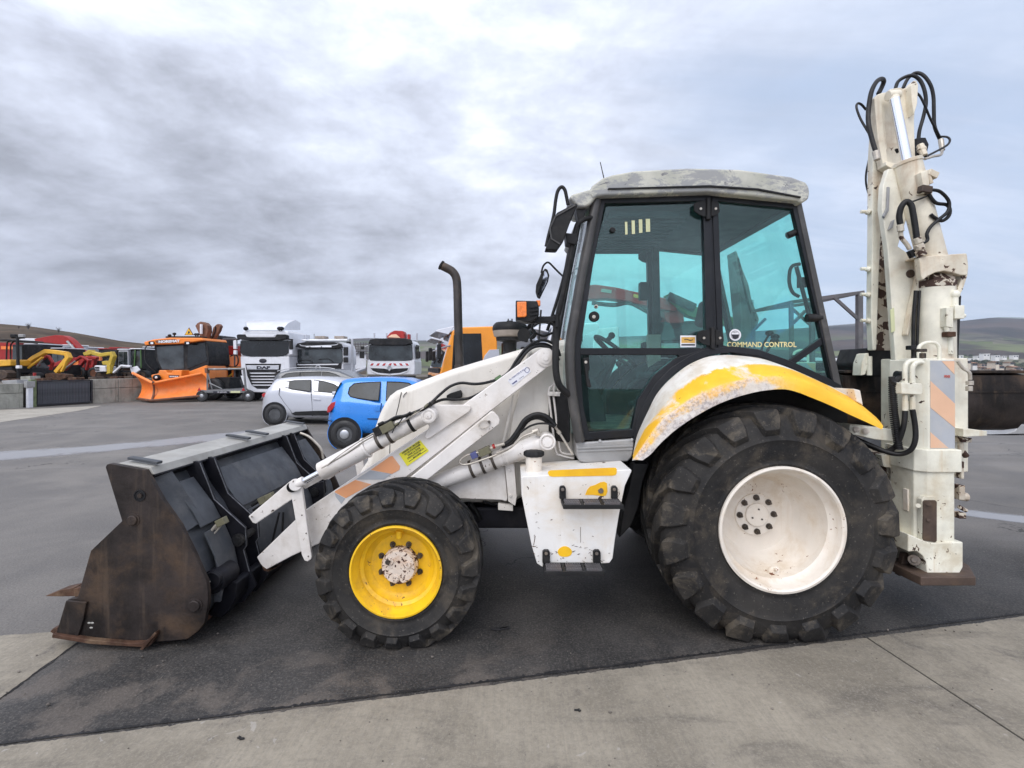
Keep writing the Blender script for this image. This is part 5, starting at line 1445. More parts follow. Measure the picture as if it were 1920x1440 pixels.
# front grab rail on the near pillar
m = M().ptube([(1044, 590, 3.30), (1042, 640, 3.30), (1042, 690, 3.28), (1047, 718, 3.28), (1057, 732, 3.30), (1071, 742, 3.33)], 3.3, 6.5, n=12)
part('grab_rail', m, 'black_plastic', sm=60)
m = M().ptube([(1113, 408, 3.32), (1096, 411, 3.28), (1084, 419, 3.26), (1079, 432, 3.26), (1074, 455, 3.26), (1062, 520, 3.26), (1049, 580, 3.28), (1044, 600, 3.30)], 3.3, 4.6, n=12)
part('grab_rail', m, 'black_plastic', sm=60)
m = M().ptube([(1072, 455, 3.45), (1054, 530, 3.45), (1036, 590, 3.45), (1026, 620, 3.45)], 3.4, 3.0, n=8)
part('mirror_stay', m, 'black_trim', sm=60)
# big near mirror
mir = part('mirror', M().pp([(1078, 384), (1043, 402), (1031.5, 424.5), (1033, 440), (1021, 471), (1043, 472), (1056, 453), (1066.6, 423), (1082, 387)], 3.22, 3.18, 3.26), 'black_plastic', bev=.012, seg=3, label='large black mirror beside the cab roof')
part('mirror_rim', M().pring([(1078, 385), (1041, 406), (1031, 428), (1034, 448), (1050, 458)], 2.4, 3.18, 3.172, 3.182, closed=False), 'pillar_grey', mir)
part('mirror_arm', M().ptube([(1024, 462), (1029, 440), (1038, 405), (1042, 375), (1046, 358), (1053, 350.5), (1059, 356), (1062, 368), (1065, 384)], 3.24, 3.3, n=10), 'black_plastic', mir, sm=60)
part('mirror_bracket', M().pp([(1060, 438), (1080, 440), (1084, 452), (1078, 460), (1062, 456)], 3.24, 3.22, 3.34), 'black_trim', mir, bev=.004)
part('mirror_hinge', M().pp([(1080, 392), (1100, 392), (1094, 410), (1084, 415)], 3.3, 3.3, 3.4), 'black_trim', mir, bev=.004)
# lower mirror
m2 = part('mirror', M().pp([(1021, 505), (1026, 507), (1029.5, 518), (1027, 530), (1012, 561), (1007, 558), (1004, 548), (1005, 535), (1014, 514)], 4.55, 4.5, 4.56), 'black_plastic', bev=.008, label='smaller far-side mirror on a bent stay')
part('mirror_glass', M().pp([(1021, 508), (1025, 511), (1027, 519), (1025, 529), (1012, 557), (1008, 551), (1016, 530)], 4.5, 4.493, 4.499), 'mirror_glass', m2)
part('mirror_arm', M().ptube([(1015, 512), (1018, 500), (1024, 493), (1030, 493), (1040, 503), (1050, 513), (1062, 524)], 4.5, 1.8, n=8), 'black_trim', m2, sm=60)
# indicator lamp
lamp = part('indicator_housing', M().pp([(967, 564), (1007, 565), (1010.5, 578), (1010.5, 592), (1003, 600), (990, 605), (967, 599)], 3.22, 3.2, 3.36), 'black_plastic', bev=.006)
for yy in (575, 582, 589):
    part('housing_rib', M().pring([(993, yy+2), (1009, yy)], 2.4, 3.2, 3.19, 3.2, closed=False), 'black_trim', lamp)
part('indicator_lens', M().pp([(969, 566.5), (987, 566), (987.5, 593), (984, 595), (970, 595.5)], 3.2, 3.178, 3.199), 'amber_lens', lamp, bev=.006, seg=3)
part('indicator_lens', M().box(P(1009, 569, 3.32), (.03, .05, .04)), 'amber_lens', lamp, bev=.006)
part('lamp_bracket', M().pp([(985, 601), (1005, 596), (1046, 593), (1046, 603), (1010, 606), (990, 607)], 3.30, 3.27, 3.31).bb(P(1040, 0, 3.3).x, P(1046, 0, 3.3).x, 3.26, 3.32, P(0, 615, 3.3).z, P(0, 590, 3.3).z), 'black_trim', lamp, bev=.004)
part('lamp_cable', M().ptube([(1000, 603), (998, 615), (1002, 625), (995, 635), (1000, 645)], 3.5, 2.4, n=6), 'hose_rubber', lamp, sm=60)
# equipment between hood and cab
m = M().box(P(1018, 600, 3.7), (.22, .06, .05)).ptube([(1000, 612), (1015, 604), (1035, 608), (1045, 618)], 3.6, 2.4, n=6).ptube([(1005, 625), (1020, 630), (1040, 622)], 3.6, 2.4, n=6)
part('wiring_loom', m, 'black_trim', sm=60)

# ---------------------------------------------------------------- rear fender
U = [(1186, 857), (1193, 821), (1203, 796), (1215, 771), (1230, 741), (1252, 715), (1282, 690), (1305, 677), (1329, 668.5), (1352, 666), (1375.6, 666), (1422, 671), (1455, 681), (1484.5, 693), (1515, 706), (1547, 720), (1570, 730), (1586, 742), (1610, 762)]
Lw = [(1205, 863), (1221, 851), (1234, 836), (1256, 815), (1281, 795.6), (1312, 776), (1344, 759), (1380, 745), (1417.5, 735), (1445, 731), (1472.7, 730), (1497, 736), (1515, 743), (1540, 753), (1565, 764), (1590, 776), (1612, 786), (1632, 795), (1653, 805)]
Mn = [(1187, 861), (1203, 838), (1220, 813), (1240, 788), (1262, 769), (1292, 749), (1324, 732), (1360, 719), (1400, 710), (1430, 706), (1462, 705), (1492, 709), (1518, 717), (1545, 729), (1572, 743), (1598, 758), (1620, 771), (1638, 783), (1655, 797)]
rows = []; wear_and_sheen = []
def crv(k, Ys):
    return k
n = len(U)
def sub2(a):
    out = []
    for i in range(n-1):
        for t_ in (0, .25, .5, .75):
            p0 = a[max(i-1, 0)]; p1 = a[i]; p2 = a[i+1]; p3 = a[min(i+2, n-1)]
            out.append(tuple(.5*((2*p1[q])+(-p0[q]+p2[q])*t_+(2*p0[q]-5*p1[q]+4*p2[q]-p3[q])*t_*t_+(-p0[q]+3*p1[q]-3*p2[q]+p3[q])*t_**3) for q in (0, 1)))
    out.append(a[-1])
    return out
U_, M_, L_ = sub2(U), sub2(Mn), sub2(Lw)
# rows: inner edge at cab side, over the top, rounded shoulder, lip, underside
def zrow(a, Y): return [P(x, y, Y) for x, y in a]
A = zrow(U_, 3.325); Cc = zrow(M_, 2.975); D = zrow(L_, 2.955)
rws = [A]; wr = [0.]
for t_, lift in ((.15, .012), (.35, .026), (.55, .034), (.75, .030), (.90, .016)):
    rws.append([a_.lerp(c_, t_)+Vector((0, 0, lift*.6)) for a_, c_ in zip(A, Cc)]); wr.append(t_*.74)
rws.append(Cc); wr.append(.74)
for t_ in (.15, .6):
    rws.append([c_.lerp(d_, t_)+Vector((0, -.006, 0)) for c_, d_ in zip(Cc, D)]); wr.append(.74+.26*t_)
rws.append(D); wr.append(1.)
rws.append([d_+Vector((0, .012, .004)) for d_ in D]); wr.append(1.)
rws.append([c_+Vector((0, .02, -.012)) for c_ in Cc]); wr.append(.0)
rws.append([a_+Vector((0, 0, -.016)) for a_ in A]); wr.append(0.)
fm = M().grid(rws)
attr = [w_ for r_, w_ in zip(rws, wr) for _ in r_]
fd = part('rear_fender', fm, 'fender_paint', attr=attr, sm=40, label='rear fender with white paint worn through to yellow')
part('fender_corner', M().pp([(1571, 727), (1583, 730), (1588, 757), (1576, 750)], 3.2, 3.05, 3.34), 'rim_cream', fd, bev=.006)
fm2 = M().grid([[P(x, y, YN)+Vector((0, 0, 0)) for x, y in U_], [P(x, y+26, YN)+Vector((0, .0, 0)) for x, y in U_]])
part('fender_liner', M().grid([zrow(U_, YN+.03), [v+Vector((0, .10, -.02)) for v in zrow(U_, YN+.03)], [v+Vector((0, .22, -.15)) for v in zrow(U_, YN+.03)]]), 'black_trim', fd, sm=60)
part('wheel_arch_wall', M().pp([(1190, 868), (1215, 775), (1252, 722), (1329, 672), (1422, 674), (1547, 724), (1600, 780), (1600, 860), (1500, 900), (1215, 900)], YN+.10, YN+.16, YN+.18), 'black_trim')
part('wheel_arch_wall', M().pp([(1190, 868), (1215, 775), (1252, 722), (1329, 672), (1422, 674), (1547, 724), (1600, 780), (1600, 860), (1500, 900), (1215, 900)], YN+.10, YN+.16, YN+.18).xf(Matrix.Translation((0, 1.10, 0))), 'black_trim')
farf = copy_off(fd, T, (0, 0, 0)); farf.scale = (1, -1, 1); farf.location = (0, 0, 0)

# ---------------------------------------------------------------- rear frame, stabiliser, digging arm
# horizontal beam with two bolts
bm_ = part('rear_beam', M().pp([(1593, 796), (1674, 805), (1682, 829), (1640, 824), (1593, 813)], 3.2, 3.2, 3.34), 'leg_paint', bev=.006)
for x, y in ((1605, 805.5), (1623, 808.5)):
    part('beam_bolt', M().cyl(P(x, y, 3.2), P(x, y, 3.185), .021, n=16).cyl(P(x, y, 3.186), P(x, y, 3.165), .014, n=6), 'rim_cream', bm_, bev=.002)
part('slide_frame', M().bb(P(1640, 0, 3.5).x, P(1700, 0, 3.5).x, 3.42, 4.75, P(0, 985, 3.5).z, P(0, 960, 3.5).z).bb(P(1640, 0, 3.5).x, P(1700, 0, 3.5).x, 3.42, 4.75, P(0, 880, 3.5).z, P(0, 850, 3.5).z), 'chipped_paint', bev=.008)
part('slide_plate', M().pp([(1640, 862), (1660, 868), (1699, 872), (1699, 985), (1664, 975), (1668, 940), (1672, 905), (1655, 880)], 3.42, 3.40, 3.43), 'chipped_paint', bev=.005)
part('frame_link', M().pp([(1640, 850), (1690, 856), (1695, 880), (1645, 872)], 3.40, 3.34, 3.40), 'leg_paint', bev=.006)
m = M().pp([(1675, 990), (1698, 985), (1704, 1030), (1700, 1055), (1688, 1040), (1678, 1010)], 3.4, 3.3, 3.5)
part('leg_guard', m, 'machine_black', bev=.008)
# stabiliser leg (square tube with chamfered near-left edge)
def legx(x, Y): return P(x, 0, Y).x
Y0s = 3.10
xl = legx(1741, Y0s); xr = legx(1792, Y0s)
def legpoly(x0, x1, y0, y1, ch):
    return [(x0+ch, y0), (x1-.01, y0), (x1, y0+.01), (x1, y1), (x0, y1), (x0, y0+ch)]
def zpx(y, Y=Y0s): return P(0, y, Y).z
LG = bpy.data.objects.new('stabiliser', None); COL.objects.link(LG); LG.parent = T; ORG[LG] = ORG[T]; LG['label'] = 'near stabiliser leg with orange and grey striped decal'
part('outer_sleeve', M().prismz(legpoly(xl-.05, xr, Y0s, Y0s+.26, .05), zpx(845), zpx(674)), 'leg_paint', LG, bev=.006)
part('sleeve_collar', M().prismz(legpoly(xl-.065, xr+.035, Y0s-.014, Y0s+.28, .05), zpx(885), zpx(843)), 'leg_paint', LG, bev=.006)
part('inner_leg', M().prismz(legpoly(xl-.052, xr+.004, Y0s+.004, Y0s+.25, .05), zpx(1018), zpx(884)), 'leg_paint', LG, bev=.006)
ft = M().pp([(1728, 1012), (1742, 1017), (1803, 1015), (1803, 1062), (1797, 1073), (1785, 1080), (1745, 1081), (1736, 1078), (1733, 1052), (1727, 1041), (1716, 1032), (1700, 1034), (1700, 1000)], Y0s, Y0s-.012, Y0s+.26)
part('foot_sleeve', ft, 'leg_paint', LG, bev=.008)
part('foot_pin', M().cyl(P(1714, 1050, Y0s+.02), P(1714, 1050, Y0s+.22), .034, n=18).cyl(P(1714, 1050, Y0s+.0), P(1714, 1050, Y0s+.03), .018, n=6), 'nut_steel', LG, bev=.003)
pz = P(0, 1085, 3.1).z
pad = M().prismz([(legx(1660, 3.28), 3.36), (legx(1727, 3.02), 3.02), (legx(1830, 3.02), 3.02), (legx(1818, 3.2), 3.20), (legx(1790, 3.36), 3.36)], P(0, 1099, 3.02).z, P(0, 1082, 3.02).z)
part('foot_pad', pad, 'pad_steel', LG, bev=.008)
part('foot_lug', M().pp([(1700, 1040), (1727, 1040), (1733, 1083), (1690, 1083)], 3.2, 3.22, 3.26), 'pad_steel', LG, bev=.006)
part('leg_decal', M().pp([(1744, 676), (1790, 676), (1790, 841), (1744, 841)], Y0s, Y0s-.0015, Y0s+.001), 'grey_decal', LG)
for quad in ([(1744, 714), (1744, 764), (1790, 802), (1790, 757)], [(1744, 810), (1744, 840), (1778, 840), (1744, 810)][:3], [(1765, 677), (1789, 677), (1789, 702)]):
    part('decal_stripe', M().pp(quad, Y0s, Y0s-.003, Y0s-.0016), 'orange_pale', LG)
text('lettering', 'FIXE', P(1776, 706, Y0s-.0042), .020, 'ink_red', LG, ext=.0003, bold=.0008)
part('wear_pad', M().pp([(1728, 940), (1731, 937), (1751, 937), (1754, 940), (1754, 1013), (1751, 1016), (1730, 1013), (1728, 1010)], Y0s, Y0s-.012, Y0s+.03), 'pad_steel', LG, bev=.003)
part('wear_pad_mount', M().pp([(1732, 931), (1750, 930), (1756, 936), (1754, 1020), (1728, 1014), (1727, 936)], Y0s, Y0s-.006, Y0s+.03), 'leg_paint', LG, bev=.003)
for x, y, r in ((1741, 944, .016), (1722, 948, .014), (1741, 975, .010)):
    part('leg_bolt', M().cyl(P(x, y, Y0s), P(x, y, Y0s-.022), r, n=10), 'pad_steel' if r != .014 else 'leg_paint', LG)
part('side_wear_strip', M().pp([(1699, 917), (1712, 918), (1713, 962), (1700, 958)], 3.2, 3.19, 3.23), 'rim_cream', LG, bev=.003)
# lifting eye and pipes on top of the sleeve
part('lifting_eye', M().ptube([(1723, 672, 3.2), (1723, 652, 3.2), (1732, 644, 3.2), (1745, 642, 3.2), (1756, 645, 3.2), (1761, 655, 3.2), (1761, 674, 3.2)], 3.2, 3.2, n=10), 'leg_paint', LG, sm=60)
part('bleed_screw', M().cyl(P(1730, 662, 3.12), P(1730, 672, 3.12), .018, n=8).box(P(1728, 657, 3.12), (.05, .03, .02)), 'nut_steel', LG, bev=.003)
m = M().ptube([(1697, 720), (1697, 690), (1702, 680), (1712, 676), (1728, 676)], 3.12, 4.4, n=10).ptube([(1711, 720), (1711, 692), (1716, 682), (1724, 679), (1730, 680)], 3.10, 4.4, n=10)
part('bent_pipe', m, 'leg_paint', LG, sm=60)
part('pipe_manifold', M().pp([(1683, 717), (1721, 719), (1723, 722), (1723, 737), (1718, 740), (1684, 738)], 3.1, 3.07, 3.13), 'leg_paint', LG, bev=.005)
for x in (1697, 1711):
    part('pipe_nut', M().cyl(P(x, 714, 3.10), P(x, 720, 3.10), .018, n=6), 'leg_paint', LG, bev=.002)
    part('hose_ferrule', M().cyl(P(x, 740, 3.1), P(x, 752, 3.1), .016, n=6).cyl(P(x, 752, 3.1), P(x, 770, 3.1), .018, n=12), 'leg_paint', LG, bev=.002)
m = M().ptube([(1697, 768, 3.1), (1695, 795, 3.1), (1688, 820, 3.12), (1678, 838, 3.16), (1660, 846, 3.2), (1635, 838, 3.25), (1605, 824, 3.3)], 3.1, 4.6, n=10)
m.ptube([(1711, 768, 3.08), (1716, 800, 3.08), (1716, 825, 3.08), (1708, 843, 3.1), (1690, 851, 3.14), (1665, 848, 3.18), (1630, 834, 3.25), (1600, 820, 3.3)], 3.1, 4.6, n=10)
m.ptube([(1674, 720, 3.12), (1683, 712, 3.15), (1690, 705, 3.2)], 3.1, 5, n=8)
part('leg_hose', m, 'hose_rubber', LG, sm=60)
# corrugated sleeve
m = M()
for i in range(34):
    t_ = i/33; x = 1674+12*t_-(4*math.sin(t_*3)); y = 712+128*t_
    a_ = P(x, y, 3.14); b_ = P(x, y+2.4, 3.14)
    m.cyl(a_, b_, .024, n=12)
m.ptube([(1672, 706), (1676, 760), (1682, 800), (1686, 842)], 3.14, 5.2, n=10)
part('corrugated_sleeve', m, 'hose_rubber', LG, bev=0, sm=30)
part('sleeve_cap', M().cyl(P(1690, 704, 3.2), P(1680, 703, 3.2), .028, n=14), 'black_plastic', LG)
farl = copy_tree(LG, T); farl.location = Vector((0, 1.42, 0)); farl['label'] = 'far stabiliser leg behind the near one'

# carrier at right of the leg
part('carrier_shelf', M().pp([(1791, 802), (1835, 806), (1835, 815), (1791, 817)], 3.3, 3.24, 3.9), 'leg_paint', bev=.004)
part('carrier_fittings', M().box(P(1803, 824, 3.35), (.07, .08, .03)).cyl(P(1800, 818, 3.35), P(1802, 850, 3.35), .018, n=10).cyl(P(1804, 846, 3.35), P(1812, 856, 3.35), .02, n=8).box(P(1798, 880, 3.36), (.02, .06, .12)).box(P(1797, 922, 3.36), (.04, .06, .10)).cyl(P(1798, 950, 3.36), P(1812, 958, 3.36), .014, n=8).box(P(1798, 965, 3.36), (.05, .06, .04)).cyl(P(1800, 930, 3.36), P(1812, 932, 3.36), .03, n=12), 'chipped_paint', bev=.004)

# boom and dipper, folded upright
part('boom_plate', M().pp([(1662, 318), (1652, 350), (1650, 392), (1661, 470), (1668, 570), (1677, 701), (1708, 701), (1709, 560), (1719, 515), (1714.7, 486), (1680, 463), (1700, 400), (1692, 318)], 3.6, 3.58, 3.63), 'mast_paint', bev=.008)
part('boom_edge_plate', M().pp([(1714.7, 486), (1720, 516), (1712, 552), (1700, 590), (1690, 628), (1688, 631), (1686, 628), (1694, 585), (1704, 545), (1709, 515), (1706, 487)], 3.6, 3.53, 3.578), 'cream_paint', bev=.005)
part('boom_pin_end', M().lathe(P(1706, 513.5, 3.58), [(.030, 0), (.030, -.010), (.022, -.012), (.0005, -.012)], 16), 'pad_steel', sm=30)
dip = [(1633, 300), (1637, 235), (1643, 190), (1652, 184), (1662, 320), (1658, 360), (1652, 393), (1647, 460), (1640, 657), (1633, 657), (1630, 600), (1632, 460)]
part('dipper', M().pp(dip, 3.76, 3.74, 3.80), 'mast_paint', bev=.008)
part('dipper_web', M().pp([(1649, 385), (1668, 560), (1680, 657), (1636, 657), (1644, 460)], 3.82, 3.81, 3.82), 'chipped_paint')
for y in (397, 504, 552, 601):
    part('grease_fitting', M().cyl(P(1614, y, 3.8), P(1624, y, 3.8), .014, n=8).cyl(P(1624, y, 3.77), P(1631, y+2, 3.76), .020, n=10), 'leg_paint', bev=.002)
part('coupler_block', M().pp([(1622, 652), (1636, 655), (1670, 656), (1672, 700), (1660, 706), (1634, 706), (1616, 700), (1612, 682)], 3.85, 3.82, 4.15), 'machine_black', bev=.012)
part('coupler_hook', M().pp([(1614, 664), (1620, 662), (1622, 676), (1614, 702), (1606, 704), (1608, 680)], 3.85, 3.80, 3.90).cyl(P(1630, 668, 3.8), P(1630, 704, 3.8), .02, n=10), 'leg_paint', bev=.004)
# knuckle head
hd = [(1636, 186), (1641, 180), (1650, 177), (1662, 176), (1664, 170), (1684, 167), (1688, 170), (1700, 165), (1706, 157), (1711, 158), (1713, 164), (1711, 197), (1709, 230), (1710, 266), (1712, 320), (1652, 326), (1642, 262), (1634, 215)]
kn = part('knuckle_casting', M().pp(hd, 3.75, 3.72, 3.78), 'cream_paint', bev=.012, seg=3)
part('knuckle_cheek', M().pp([(1700, 166), (1706, 156), (1711, 157), (1714, 165), (1712, 200), (1706, 220), (1702, 196)], 3.7, 3.66, 3.73), 'cream_paint', kn, bev=.006)
part('knuckle_cheek', M().pp([(1634, 188), (1641, 181), (1648, 196), (1652, 250), (1660, 310), (1650, 312), (1640, 260)], 3.7, 3.67, 3.73), 'cream_paint', kn, bev=.006)
part('knuckle_ledge', M().pp([(1650, 308), (1665, 312), (1690, 314), (1690, 323), (1664, 324), (1650, 316)], 3.7, 3.64, 3.73), 'cream_paint', kn, bev=.006)
part('knuckle_gusset', M().pp([(1651, 205), (1656, 204), (1662, 280), (1656, 285)], 3.7, 3.69, 3.73), 'cream_paint', kn, bev=.004)
part('knuckle_hole', M().cyl(P(1681, 283, 3.724), P(1681, 283, 3.715), .018, n=14), 'machine_black', kn)
part('rod_end', M().cyl(P(1664, 180, 3.64), P(1685, 178, 3.64), .036, n=20).cyl(P(1676, 182, 3.63), P(1677, 190, 3.62), .034, n=20), 'cream_paint', kn, bev=.004)
part('piston_rod', M().cyl(P(1677, 186, 3.61), P(1702, 312, 3.56), .033, n=24), 'chrome', sm=40)
a = P(1700, 303, 3.56); b = P(1752, 500, 3.52)
mc = part('boom_cylinder', M().cyl(a, b, .088, .088, 32).cyl(a, L(a, b, .035), .094, n=32), 'cream_paint', bev=.005)
part('cylinder_port', M().pp([(1720, 326), (1733, 321), (1736, 345), (1736, 350), (1725, 354)], 3.45, 3.42, 3.50).box(P(1745, 328, 3.46), (.07, .06, .045), ry=R(25)).cyl(P(1736, 320, 3.45), P(1745, 345, 3.45), .018, n=8).box(P(1733, 358, 3.45), (.07, .06, .05)), 'cream_paint', mc, bev=.004)
part('cylinder_port', M().box(P(1734, 356, 3.43), (.075, .05, .05), ry=R(10)), 'pad_steel', mc, bev=.006)
m = M().ptube([(1738, 356, 3.42), (1760, 358, 3.42), (1776, 372, 3.42), (1780, 385, 3.42), (1776, 398, 3.42), (1762, 410, 3.42), (1746, 424, 3.42), (1738, 438, 3.42), (1739, 450, 3.42), (1730, 456, 3.42)], 3.4, 3.0, n=10)
m.ptube([(1740, 362, 3.44), (1754, 380, 3.44), (1775, 384, 3.44), (1781, 394, 3.44), (1778, 406, 3.44), (1766, 414, 3.44), (1752, 408, 3.44), (1745, 402, 3.44)], 3.4, 3.2, n=10)
m.ptube([(1738, 368, 3.43), (1722, 374, 3.44), (1705, 380, 3.45)], 3.4, 1.6, n=8)
m.ptube([(1688, 420, 3.47), (1686, 405, 3.47), (1690, 388, 3.46), (1699, 378, 3.45), (1708, 384, 3.44), (1712, 400, 3.44), (1716, 425, 3.44), (1719, 448, 3.44)], 3.4, 5.2, n=12)
part('boom_hose', m, 'hose_rubber', mc, sm=60)
m = M().cyl(P(1688, 422, 3.47), P(1689, 434, 3.47), .022, n=8).ptube([(1689, 430), (1690, 445), (1700, 458), (1706, 468)], 3.48, 4, n=8).cyl(P(1719, 446, 3.43), P(1723, 456, 3.43), .026, n=8).cyl(P(1722, 458, 3.43), P(1726, 468, 3.43), .03, n=8).cyl(P(1724, 470, 3.43), P(1728, 480, 3.43), .034, n=8).ptube([(1733, 452), (1728, 458), (1718, 463)], 3.42, 2.4, n=8)
part('hose_fitting', m, 'chipped_paint', mc, bev=.003)
part('hose_fitting', M().cyl(P(1706, 470, 3.47), P(1712, 482, 3.47), .024, n=8), 'black_trim', mc)
# hoses round the head
m = M().ptube([(1679, 166, 3.9), (1684, 153, 3.9), (1698, 144, 3.88), (1713, 142, 3.86), (1726, 152, 3.85), (1734, 172, 3.84), (1736, 195, 3.84), (1731, 220, 3.84), (1724, 245, 3.84), (1722, 264, 3.84)], 3.85, 3.1, n=10)
m.ptube([(1693, 166, 3.95), (1702, 148, 3.95), (1716, 137, 3.93), (1731, 141, 3.9), (1744, 158, 3.88), (1750, 180, 3.88), (1751, 210, 3.88), (1752, 235, 3.88), (1758, 252, 3.88), (1764, 264, 3.88)], 3.85, 3.1, n=10)
m.ptube([(1712, 171, 3.8), (1724, 179, 3.8), (1734, 198, 3.8), (1745, 224, 3.82), (1756, 245, 3.85), (1763, 258, 3.87)], 3.85, 1.9, n=8)
m.ptube([(1647, 176, 3.8), (1654, 162, 3.8), (1657, 152, 3.78), (1652, 148, 3.74), (1643, 154, 3.70), (1634, 172, 3.68), (1629, 200, 3.68), (1628, 225, 3.66), (1632, 250, 3.64), (1642, 285, 3.62)], 3.7, 4.0, n=12)
m.ptube([(1624, 206, 3.74), (1615, 196, 3.74), (1608, 194, 3.74), (1606, 202, 3.72), (1613, 222, 3.70), (1625, 243, 3.67), (1634, 258, 3.65)], 3.7, 2.1, n=8)
m.ptube([(1764, 256, 3.86), (1776, 257, 3.84), (1781, 263, 3.82), (1776, 272, 3.8), (1755, 284, 3.76), (1735, 294, 3.72)], 3.8, 1.9, n=8)
m.ptube([(1629, 300, 3.84), (1624, 325, 3.84), (1624, 345, 3.84), (1629, 365, 3.84)], 3.8, 1.8, n=6)
part('head_hose', m, 'hose_rubber', kn, sm=60)
part('hose_end', M().cyl(P(1764, 262, 3.87), P(1767, 282, 3.84), .020, .018, 10).ptube([(1767, 280, 3.84), (1764, 290, 3.8), (1750, 293, 3.75), (1734, 298, 3.72)], 3.8, 2.6, n=8).cyl(P(1642, 284, 3.62), P(1645, 300, 3.61), .026, .022, 10).cyl(P(1721, 264, 3.8), P(1724, 270, 3.78), .02, n=10), 'steel_pipe', kn, bev=.003)
part('head_bracket', M().pp([(1712, 262), (1728, 262), (1734, 275), (1730, 292), (1712, 302)], 3.8, 3.76, 3.84), 'machine_black', kn, bev=.006)
part('hose_end', M().cyl(P(1725, 272, 3.75), P(1733, 292, 3.72), .026, .024, 8).sph(P(1728, 280, 3.74), .032, 8, 6), 'cream_paint', kn, bev=.003)
part('boom_clip', M().pp([(1672, 414), (1676, 412), (1672, 428), (1665, 431)], 3.57, 3.56, 3.58).pp([(1664, 350), (1668, 352), (1666, 395), (1658, 409), (1656, 405), (1662, 390)], 3.57, 3.565, 3.585), 'sill_grey', bev=.002)
part('boom_sticker', M().pp([(1669, 581), (1676, 577), (1678, 620), (1671, 624)], 3.578, 3.576, 3.581), 'tape_cream', bev=0)
# yoke
yk = part('yoke', M().pp([(1715, 486), (1720, 483), (1803.6, 477), (1806, 502), (1805, 518), (1792, 518), (1780, 514), (1762, 510), (1745, 513), (1731, 520), (1722, 527), (1719, 520)], 3.46, 3.42, 3.47), 'cream_paint', bev=.008, seg=3)
part('yoke_cheek', M().pp([(1803.6, 477), (1806.5, 502), (1805, 518), (1796, 545), (1788, 560), (1786, 545), (1795, 520)], 3.5, 3.46, 3.80), 'cream_paint', yk, bev=.006)
part('yoke_flange', M().prismz([(P(1719, 0, 3.46).x, 3.46), (P(1803, 0, 3.46).x, 3.46), (P(1765, 0, 3.75).x, 3.80), (P(1719, 0, 3.5).x, 3.80)], P(0, 484, 3.46).z, P(0, 481, 3.46).z), 'cream_paint', yk, bev=.003)
part('yoke_pin', M().cyl(P(1740, 524, 3.50), P(1780, 524, 3.50), .048, n=20).cyl(P(1732, 530, 3.52), P(1790, 530, 3.52), .028, n=16), 'chipped_paint', yk, bev=.003)
a = P(1752, 534, 3.54); b = P(1753, 675, 3.54)
sc_ = part('swing_post', M().cyl(a, b, .122, .120, 36), 'mast_paint', bev=.006)
part('post_collar', M().cyl(P(1752, 528, 3.54), P(1752, 541, 3.54), .124, n=36), 'chipped_paint', sc_, bev=.004)
part('valve_block', M().pp([(1770, 577), (1783, 577), (1783, 615), (1770, 613)], 3.40, 3.38, 3.44).pp([(1786, 573), (1804, 573), (1804, 598), (1786, 598)], 3.4, 3.38, 3.44).cyl(P(1790, 550, 3.42), P(1790, 574, 3.42), .022, n=10).sph(P(1790, 552, 3.42), .032, 10, 8).cyl(P(1804, 592, 3.40), P(1809, 592, 3.40), .016, n=8).cyl(P(1774, 612, 3.4), P(1776, 622, 3.4), .016, n=8), 'leg_paint', sc_, bev=.004)
part('valve_block', M().box(P(1779, 627, 3.40), (.06, .05, .035)), 'bucket_rust', sc_, bev=.004)
part('port_pipe', M().cyl(P(1781, 632, 3.42), P(1782, 664, 3.42), .018, n=10), 'leg_paint', sc_, sm=40)
m = M().ptube([(1796, 555, 3.48), (1793, 620, 3.48), (1791, 668, 3.48), (1792, 700, 3.48)], 3.4, 5.0, n=10).ptube([(1717, 545, 3.5), (1713, 600, 3.5), (1712, 672, 3.5)], 3.4, 3.2, n=8).ptube([(1724, 545, 3.5), (1721, 600, 3.5), (1719, 672, 3.5)], 3.4, 2.6, n=8)
part('post_hose', m, 'hose_rubber', sc_, sm=60)
part('hose_tie', M().box(P(1712, 652, 3.47), (.07, .05, .03)), 'black_trim', sc_, bev=.003)
part('post_backing', M().pp([(1700, 560), (1730, 545), (1735, 690), (1706, 690)], 3.6, 3.62, 3.70), 'cream_paint', sc_)
m = M().ptube([(1795, 676, 3.3), (1805, 690, 3.3), (1817, 698, 3.28), (1819, 712, 3.28)], 3.3, 3.2, n=8).cyl(P(1818, 714, 3.28), P(1818, 722, 3.28), .022, n=8).cyl(P(1817, 724, 3.28), P(1817, 733, 3.28), .02, n=8)
part('pipe_elbow', m, 'steel_pipe', sc_, bev=.002)
part('post_foot', M().bb(P(1700, 0, 3.5).x, P(1792, 0, 3.5).x, 3.40, 3.75, P(0, 880, 3.5).z, P(0, 672, 3.5).z), 'mast_paint', bev=.01)

# digging bucket, held crossways behind the leg
X0 = P(1572, 0, 4.0).x; X1 = P(1913, 0, 4.0).x
zt_ = P(0, 699, 3.95).z; zb_ = P(0, 812, 3.95).z
def arcp(r0, n_=12):
    return [(3.95+.02+(.42)*(1-math.cos(a_))*.5, 0) for a_ in range(n_)]
sec = []
for i in range(13):
    a_ = i/12*math.pi*.92
    sec.append((4.02+.44*(1-math.cos(a_))/2*1.3, zt_-(zt_-zb_)*(math.sin(min(a_, math.pi/2)) if a_ < math.pi/2 else 1.0) if False else 0))
prf = [(4.05, zt_), (3.95, zt_-.02), (3.93, zt_-.20), (3.95, zb_+.12), (4.02, zb_+.03), (4.14, zb_), (4.40, zb_+.02), (4.62, zb_+.10)]
mb = M()
inner = [(y+.022 if i < 4 else y, z+(.022 if i >= 4 else 0)) for i, (y, z) in enumerate(prf)]
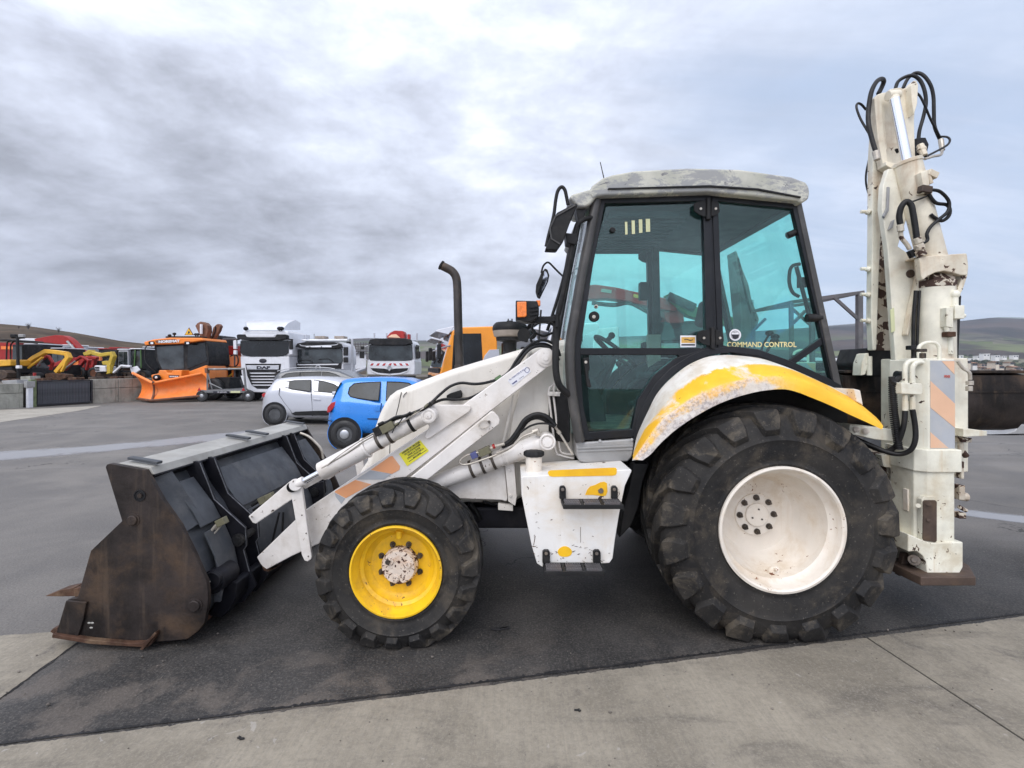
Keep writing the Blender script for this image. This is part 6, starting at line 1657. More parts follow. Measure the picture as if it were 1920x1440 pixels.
rowsA = [[Vector((X0, y, z)), Vector((X1, y, z))] for y, z in prf]; rowsB = [[Vector((X0, y, z)), Vector((X1, y, z))] for y, z in inner]
mb.grid(rowsA).grid(rowsB)
db = part('digging_bucket', mb, 'bucket_steel', sm=50, recalc=False, label='wide dark digging bucket held crossways behind the stabiliser')
for xx in (X0, X1-.02):
    part('bucket_cheek', M().prismx([(y, z) for y, z in prf]+[(4.62, zb_+.30), (4.3, zt_)], xx, xx+.02), 'bucket_steel', db, bev=.004)
part('bucket_seam', M().bb(X0+.01, X1-.01, 3.925, 3.932, P(0, 735, 3.93).z-.006, P(0, 735, 3.93).z+.006), 'bucket_steel', db)
part('bucket_top_bar', M().bb(X0, X1, 3.93, 4.10, zt_-.004, zt_+.022), 'bucket_steel', db, bev=.006)
part('bucket_ear', M().bb(P(1640, 0, 4).x, P(1662, 0, 4).x, 3.98, 4.25, zt_, zt_+.14).bb(P(1600, 0, 4).x, P(1612, 0, 4).x, 3.98, 4.2, zt_, zt_+.10), 'machine_black', db, bev=.01)
# ================================================================ BACKGROUND
def th(name, label, cat, px, py, Y, group=None, z=0.):
    p = P(px, py, Y); p.z = z
    return thing(name, label, cat, p, group)

def simple_wheel(t, c, r, w, axis='Y', rimr=.58, hub='wheel_steel', cap=None, holes=8):
    """wheel centred at c (outer face towards -axis)"""
    o = bpy.data.objects.new('wheel', None); COL.objects.link(o); o.parent = t; ORG[o] = ORG[t]
    pr = [(r*rimr, .02), (r*rimr, 0), (r*.72, -.006), (r*.90, .004), (r*.985, .03), (r, .06), (r, w-.06), (r*.97, w-.02), (r*.8, w), (r*rimr, w)]
    M().lathe(c, pr, 36, axis).obj('tyre', 'car_rubber', o, sm=35)
    pr = [(r*rimr, .015), (r*rimr*.97, .0), (r*rimr*.90, .02), (r*rimr*.86, .06), (r*rimr*.45, .05), (r*rimr*.40, .03), (.0005, .03)]
    M().lathe(c, pr, 32, axis).obj('rim', hub, o, sm=30)
    ax = {'Y': Vector((0, 1, 0)), 'X': Vector((1, 0, 0))}[axis]
    cc = Vector(c)
    for i in range(holes):
        a = 2*math.pi*i/holes
        v = Vector((math.cos(a), 0, math.sin(a))) if axis == 'Y' else Vector((0, math.cos(a), math.sin(a)))
        M().cyl(cc+v*r*rimr*.68+ax*.045, cc+v*r*rimr*.68+ax*.062, r*rimr*.10, n=10).obj('rim_hole', 'machine_black', o)
    if cap:
        M().lathe(c, [(r*.31, .03), (r*.31, .0), (r*.27, -.008), (r*.08, -.012), (.0005, -.012)], 24, axis).obj('hub_cap', cap, o, sm=30)
    return o

# ---------------------------------------------------------------- parked cars
def interp(pl, x):
    if x <= pl[0][0]: return pl[0][1]
    for (a, b), (c, d) in zip(pl, pl[1:]):
        if x <= c: return b+(d-b)*(x-a)/max(1e-6, c-a)
    return pl[-1][1]

def car(name, label, Yn, Wd, top, belt, bot, glass, wheels, paint, group, r, rim='wheel_steel', cap=None, tilt=.34):
    t = th(name, label, 'car', sum(w[0] for w in wheels)/len(wheels), 0, Yn+Wd/2, group)
    x0, x1 = top[0][0], top[-1][0]
    cols = []
    N = 72
    def so(v):                      # how far the side steps in, sill to belt
        return .11*(1-min(1, v/.22))**2 + .018*max(0, (v-.55)/.45) + .035*max(0, (v-.86)/.14)**2
    def zz(y): return P(0, y, Yn).z
    for i in range(N+1):
        u = i/N
        x = x0+(x1-x0)*(u if .03 < u < .97 else u)
        zb_, zt_ = zz(interp(bot, x)), zz(interp(top, x))
        zl = min(zz(interp(belt, x)), zt_-.015)
        e = 0
        d = min(u, 1-u)*(x1-x0)*Yn/F
        if d < .45: e = .30*(1-d/.45)**2.2
        X = P(x, 0, Yn).x
        half = []
        for v in (0, .08, .2, .35, .5, .65, .8, .9, .96, 1):
            z = zb_+(zl-zb_)*v
            half.append((so(v)+e, z))
        hr_ = max(0, zt_-zl)
        for v in (.12, .5, .85):
            half.append((.055+e+tilt*hr_*v*.95, zl+hr_*.90*v))
        o = .055+e+tilt*hr_
        half.append((o+.05, zl+hr_*.955)); half.append((o+.14, zl+hr_*.985)); half.append((min(Wd/2-.01, o+.36), zt_)); 
        row = [Vector((X, Yn+min(y, Wd/2-.005), z)) for y, z in half] + [Vector((X, Yn+Wd/2, zt_+.004))] + [Vector((X, Yn+Wd-min(y, Wd/2-.005), z)) for y, z in reversed(half)]
        cols.append(row)
    m = M().grid(cols)
    n = len(cols[0]); k = len(m.V)
    m.F += [tuple(range(n)), tuple(range(k-n, k)), ]
    m.obj('body', paint, t, sm=55)
    def side(x, y, gx=None):
        zl = zz(interp(belt, gx if gx else x)); z = zz(y); zt_ = zz(interp(top, x)); hr_ = max(.01, zt_-zl)
        if z < zl: return Yn+.0
        return Yn+.055+tilt*(z-zl)*1.05
    for g in glass:
        vs = []; gx = sum(q[0] for q in g)/len(g)
        for dd in (-.010, .02):
            for x, y in g:
                p = P(x, y, Yn); vs.append(Vector((p.x, side(x, y, gx)+dd, p.z)))
        nn = len(g)
        q = M().add(vs, [tuple(range(nn)), tuple(range(2*nn-1, nn-1, -1))]+[(i, (i+1) % nn, (i+1) % nn+nn, i+nn) for i in range(nn)])
        o = q.obj('window', 'car_glass', t)
        ring = [Vector((P(x, y, Yn).x, side(x, y, gx)-.008, P(x, y, Yn).z)) for x, y in g]
        M().tube(ring+[ring[0], ring[1]], .012, n=6, sub=1).obj('window_trim', 'black_trim', o)
    for wx, wy in wheels:
        c = P(wx, wy, Yn+.02); c.z = r
        M().cyl(c+Vector((0, -.021, .01)), c+Vector((0, .14, .01)), r*1.15, n=40).obj('wheel_arch', 'machine_black', t)
        M().lathe(c+Vector((0, -.03, .01)), [(r*1.15, .03), (r*1.155, .010), (r*1.19, .010), (r*1.215, .04)], 44).obj('arch_lip', paint, t, sm=70)
        c2 = c+Vector((0, -.040, 0))
        simple_wheel(t, c2, r, .19, cap=cap, hub=rim)
        simple_wheel(t, c2+Vector((0, Wd-.12, 0)), r, .19, holes=0)
    return t
pm('car_glass', (.018, .023, .028), .10, var=.5, vs=1.6, spec=.35)

t = car('parked_car', 'silver five-door hatchback parked behind the blue car', 14.4, 1.72,
    [(481.5, 766), (482, 754), (485, 745), (489, 738.5), (496, 731), (503, 725), (506, 718), (511, 712.5), (519.6, 709.3), (533, 707.6), (546, 706.6), (576, 706), (607, 707.5), (630, 712), (652, 722), (676, 738), (700, 744), (725, 752), (738, 762), (742, 775)],
    [(481, 766), (482, 756), (489, 741), (500, 731), (521, 726.5), (545, 731.5), (584, 735), (624, 738.5), (680, 742), (742, 776)],
    [(481, 770), (487, 778), (500, 783), (735, 784), (742, 777)],
    [[(523, 723.5), (527, 719.5), (532, 716.6), (548, 713.6), (579, 713), (582, 733.6), (560, 731.6), (546, 730)], [(584, 713), (603, 715.5), (622, 720.5), (640, 731), (645, 737), (620, 736), (587, 734)]],
    [(515.4, 777), (678, 777)], 'car_silver', 'cars parked behind the loader', .315)
M().pp([(486.5, 740), (491, 737), (497, 737.5), (503, 739), (497, 742), (489, 745.5)], 14.4, 14.52, 14.8).obj('tail_light', 'red_lens', t, bev=.01)
M().pp([(587, 747), (601, 748.5), (601, 750.5), (587, 749.5)], 14.4, 14.37, 14.41).obj('door_handle', 'car_silver', t, bev=.006)
M().pp([(547, 776), (553, 772), (585, 770.5), (607, 770), (650, 771), (650, 779), (553, 779)], 14.4, 14.39, 14.48).obj('side_skirt', 'black_trim', t, bev=.01)
M().pring([(524, 727), (523, 740), (533, 755), (545, 770), (548, 777)], .5, 14.4, 14.397, 14.43, closed=False).obj('door_seam', 'black_trim', t)
M().pring([(583, 737), (585, 757), (586, 780)], .5, 14.4, 14.397, 14.43, closed=False).obj('door_seam', 'black_trim', t)
M().box(P(628, 737, 14.3), (.14, .16, .10)).obj('side_mirror', 'car_silver', t, bev=.03)
M().pp([(505, 715.5), (512, 710.5), (516, 711), (510, 715)], 14.6, 14.85, 15.7).obj('spoiler', 'car_silver', t, bev=.02)

t = car('parked_car', 'bright blue three-door hatchback parked behind the bucket', 10.15, 1.65,
    [(604.5, 792), (605, 780), (608, 769), (612, 758), (617, 747), (621, 738), (625, 727), (629, 718), (634, 713), (642, 710.3), (669, 708), (700, 707.2), (721, 707.2), (752, 709.5), (776, 716.5), (805, 732), (832, 748), (852, 756), (870, 768), (881, 790)],
    [(604, 792), (608, 770), (617, 750), (640, 748), (655, 748), (700, 753.5), (760, 756), (832, 757), (881, 790)],
    [(604, 800), (612, 809), (640, 813), (865, 814), (881, 800)],
    [[(650, 738), (651.5, 727), (659, 720), (672, 718.3), (709, 716.5), (710, 751), (690, 750), (668, 747), (655, 744)], [(721, 716.5), (745, 717), (763, 719), (790, 738), (800, 750), (722, 751)]],
    [(646.7, 812), (840, 812)], 'car_blue', 'cars parked behind the loader', .305, cap='hubcap')
M().pp([(610, 774), (611.5, 764), (619, 755.5), (629, 752.5), (627, 760), (621, 768), (615, 774.5)], 10.15, 10.22, 10.6).obj('tail_light', 'red_lens', t, bev=.012)
M().pring([(634, 718), (627, 730), (620, 748)], 1.1, 10.15, 10.30, 10.36, closed=False).obj('hatch_seam', 'black_trim', t)
M().pring([(714.5, 756), (713, 790), (714, 812)], .7, 10.15, 10.143, 10.2, closed=False).obj('door_seam', 'black_trim', t)
M().pp([(689, 784.5), (712, 784.5), (712, 786.5), (689, 786)], 10.15, 10.135, 10.16).obj('rub_strip', 'machine_black', t)
M().cyl(P(708, 766, 10.135), P(708, 766, 10.16), .06, n=20).obj('fuel_flap', 'car_blue', t, bev=.004)
M().box(P(806, 745, 10.05), (.10, .16, .11)).obj('side_mirror', 'car_blue', t, bev=.03)

M().pp([(718, 762), (729, 762), (729, 764), (718, 764)], 10.15, 10.12, 10.16).obj('door_handle', 'black_trim', t, bev=.006)
M().pring([(606, 789), (618, 790), (626, 794)], .6, 10.15, 10.2, 10.3, closed=False).obj('bumper_seam', 'black_trim', t)
t = car('parked_car', 'dark grey estate car half hidden behind the silver hatchback', 17.2, 1.8,
    [(498, 755), (499, 740), (502, 725), (507, 715), (514, 703), (521, 697.5), (531, 694.5), (546.7, 692.3), (576, 690.8), (613, 691.5), (632, 694.5), (661, 707.5), (690, 714), (715, 719), (730, 728), (735, 750)],
    [(498, 755), (503, 722), (512, 712), (560, 711), (640, 712), (700, 718), (735, 750)],
    [(498, 762), (510, 768), (725, 768), (735, 760)],
    [[(526, 707.5), (534, 701), (548, 699), (560, 698.3), (560, 709), (530, 710)], [(561, 698.3), (600, 697.2), (600, 709), (561, 709)], [(602, 697.2), (614, 698), (628, 702), (644, 710), (602, 709.5)]],
    [(525, 765), (695, 765)], 'car_grey', 'cars parked behind the loader', .33, tilt=.26)
M().ptube([(520, 696), (540, 691.2), (576, 688.8), (612, 689.5), (628, 692)], 17.6, .8, n=8).obj('roof_rail', 'hubcap', t, sm=60)

# ---------------------------------------------------------------- trucks seen from the front
def front_truck(name, label, xc, Y, Wd, depth, paint, zbot=.45):
    t = th(name, label, 'truck', xc, 0, Y+depth/2, 'trucks parked in a row')
    t['Wd'] = 0; del t['Wd']
    X = P(xc, 0, Y).x
    for s in (-1, 1):
        c = Vector((X+s*(Wd/2-.16)-(.15 if s > 0 else .15), Y+1.3, .5))
        simple_wheel(t, Vector((X+s*(Wd/2)-(.30 if s > 0 else 0), Y+1.3, .5)), .5, .30, axis='X', holes=0)
    M().bb(X-.45, X+.45, Y+.6, Y+7, .55, .95).obj('chassis', 'machine_black', t)
    for s in (-1, 1):
        simple_wheel(t, Vector((X+s*(Wd/2)-(.30 if s > 0 else 0), Y+5.2, .5)), .5, .30, axis='X', holes=0)
    return t, X
def q4(x0, y0, x1, y1): return [(x0, y0), (x1, y0), (x1, y1), (x0, y1)]

# -- tall white tractor unit
Y = 24.6
t, X = front_truck('lorry', 'tall white tractor unit with a high roof fairing and wide chrome grille', 496, Y, 2.5, 2.3, 'truck_white')
M().pp([(450, 668), (542, 668), (543, 690), (541, 716), (534, 730), (524, 736), (470, 736), (462, 728), (452, 700)], Y, Y, Y+2.2).obj('cab', 'truck_white', t, bev=.06, seg=3)
M().pp([(450.5, 637), (454, 621), (460, 619.5), (534, 619.5), (540, 622), (542.5, 637), (543, 668), (450, 668)], Y, Y+.03, Y+2.25).obj('cab_upper', 'truck_white', t, bev=.08, seg=3)
fa = M().grid([[P(463, 619, Y), P(529, 619, Y)], [P(471, 606.5, Y+.9)+Vector((-.25, 0, 0)), P(540, 606, Y+.9)], [P(476, 603.5, Y+1.7)+Vector((-.45, 0, .05)), P(552, 602.5, Y+1.7)+Vector((.05, 0, .08))], [P(480, 607, Y+2.3)+Vector((-.55, 0, 0)), P(560, 606, Y+2.3)+Vector((.1, 0, 0))], [P(480, 619, Y+2.3)+Vector((-.55, 0, 0)), P(560, 619, Y+2.3)+Vector((.1, 0, 0))]])
fa.add([P(463, 619, Y), P(471, 606.5, Y+.9)+Vector((-.25, 0, 0)), P(476, 603.5, Y+1.7)+Vector((-.45, 0, .05)), P(480, 607, Y+2.3)+Vector((-.55, 0, 0)), P(480, 619, Y+2.3)+Vector((-.55, 0, 0))], [(0, 1, 2, 3, 4)])
fa.add([P(529, 619, Y), P(540, 606, Y+.9), P(552, 602.5, Y+1.7)+Vector((.05, 0, .08)), P(560, 606, Y+2.3)+Vector((.1, 0, 0)), P(560, 619, Y+2.3)+Vector((.1, 0, 0))], [(0, 1, 2, 3, 4)])
fa.obj('roof_fairing', 'truck_white', t, bev=.06, seg=3)
vs_ = M().pp([(449, 629), (452, 627.5), (464, 627.5), (466, 633), (520, 633), (523, 627.5), (539, 627.5), (542.5, 629.5), (542, 636), (520, 639), (470, 639), (450, 636)], Y, Y-.28, Y+.02).obj('sun_visor', 'machine_black', t, bev=.03)
M().pp([(465, 628), (521, 628), (518, 632.6), (468, 632.6)], Y, Y-.26, Y-.20).obj('visor_insert', 'truck_white', vs_, bev=.02)
M().pp([(451, 639), (541, 639), (541, 661), (536, 666), (520, 668.5), (470, 668.5), (456, 666), (450.5, 661)], Y, Y-.03, Y+.05).obj('windscreen', 'dark_glass', t, bev=.02)
M().pp([(453, 641), (470, 640), (463, 665), (454, 663)], Y, Y-.036, Y-.031).obj('windscreen_reflection', 'grey_glass', t)
bpy.data.objects.remove([o for o in kids(t) if o.name.startswith('windscreen_reflection')][0])
M().pp([(460, 682), (527, 682), (525, 700), (518, 724), (510, 729), (482, 729), (472, 722), (464, 705)], Y, Y-.02, Y+.02).obj('grille', 'machine_black', t, bev=.01)
gb = M().pp([(462, 685), (524, 685), (523, 693), (464, 693)], Y, Y-.05, Y-.01).obj('name_panel', 'truck_silver', t, bev=.02)
text('lettering', 'DAF', P(493.5, 689.5, Y-.052), .19, 'ink', gb, sx=1.9, ext=.004, bold=.012)
for i, y in enumerate((700, 706, 711.5, 717, 722.5)):
    M().pp([(470+i*1.2, y-1.3), (515-i*.6, y-1.3), (518-i*.8, y-.6), (514-i*.8, y+.6), (472+i*1.2, y+.6), (468+i*1.2, y-.6)], Y, Y-.05, Y-.01).obj('grille_bar', 'truck_white', t, bev=.008)
M().lathe(P(493, 676.5, Y), [(.001, -.03), (.15, -.03), (.19, -.015), (.19, .01)], 28).xf(Matrix.Translation(P(493, 676.5, Y)) @ Matrix.Diagonal((1, 1, .6, 1)) @ Matrix.Translation(-P(493, 676.5, Y))).obj('badge', 'ink', t, sm=30)
for s, xs in ((-1, (451, 460)), (1, (527, 541))):
    M().pp([(xs[0], 704), (xs[1], 706), (xs[1]+(1 if s < 0 else 0), 722), (xs[0]+(6 if s < 0 else 3), 722)], Y, Y-.02, Y+.02).obj('headlight', 'clear_lens', t, bev=.02)
for xx, nm in ((445.5, 0), (549, 1)):
    mi = M().pp([(xx-3.5, 639), (xx+2.5, 638), (xx+3, 655), (xx-3, 655)], Y, Y-.25, Y-.1).obj('mirror', 'black_plastic' if nm else 'truck_white', t, bev=.03)
    M().pp([(xx-3, 657), (xx+3, 657), (xx+3, 665), (xx-3, 665)], Y, Y-.25, Y-.1).obj('mirror_housing', 'truck_white', mi, bev=.03)
    M().cyl(P(xx, 637, Y-.15), P(xx+(4 if xx < 500 else -8), 636, Y+.05), .03).obj('mirror_arm', 'black_trim', mi)
for xx in (461, 524, 528):
    M().sph(P(xx, 616, Y), (.12, .12, .10)).cyl(P(xx, 617, Y), P(xx, 620, Y), .03).obj('roof_horn', 'machine_black', t, sm=60)
M().bb(P(542, 0, Y).x, P(542, 0, Y).x+.012, Y+.35, Y+1.2, P(0, 664, Y).z, P(0, 642, Y).z).obj('side_window', 'dark_glass', t)
M().bb(P(542, 0, Y).x-.02, P(542, 0, Y).x+.03, Y+1.9, Y+2.5, P(0, 715, Y).z, P(0, 622, Y).z).obj('side_fairing', 'truck_white', t, bev=.02)

# -- white tipper with black visor and roof lamps
Y = 25.4
t, X = front_truck('lorry', 'white and black tipper truck with light bar between the two white cabs', 599, Y, 2.5, 2.2, 'truck_white')
M().pp([(555, 682), (643, 682), (645, 700), (643, 728), (556, 728)], Y, Y, Y+2).obj('cab', 'truck_white', t, bev=.06, seg=3)
M().pp([(557, 652), (560, 644), (572, 640), (630, 640), (642, 645), (645, 655), (646, 684), (554, 684), (554, 664)], Y, Y+.04, Y+2).obj('cab_upper', 'truck_white', t, bev=.08, seg=3)
M().pp([(556, 651), (560, 644), (575, 641.5), (628, 641.5), (641, 645), (644, 652), (630, 654), (572, 654)], Y, Y-.20, Y+.03).obj('sun_visor', 'machine_black', t, bev=.04, seg=3)
lb_ = M().pp([(566, 636.5), (652, 635.5), (652, 639), (566, 640)], Y, Y-.05, Y+.25).obj('light_bar', 'clear_lens', t, bev=.02)
M().ptube([(562, 646), (570, 649), (600, 648.5), (628, 647), (634, 644.5)], Y-.22, .8, n=6).obj('light_bar_tube', 'truck_white', lb_, sm=60)
for x0, x1 in ((574, 580), (583, 602), (604, 622)):
    M().pp(q4(x0, 648.5, x1, 651), Y-.2, Y-.24, Y-.2).obj('marker_lamp', 'clear_lens', lb_)
M().pp([(558, 655), (641, 654), (642.5, 678), (640, 681), (560, 681), (557.5, 678)], Y, Y-.03, Y+.05).obj('windscreen', 'grey_glass', t, bev=.02)
M().pp([(556, 681), (641, 681), (640, 692), (632, 698), (566, 698), (557, 692)], Y, Y-.04, Y+.01).obj('grille', 'machine_black', t, bev=.02)
M().pp([(558, 683), (636, 682), (634, 684.5), (559, 685)], Y, Y-.07, Y-.03).obj('grille_bar', 'truck_white', t, bev=.01)
M().lathe(P(597, 689, Y), [(.14, -.02), (.14, -.06), (.09, -.06), (.09, -.03)], 20).obj('badge', 'hubcap', t, sm=30)
for a0, a1 in (((560, 676), (584, 678)), ((598, 674), (622, 677))):
    M().tube([P(*a0, Y-.06), P((a0[0]+a1[0])/2+4, a0[1]-1, Y-.06), P(*a1, Y-.05), P(a1[0]+4, a1[1]+4, Y-.05)], .02, n=6).obj('wiper', 'machine_black', t)
for xx, yy, w_, h_ in ((552.5, 652, 2.5, 3.5), (551.5, 664, 1.8, 9), (650, 659, 4, 8), (650, 675, 4, 5)):
    M().pp(q4(xx-w_, yy-h_, xx+w_, yy+h_), Y, Y-.2, Y-.05).obj('mirror', 'black_plastic', t, bev=.03)
for xx in (602, 638):
    M().pp(q4(xx-9, 630.5, xx+9, 635.5), Y+1.2, Y+1.0, Y+1.6).obj('roof_box', 'filter_beige', t, bev=.01)
M().cyl(P(589, 626, Y+.6), P(589, 640, Y+.6), .012).obj('antenna', 'machine_black', t)
M().cyl(P(655, 641, Y+2.2), P(655, 646, Y+2.2), .16, n=16).obj('air_intake', 'machine_black', t, sm=40)
M().pp(q4(556, 702, 643, 722), Y, Y-.03, Y+.02).obj('bumper', 'truck_silver', t, bev=.03)

# -- flatbed body beside it
t = th('flatbed_trailer', 'low flatbed with a white post and wire cage, between two truck cabs', 'trailer', 674, 0, 26.5)
M().pp(q4(658.5, 635, 662, 706), 25.9, 25.85, 25.97).obj('corner_post', 'truck_silver', t, bev=.01)
M().add([P(661, 700, 25.9), P(686, 690, 27.8), P(686, 688, 31), P(661, 695, 31), P(661, 703, 25.9), P(686, 694, 27.8), P(686, 691, 31), P(661, 698, 31)], [(0, 1, 2, 3), (7, 6, 5, 4), (0, 4, 5, 1), (1, 5, 6, 2), (2, 6, 7, 3), (3, 7, 4, 0)]).obj('deck', 'truck_silver', t)
M().pp([(661, 660), (686, 661), (686, 689), (661, 693)], 31, 31, 31.08).obj('headboard', 'truck_white', t)
for i in range(5):
    M().pp(q4(660, 645+i*4.5, 690, 646.2+i*4.5), 31, 30.9, 30.95).obj('cage_bar', 'frame_grey', t)
for i in range(6):
    M().pp(q4(662+i*5, 642, 662.9+i*5, 664), 31, 30.86, 30.9).obj('cage_post', 'frame_grey', t)
for xx in (668, 681):
    simple_wheel(t, Vector((P(xx, 0, 28).x, 27.2, .45)), .45, .3, holes=0)
M().bb(P(661, 0, 26).x, P(686, 0, 28).x, 26, 31, .8, 1.2).obj('underframe', 'machine_black', t)

# -- white crane truck with red and white warning stripes
Y = 26.2
t, X = front_truck('lorry', 'white truck with red and white warning stripes above a curved black grille', 731, Y, 2.45, 2.2, 'truck_white')
M().pp([(688.5, 675), (777.5, 675), (778, 690), (777, 703), (688, 703), (687.5, 690)], Y, Y, Y+2).obj('cab', 'truck_white', t, bev=.07, seg=4)
M().pp([(690, 678), (692, 645), (697, 638), (768, 637), (774, 643), (777, 678)], Y, Y+.04, Y+2).obj('cab_upper', 'truck_white', t, bev=.09, seg=4)
M().pp([(692.5, 645), (695, 637.5), (704, 635), (760, 634.5), (772, 637), (774.5, 645), (760, 648), (708, 648)], Y, Y-.25, Y+.04).obj('sun_visor', 'machine_black', t, bev=.05, seg=3)
M().pp([(692.5, 646), (773, 646), (774, 672), (771, 675.5), (760, 676.5), (706, 676.5), (694, 675.5), (691, 672)], Y, Y-.03, Y+.05).obj('windscreen', 'grey_glass', t, bev=.02)
M().pp([(722, 650), (738, 650), (738, 662), (722, 662)], Y, Y+.052, Y+.06).obj('sticker', 'label_white', t)
bpy.data.objects.remove([o for o in kids(t) if o.name.startswith('sticker')][0])
bd = M().pp([(693, 681), (768, 681), (767, 685.8), (694, 685.8)], Y, Y-.012, Y+.004).obj('warning_band', 'label_white', t)
for i in range(4):
    x0 = 694.5+i*11.3
    M().pp([(x0+2.5, 681.3), (x0+7, 681.3), (x0+4, 685.5), (x0-.5, 685.5)], Y, Y-.018, Y-.0125).obj('warning_stripe', 'red_lens', bd)
    x0 = 766.5-i*11.3
    if i < 3: M().pp([(x0-2.5, 681.3), (x0-7, 681.3), (x0-4, 685.5), (x0+.5, 685.5)], Y, Y-.018, Y-.0125).obj('warning_stripe', 'red_lens', bd)
M().pp([(695, 690), (720, 691), (730, 693.5), (741, 691), (767, 690), (763, 695), (750, 699), (730, 700.5), (710, 699), (699, 695)], Y, Y-.02, Y+.01).obj('grille', 'machine_black', t, bev=.01)
M().pring([(693, 688), (697, 696), (708, 701), (730, 703.2), (752, 701), (764, 696), (768, 688)], 1.6, Y, Y-.04, Y-.005, closed=False).obj('grille_rim', 'truck_white', t, bev=.008)
M().pring([(730.6, 685.5), (735, 690), (730.6, 695), (726.4, 690)], 1.6, Y, Y-.08, Y-.03).obj('diamond_badge', 'hubcap', t, bev=.01)
M().pp(q4(688, 704, 778, 716), Y, Y+.05, Y+.3).obj('bumper', 'black_plastic', t, bev=.03)
for xx, yy, w_, h_ in ((680, 665.5, 4, 6.5), (681, 652.5, 3, 2.8), (785, 665.5, 4, 6.5), (783, 652.5, 3, 2.8)):
    M().pp(q4(xx-w_, yy-h_, xx+w_, yy+h_), Y, Y-.2, Y-.05).obj('mirror', 'black_plastic', t, bev=.03)
M().ptube([(683, 672), (688, 675), (691, 676)], Y, .8, n=6).ptube([(684, 650), (690, 648)], Y, .8, n=6).obj('mirror_arm', 'truck_white', t, sm=60)
for xx in (702, 725, 782):
    M().cyl(P(xx, 625, Y+3), P(xx, 640, Y+3), .05, n=8).obj('side_post', 'truck_silver', t)
cr = M().pp([(727, 631), (733, 624), (741, 620), (757, 621), (760, 626), (760, 636), (728, 636)], Y+2.6, Y+2.4, Y+3.1).obj('crane', 'machine_red', t, bev=.05)
M().pp([(728, 633), (735, 628), (744, 627), (752, 634)], Y+2.5, Y+2.3, Y+2.39).obj('crane_plate', 'orange_pale', cr, bev=.02)
M().pp(q4(765, 627, 769, 636), Y+2.6, Y+2.4, Y+2.8).obj('crane_post', 'machine_red', cr, bev=.01)
M().bb(P(778, 0, Y).x-.02, P(778, 0, Y).x+.015, Y+.4, Y+1.2, P(0, 672, Y).z, P(0, 646, Y).z).obj('side_window', 'dark_glass', t)

# -- angled cabs, orange and white
def cab_truck(label, loc, ang, paint, visor):
    t = thing('lorry', label, 'truck', (0, 0, 0), 'trucks parked in a row')
    z1 = 2.98
    side = [(0.02, .75), (0, 1.45), (.10, 1.75), (.42, 2.86), (.62, z1), (1.78, z1+.06), (1.86, z1-.02), (1.88, .75)]
    M().prism(side, 0, 2.4).obj('cab', paint, t, bev=.05, seg=3)
    for s, yy in ((1, -.012), (-1, 2.40)):
        w_ = M().prism([(.50, 2.50), (.66, 2.78), (1.33, 2.80), (1.38, 1.95), (.62, 1.50), (.42, 1.50)], yy, yy+.012).obj('side_window', 'dark_glass', t)
    M().prism([(.46, 2.72), (.58, 2.86), (.50, 1.2), (.42, .9), (.36, .9)], -.008, .01).obj('door_gap', 'machine_black', t)
    fr_ = M().add([(.07, .12, 1.72), (.07, 2.28, 1.72), (.375, 2.24, 2.76), (.375, .16, 2.76), (.12, .12, 1.72), (.12, 2.28, 1.72), (.42, 2.24, 2.76), (.42, .16, 2.76)], [(0, 1, 2, 3), (4, 5, 6, 7), (0, 1, 5, 4), (1, 2, 6, 5), (2, 3, 7, 6), (3, 0, 4, 7)])
    fr_.obj('windscreen', 'mirror_glass', t)
    M().box((.02, 1.2, 1.62), (.06, 2.3, .16)).obj('wiper_panel', 'machine_black', t, bev=.02)
    M().add([(.30, 0, 2.74), (.30, 2.4, 2.74), (-.10, 2.3, 2.84), (-.10, .1, 2.84), (.50, 0, 3.03), (.50, 2.4, 3.03), (-.04, 2.3, 2.90), (-.04, .1, 2.90)], [(0, 1, 2, 3), (7, 6, 5, 4), (0, 3, 7, 4), (1, 5, 6, 2), (3, 2, 6, 7), (0, 4, 5, 1)]).obj('sun_visor', visor, t, bev=.02)
    M().box((-.02, 1.2, 1.20), (.06, 1.5, .45)).obj('grille', 'machine_black', t, bev=.02)
    for y in (.3, 2.1):
        M().box((-.02, y, .95), (.08, .42, .24)).obj('headlight', 'clear_lens', t, bev=.02)
    for y in (-.22, 2.62):
        mi = M().box((-.02, y, 2.2), (.12, .2, .46)).obj('mirror', 'black_plastic', t, bev=.03)
        M().cyl((.0, y, 2.3), (.35, max(0, min(2.4, y)), 2.4), .025, n=6).obj('mirror_arm', 'hubcap', mi)
    M().bb(.2, 7.5, .75, 1.65, .6, .95).obj('chassis', 'machine_black', t)
    for x in (1.0, 5.2, 6.4):
        for y in (.0, 2.1):
            simple_wheel(t, (x, y, .5), .5, .30, holes=0)
    M().bb(2.35, 7.5, .1, 2.3, 1.05, 1.35).obj('body_frame', 'truck_silver', t, bev=.02)
    M().prism([(1.45, 2.10), (1.60, 2.28), (1.92, 2.30), (1.92, 1.2), (1.30, 1.2), (1.30, 1.7)], -.03, -.001).obj('side_fairing', 'truck_silver', t, bev=.01)
    M().box((2.35, .5, 1.8), (.35, .5, 1.5)).obj('air_filter_stack', 'machine_black', t, bev=.03)
    t.location = loc; t.rotation_euler = (0, 0, R(ang))
    return t
cab_truck('bright orange truck cab with a silver visor behind the exhaust stack', (-2.27, 15.0, 0), 15, 'truck_orange', 'truck_silver')
cab_truck('orange and grey truck half hidden behind the bright orange cab', (-3.02, 18.6, 0), 15, 'truck_orange', 'truck_silver')
cab_truck('white truck cab seen between the indicator lamp and the loader windscreen', (0.75, 14.0, 0), 8, 'truck_white', 'truck_white')

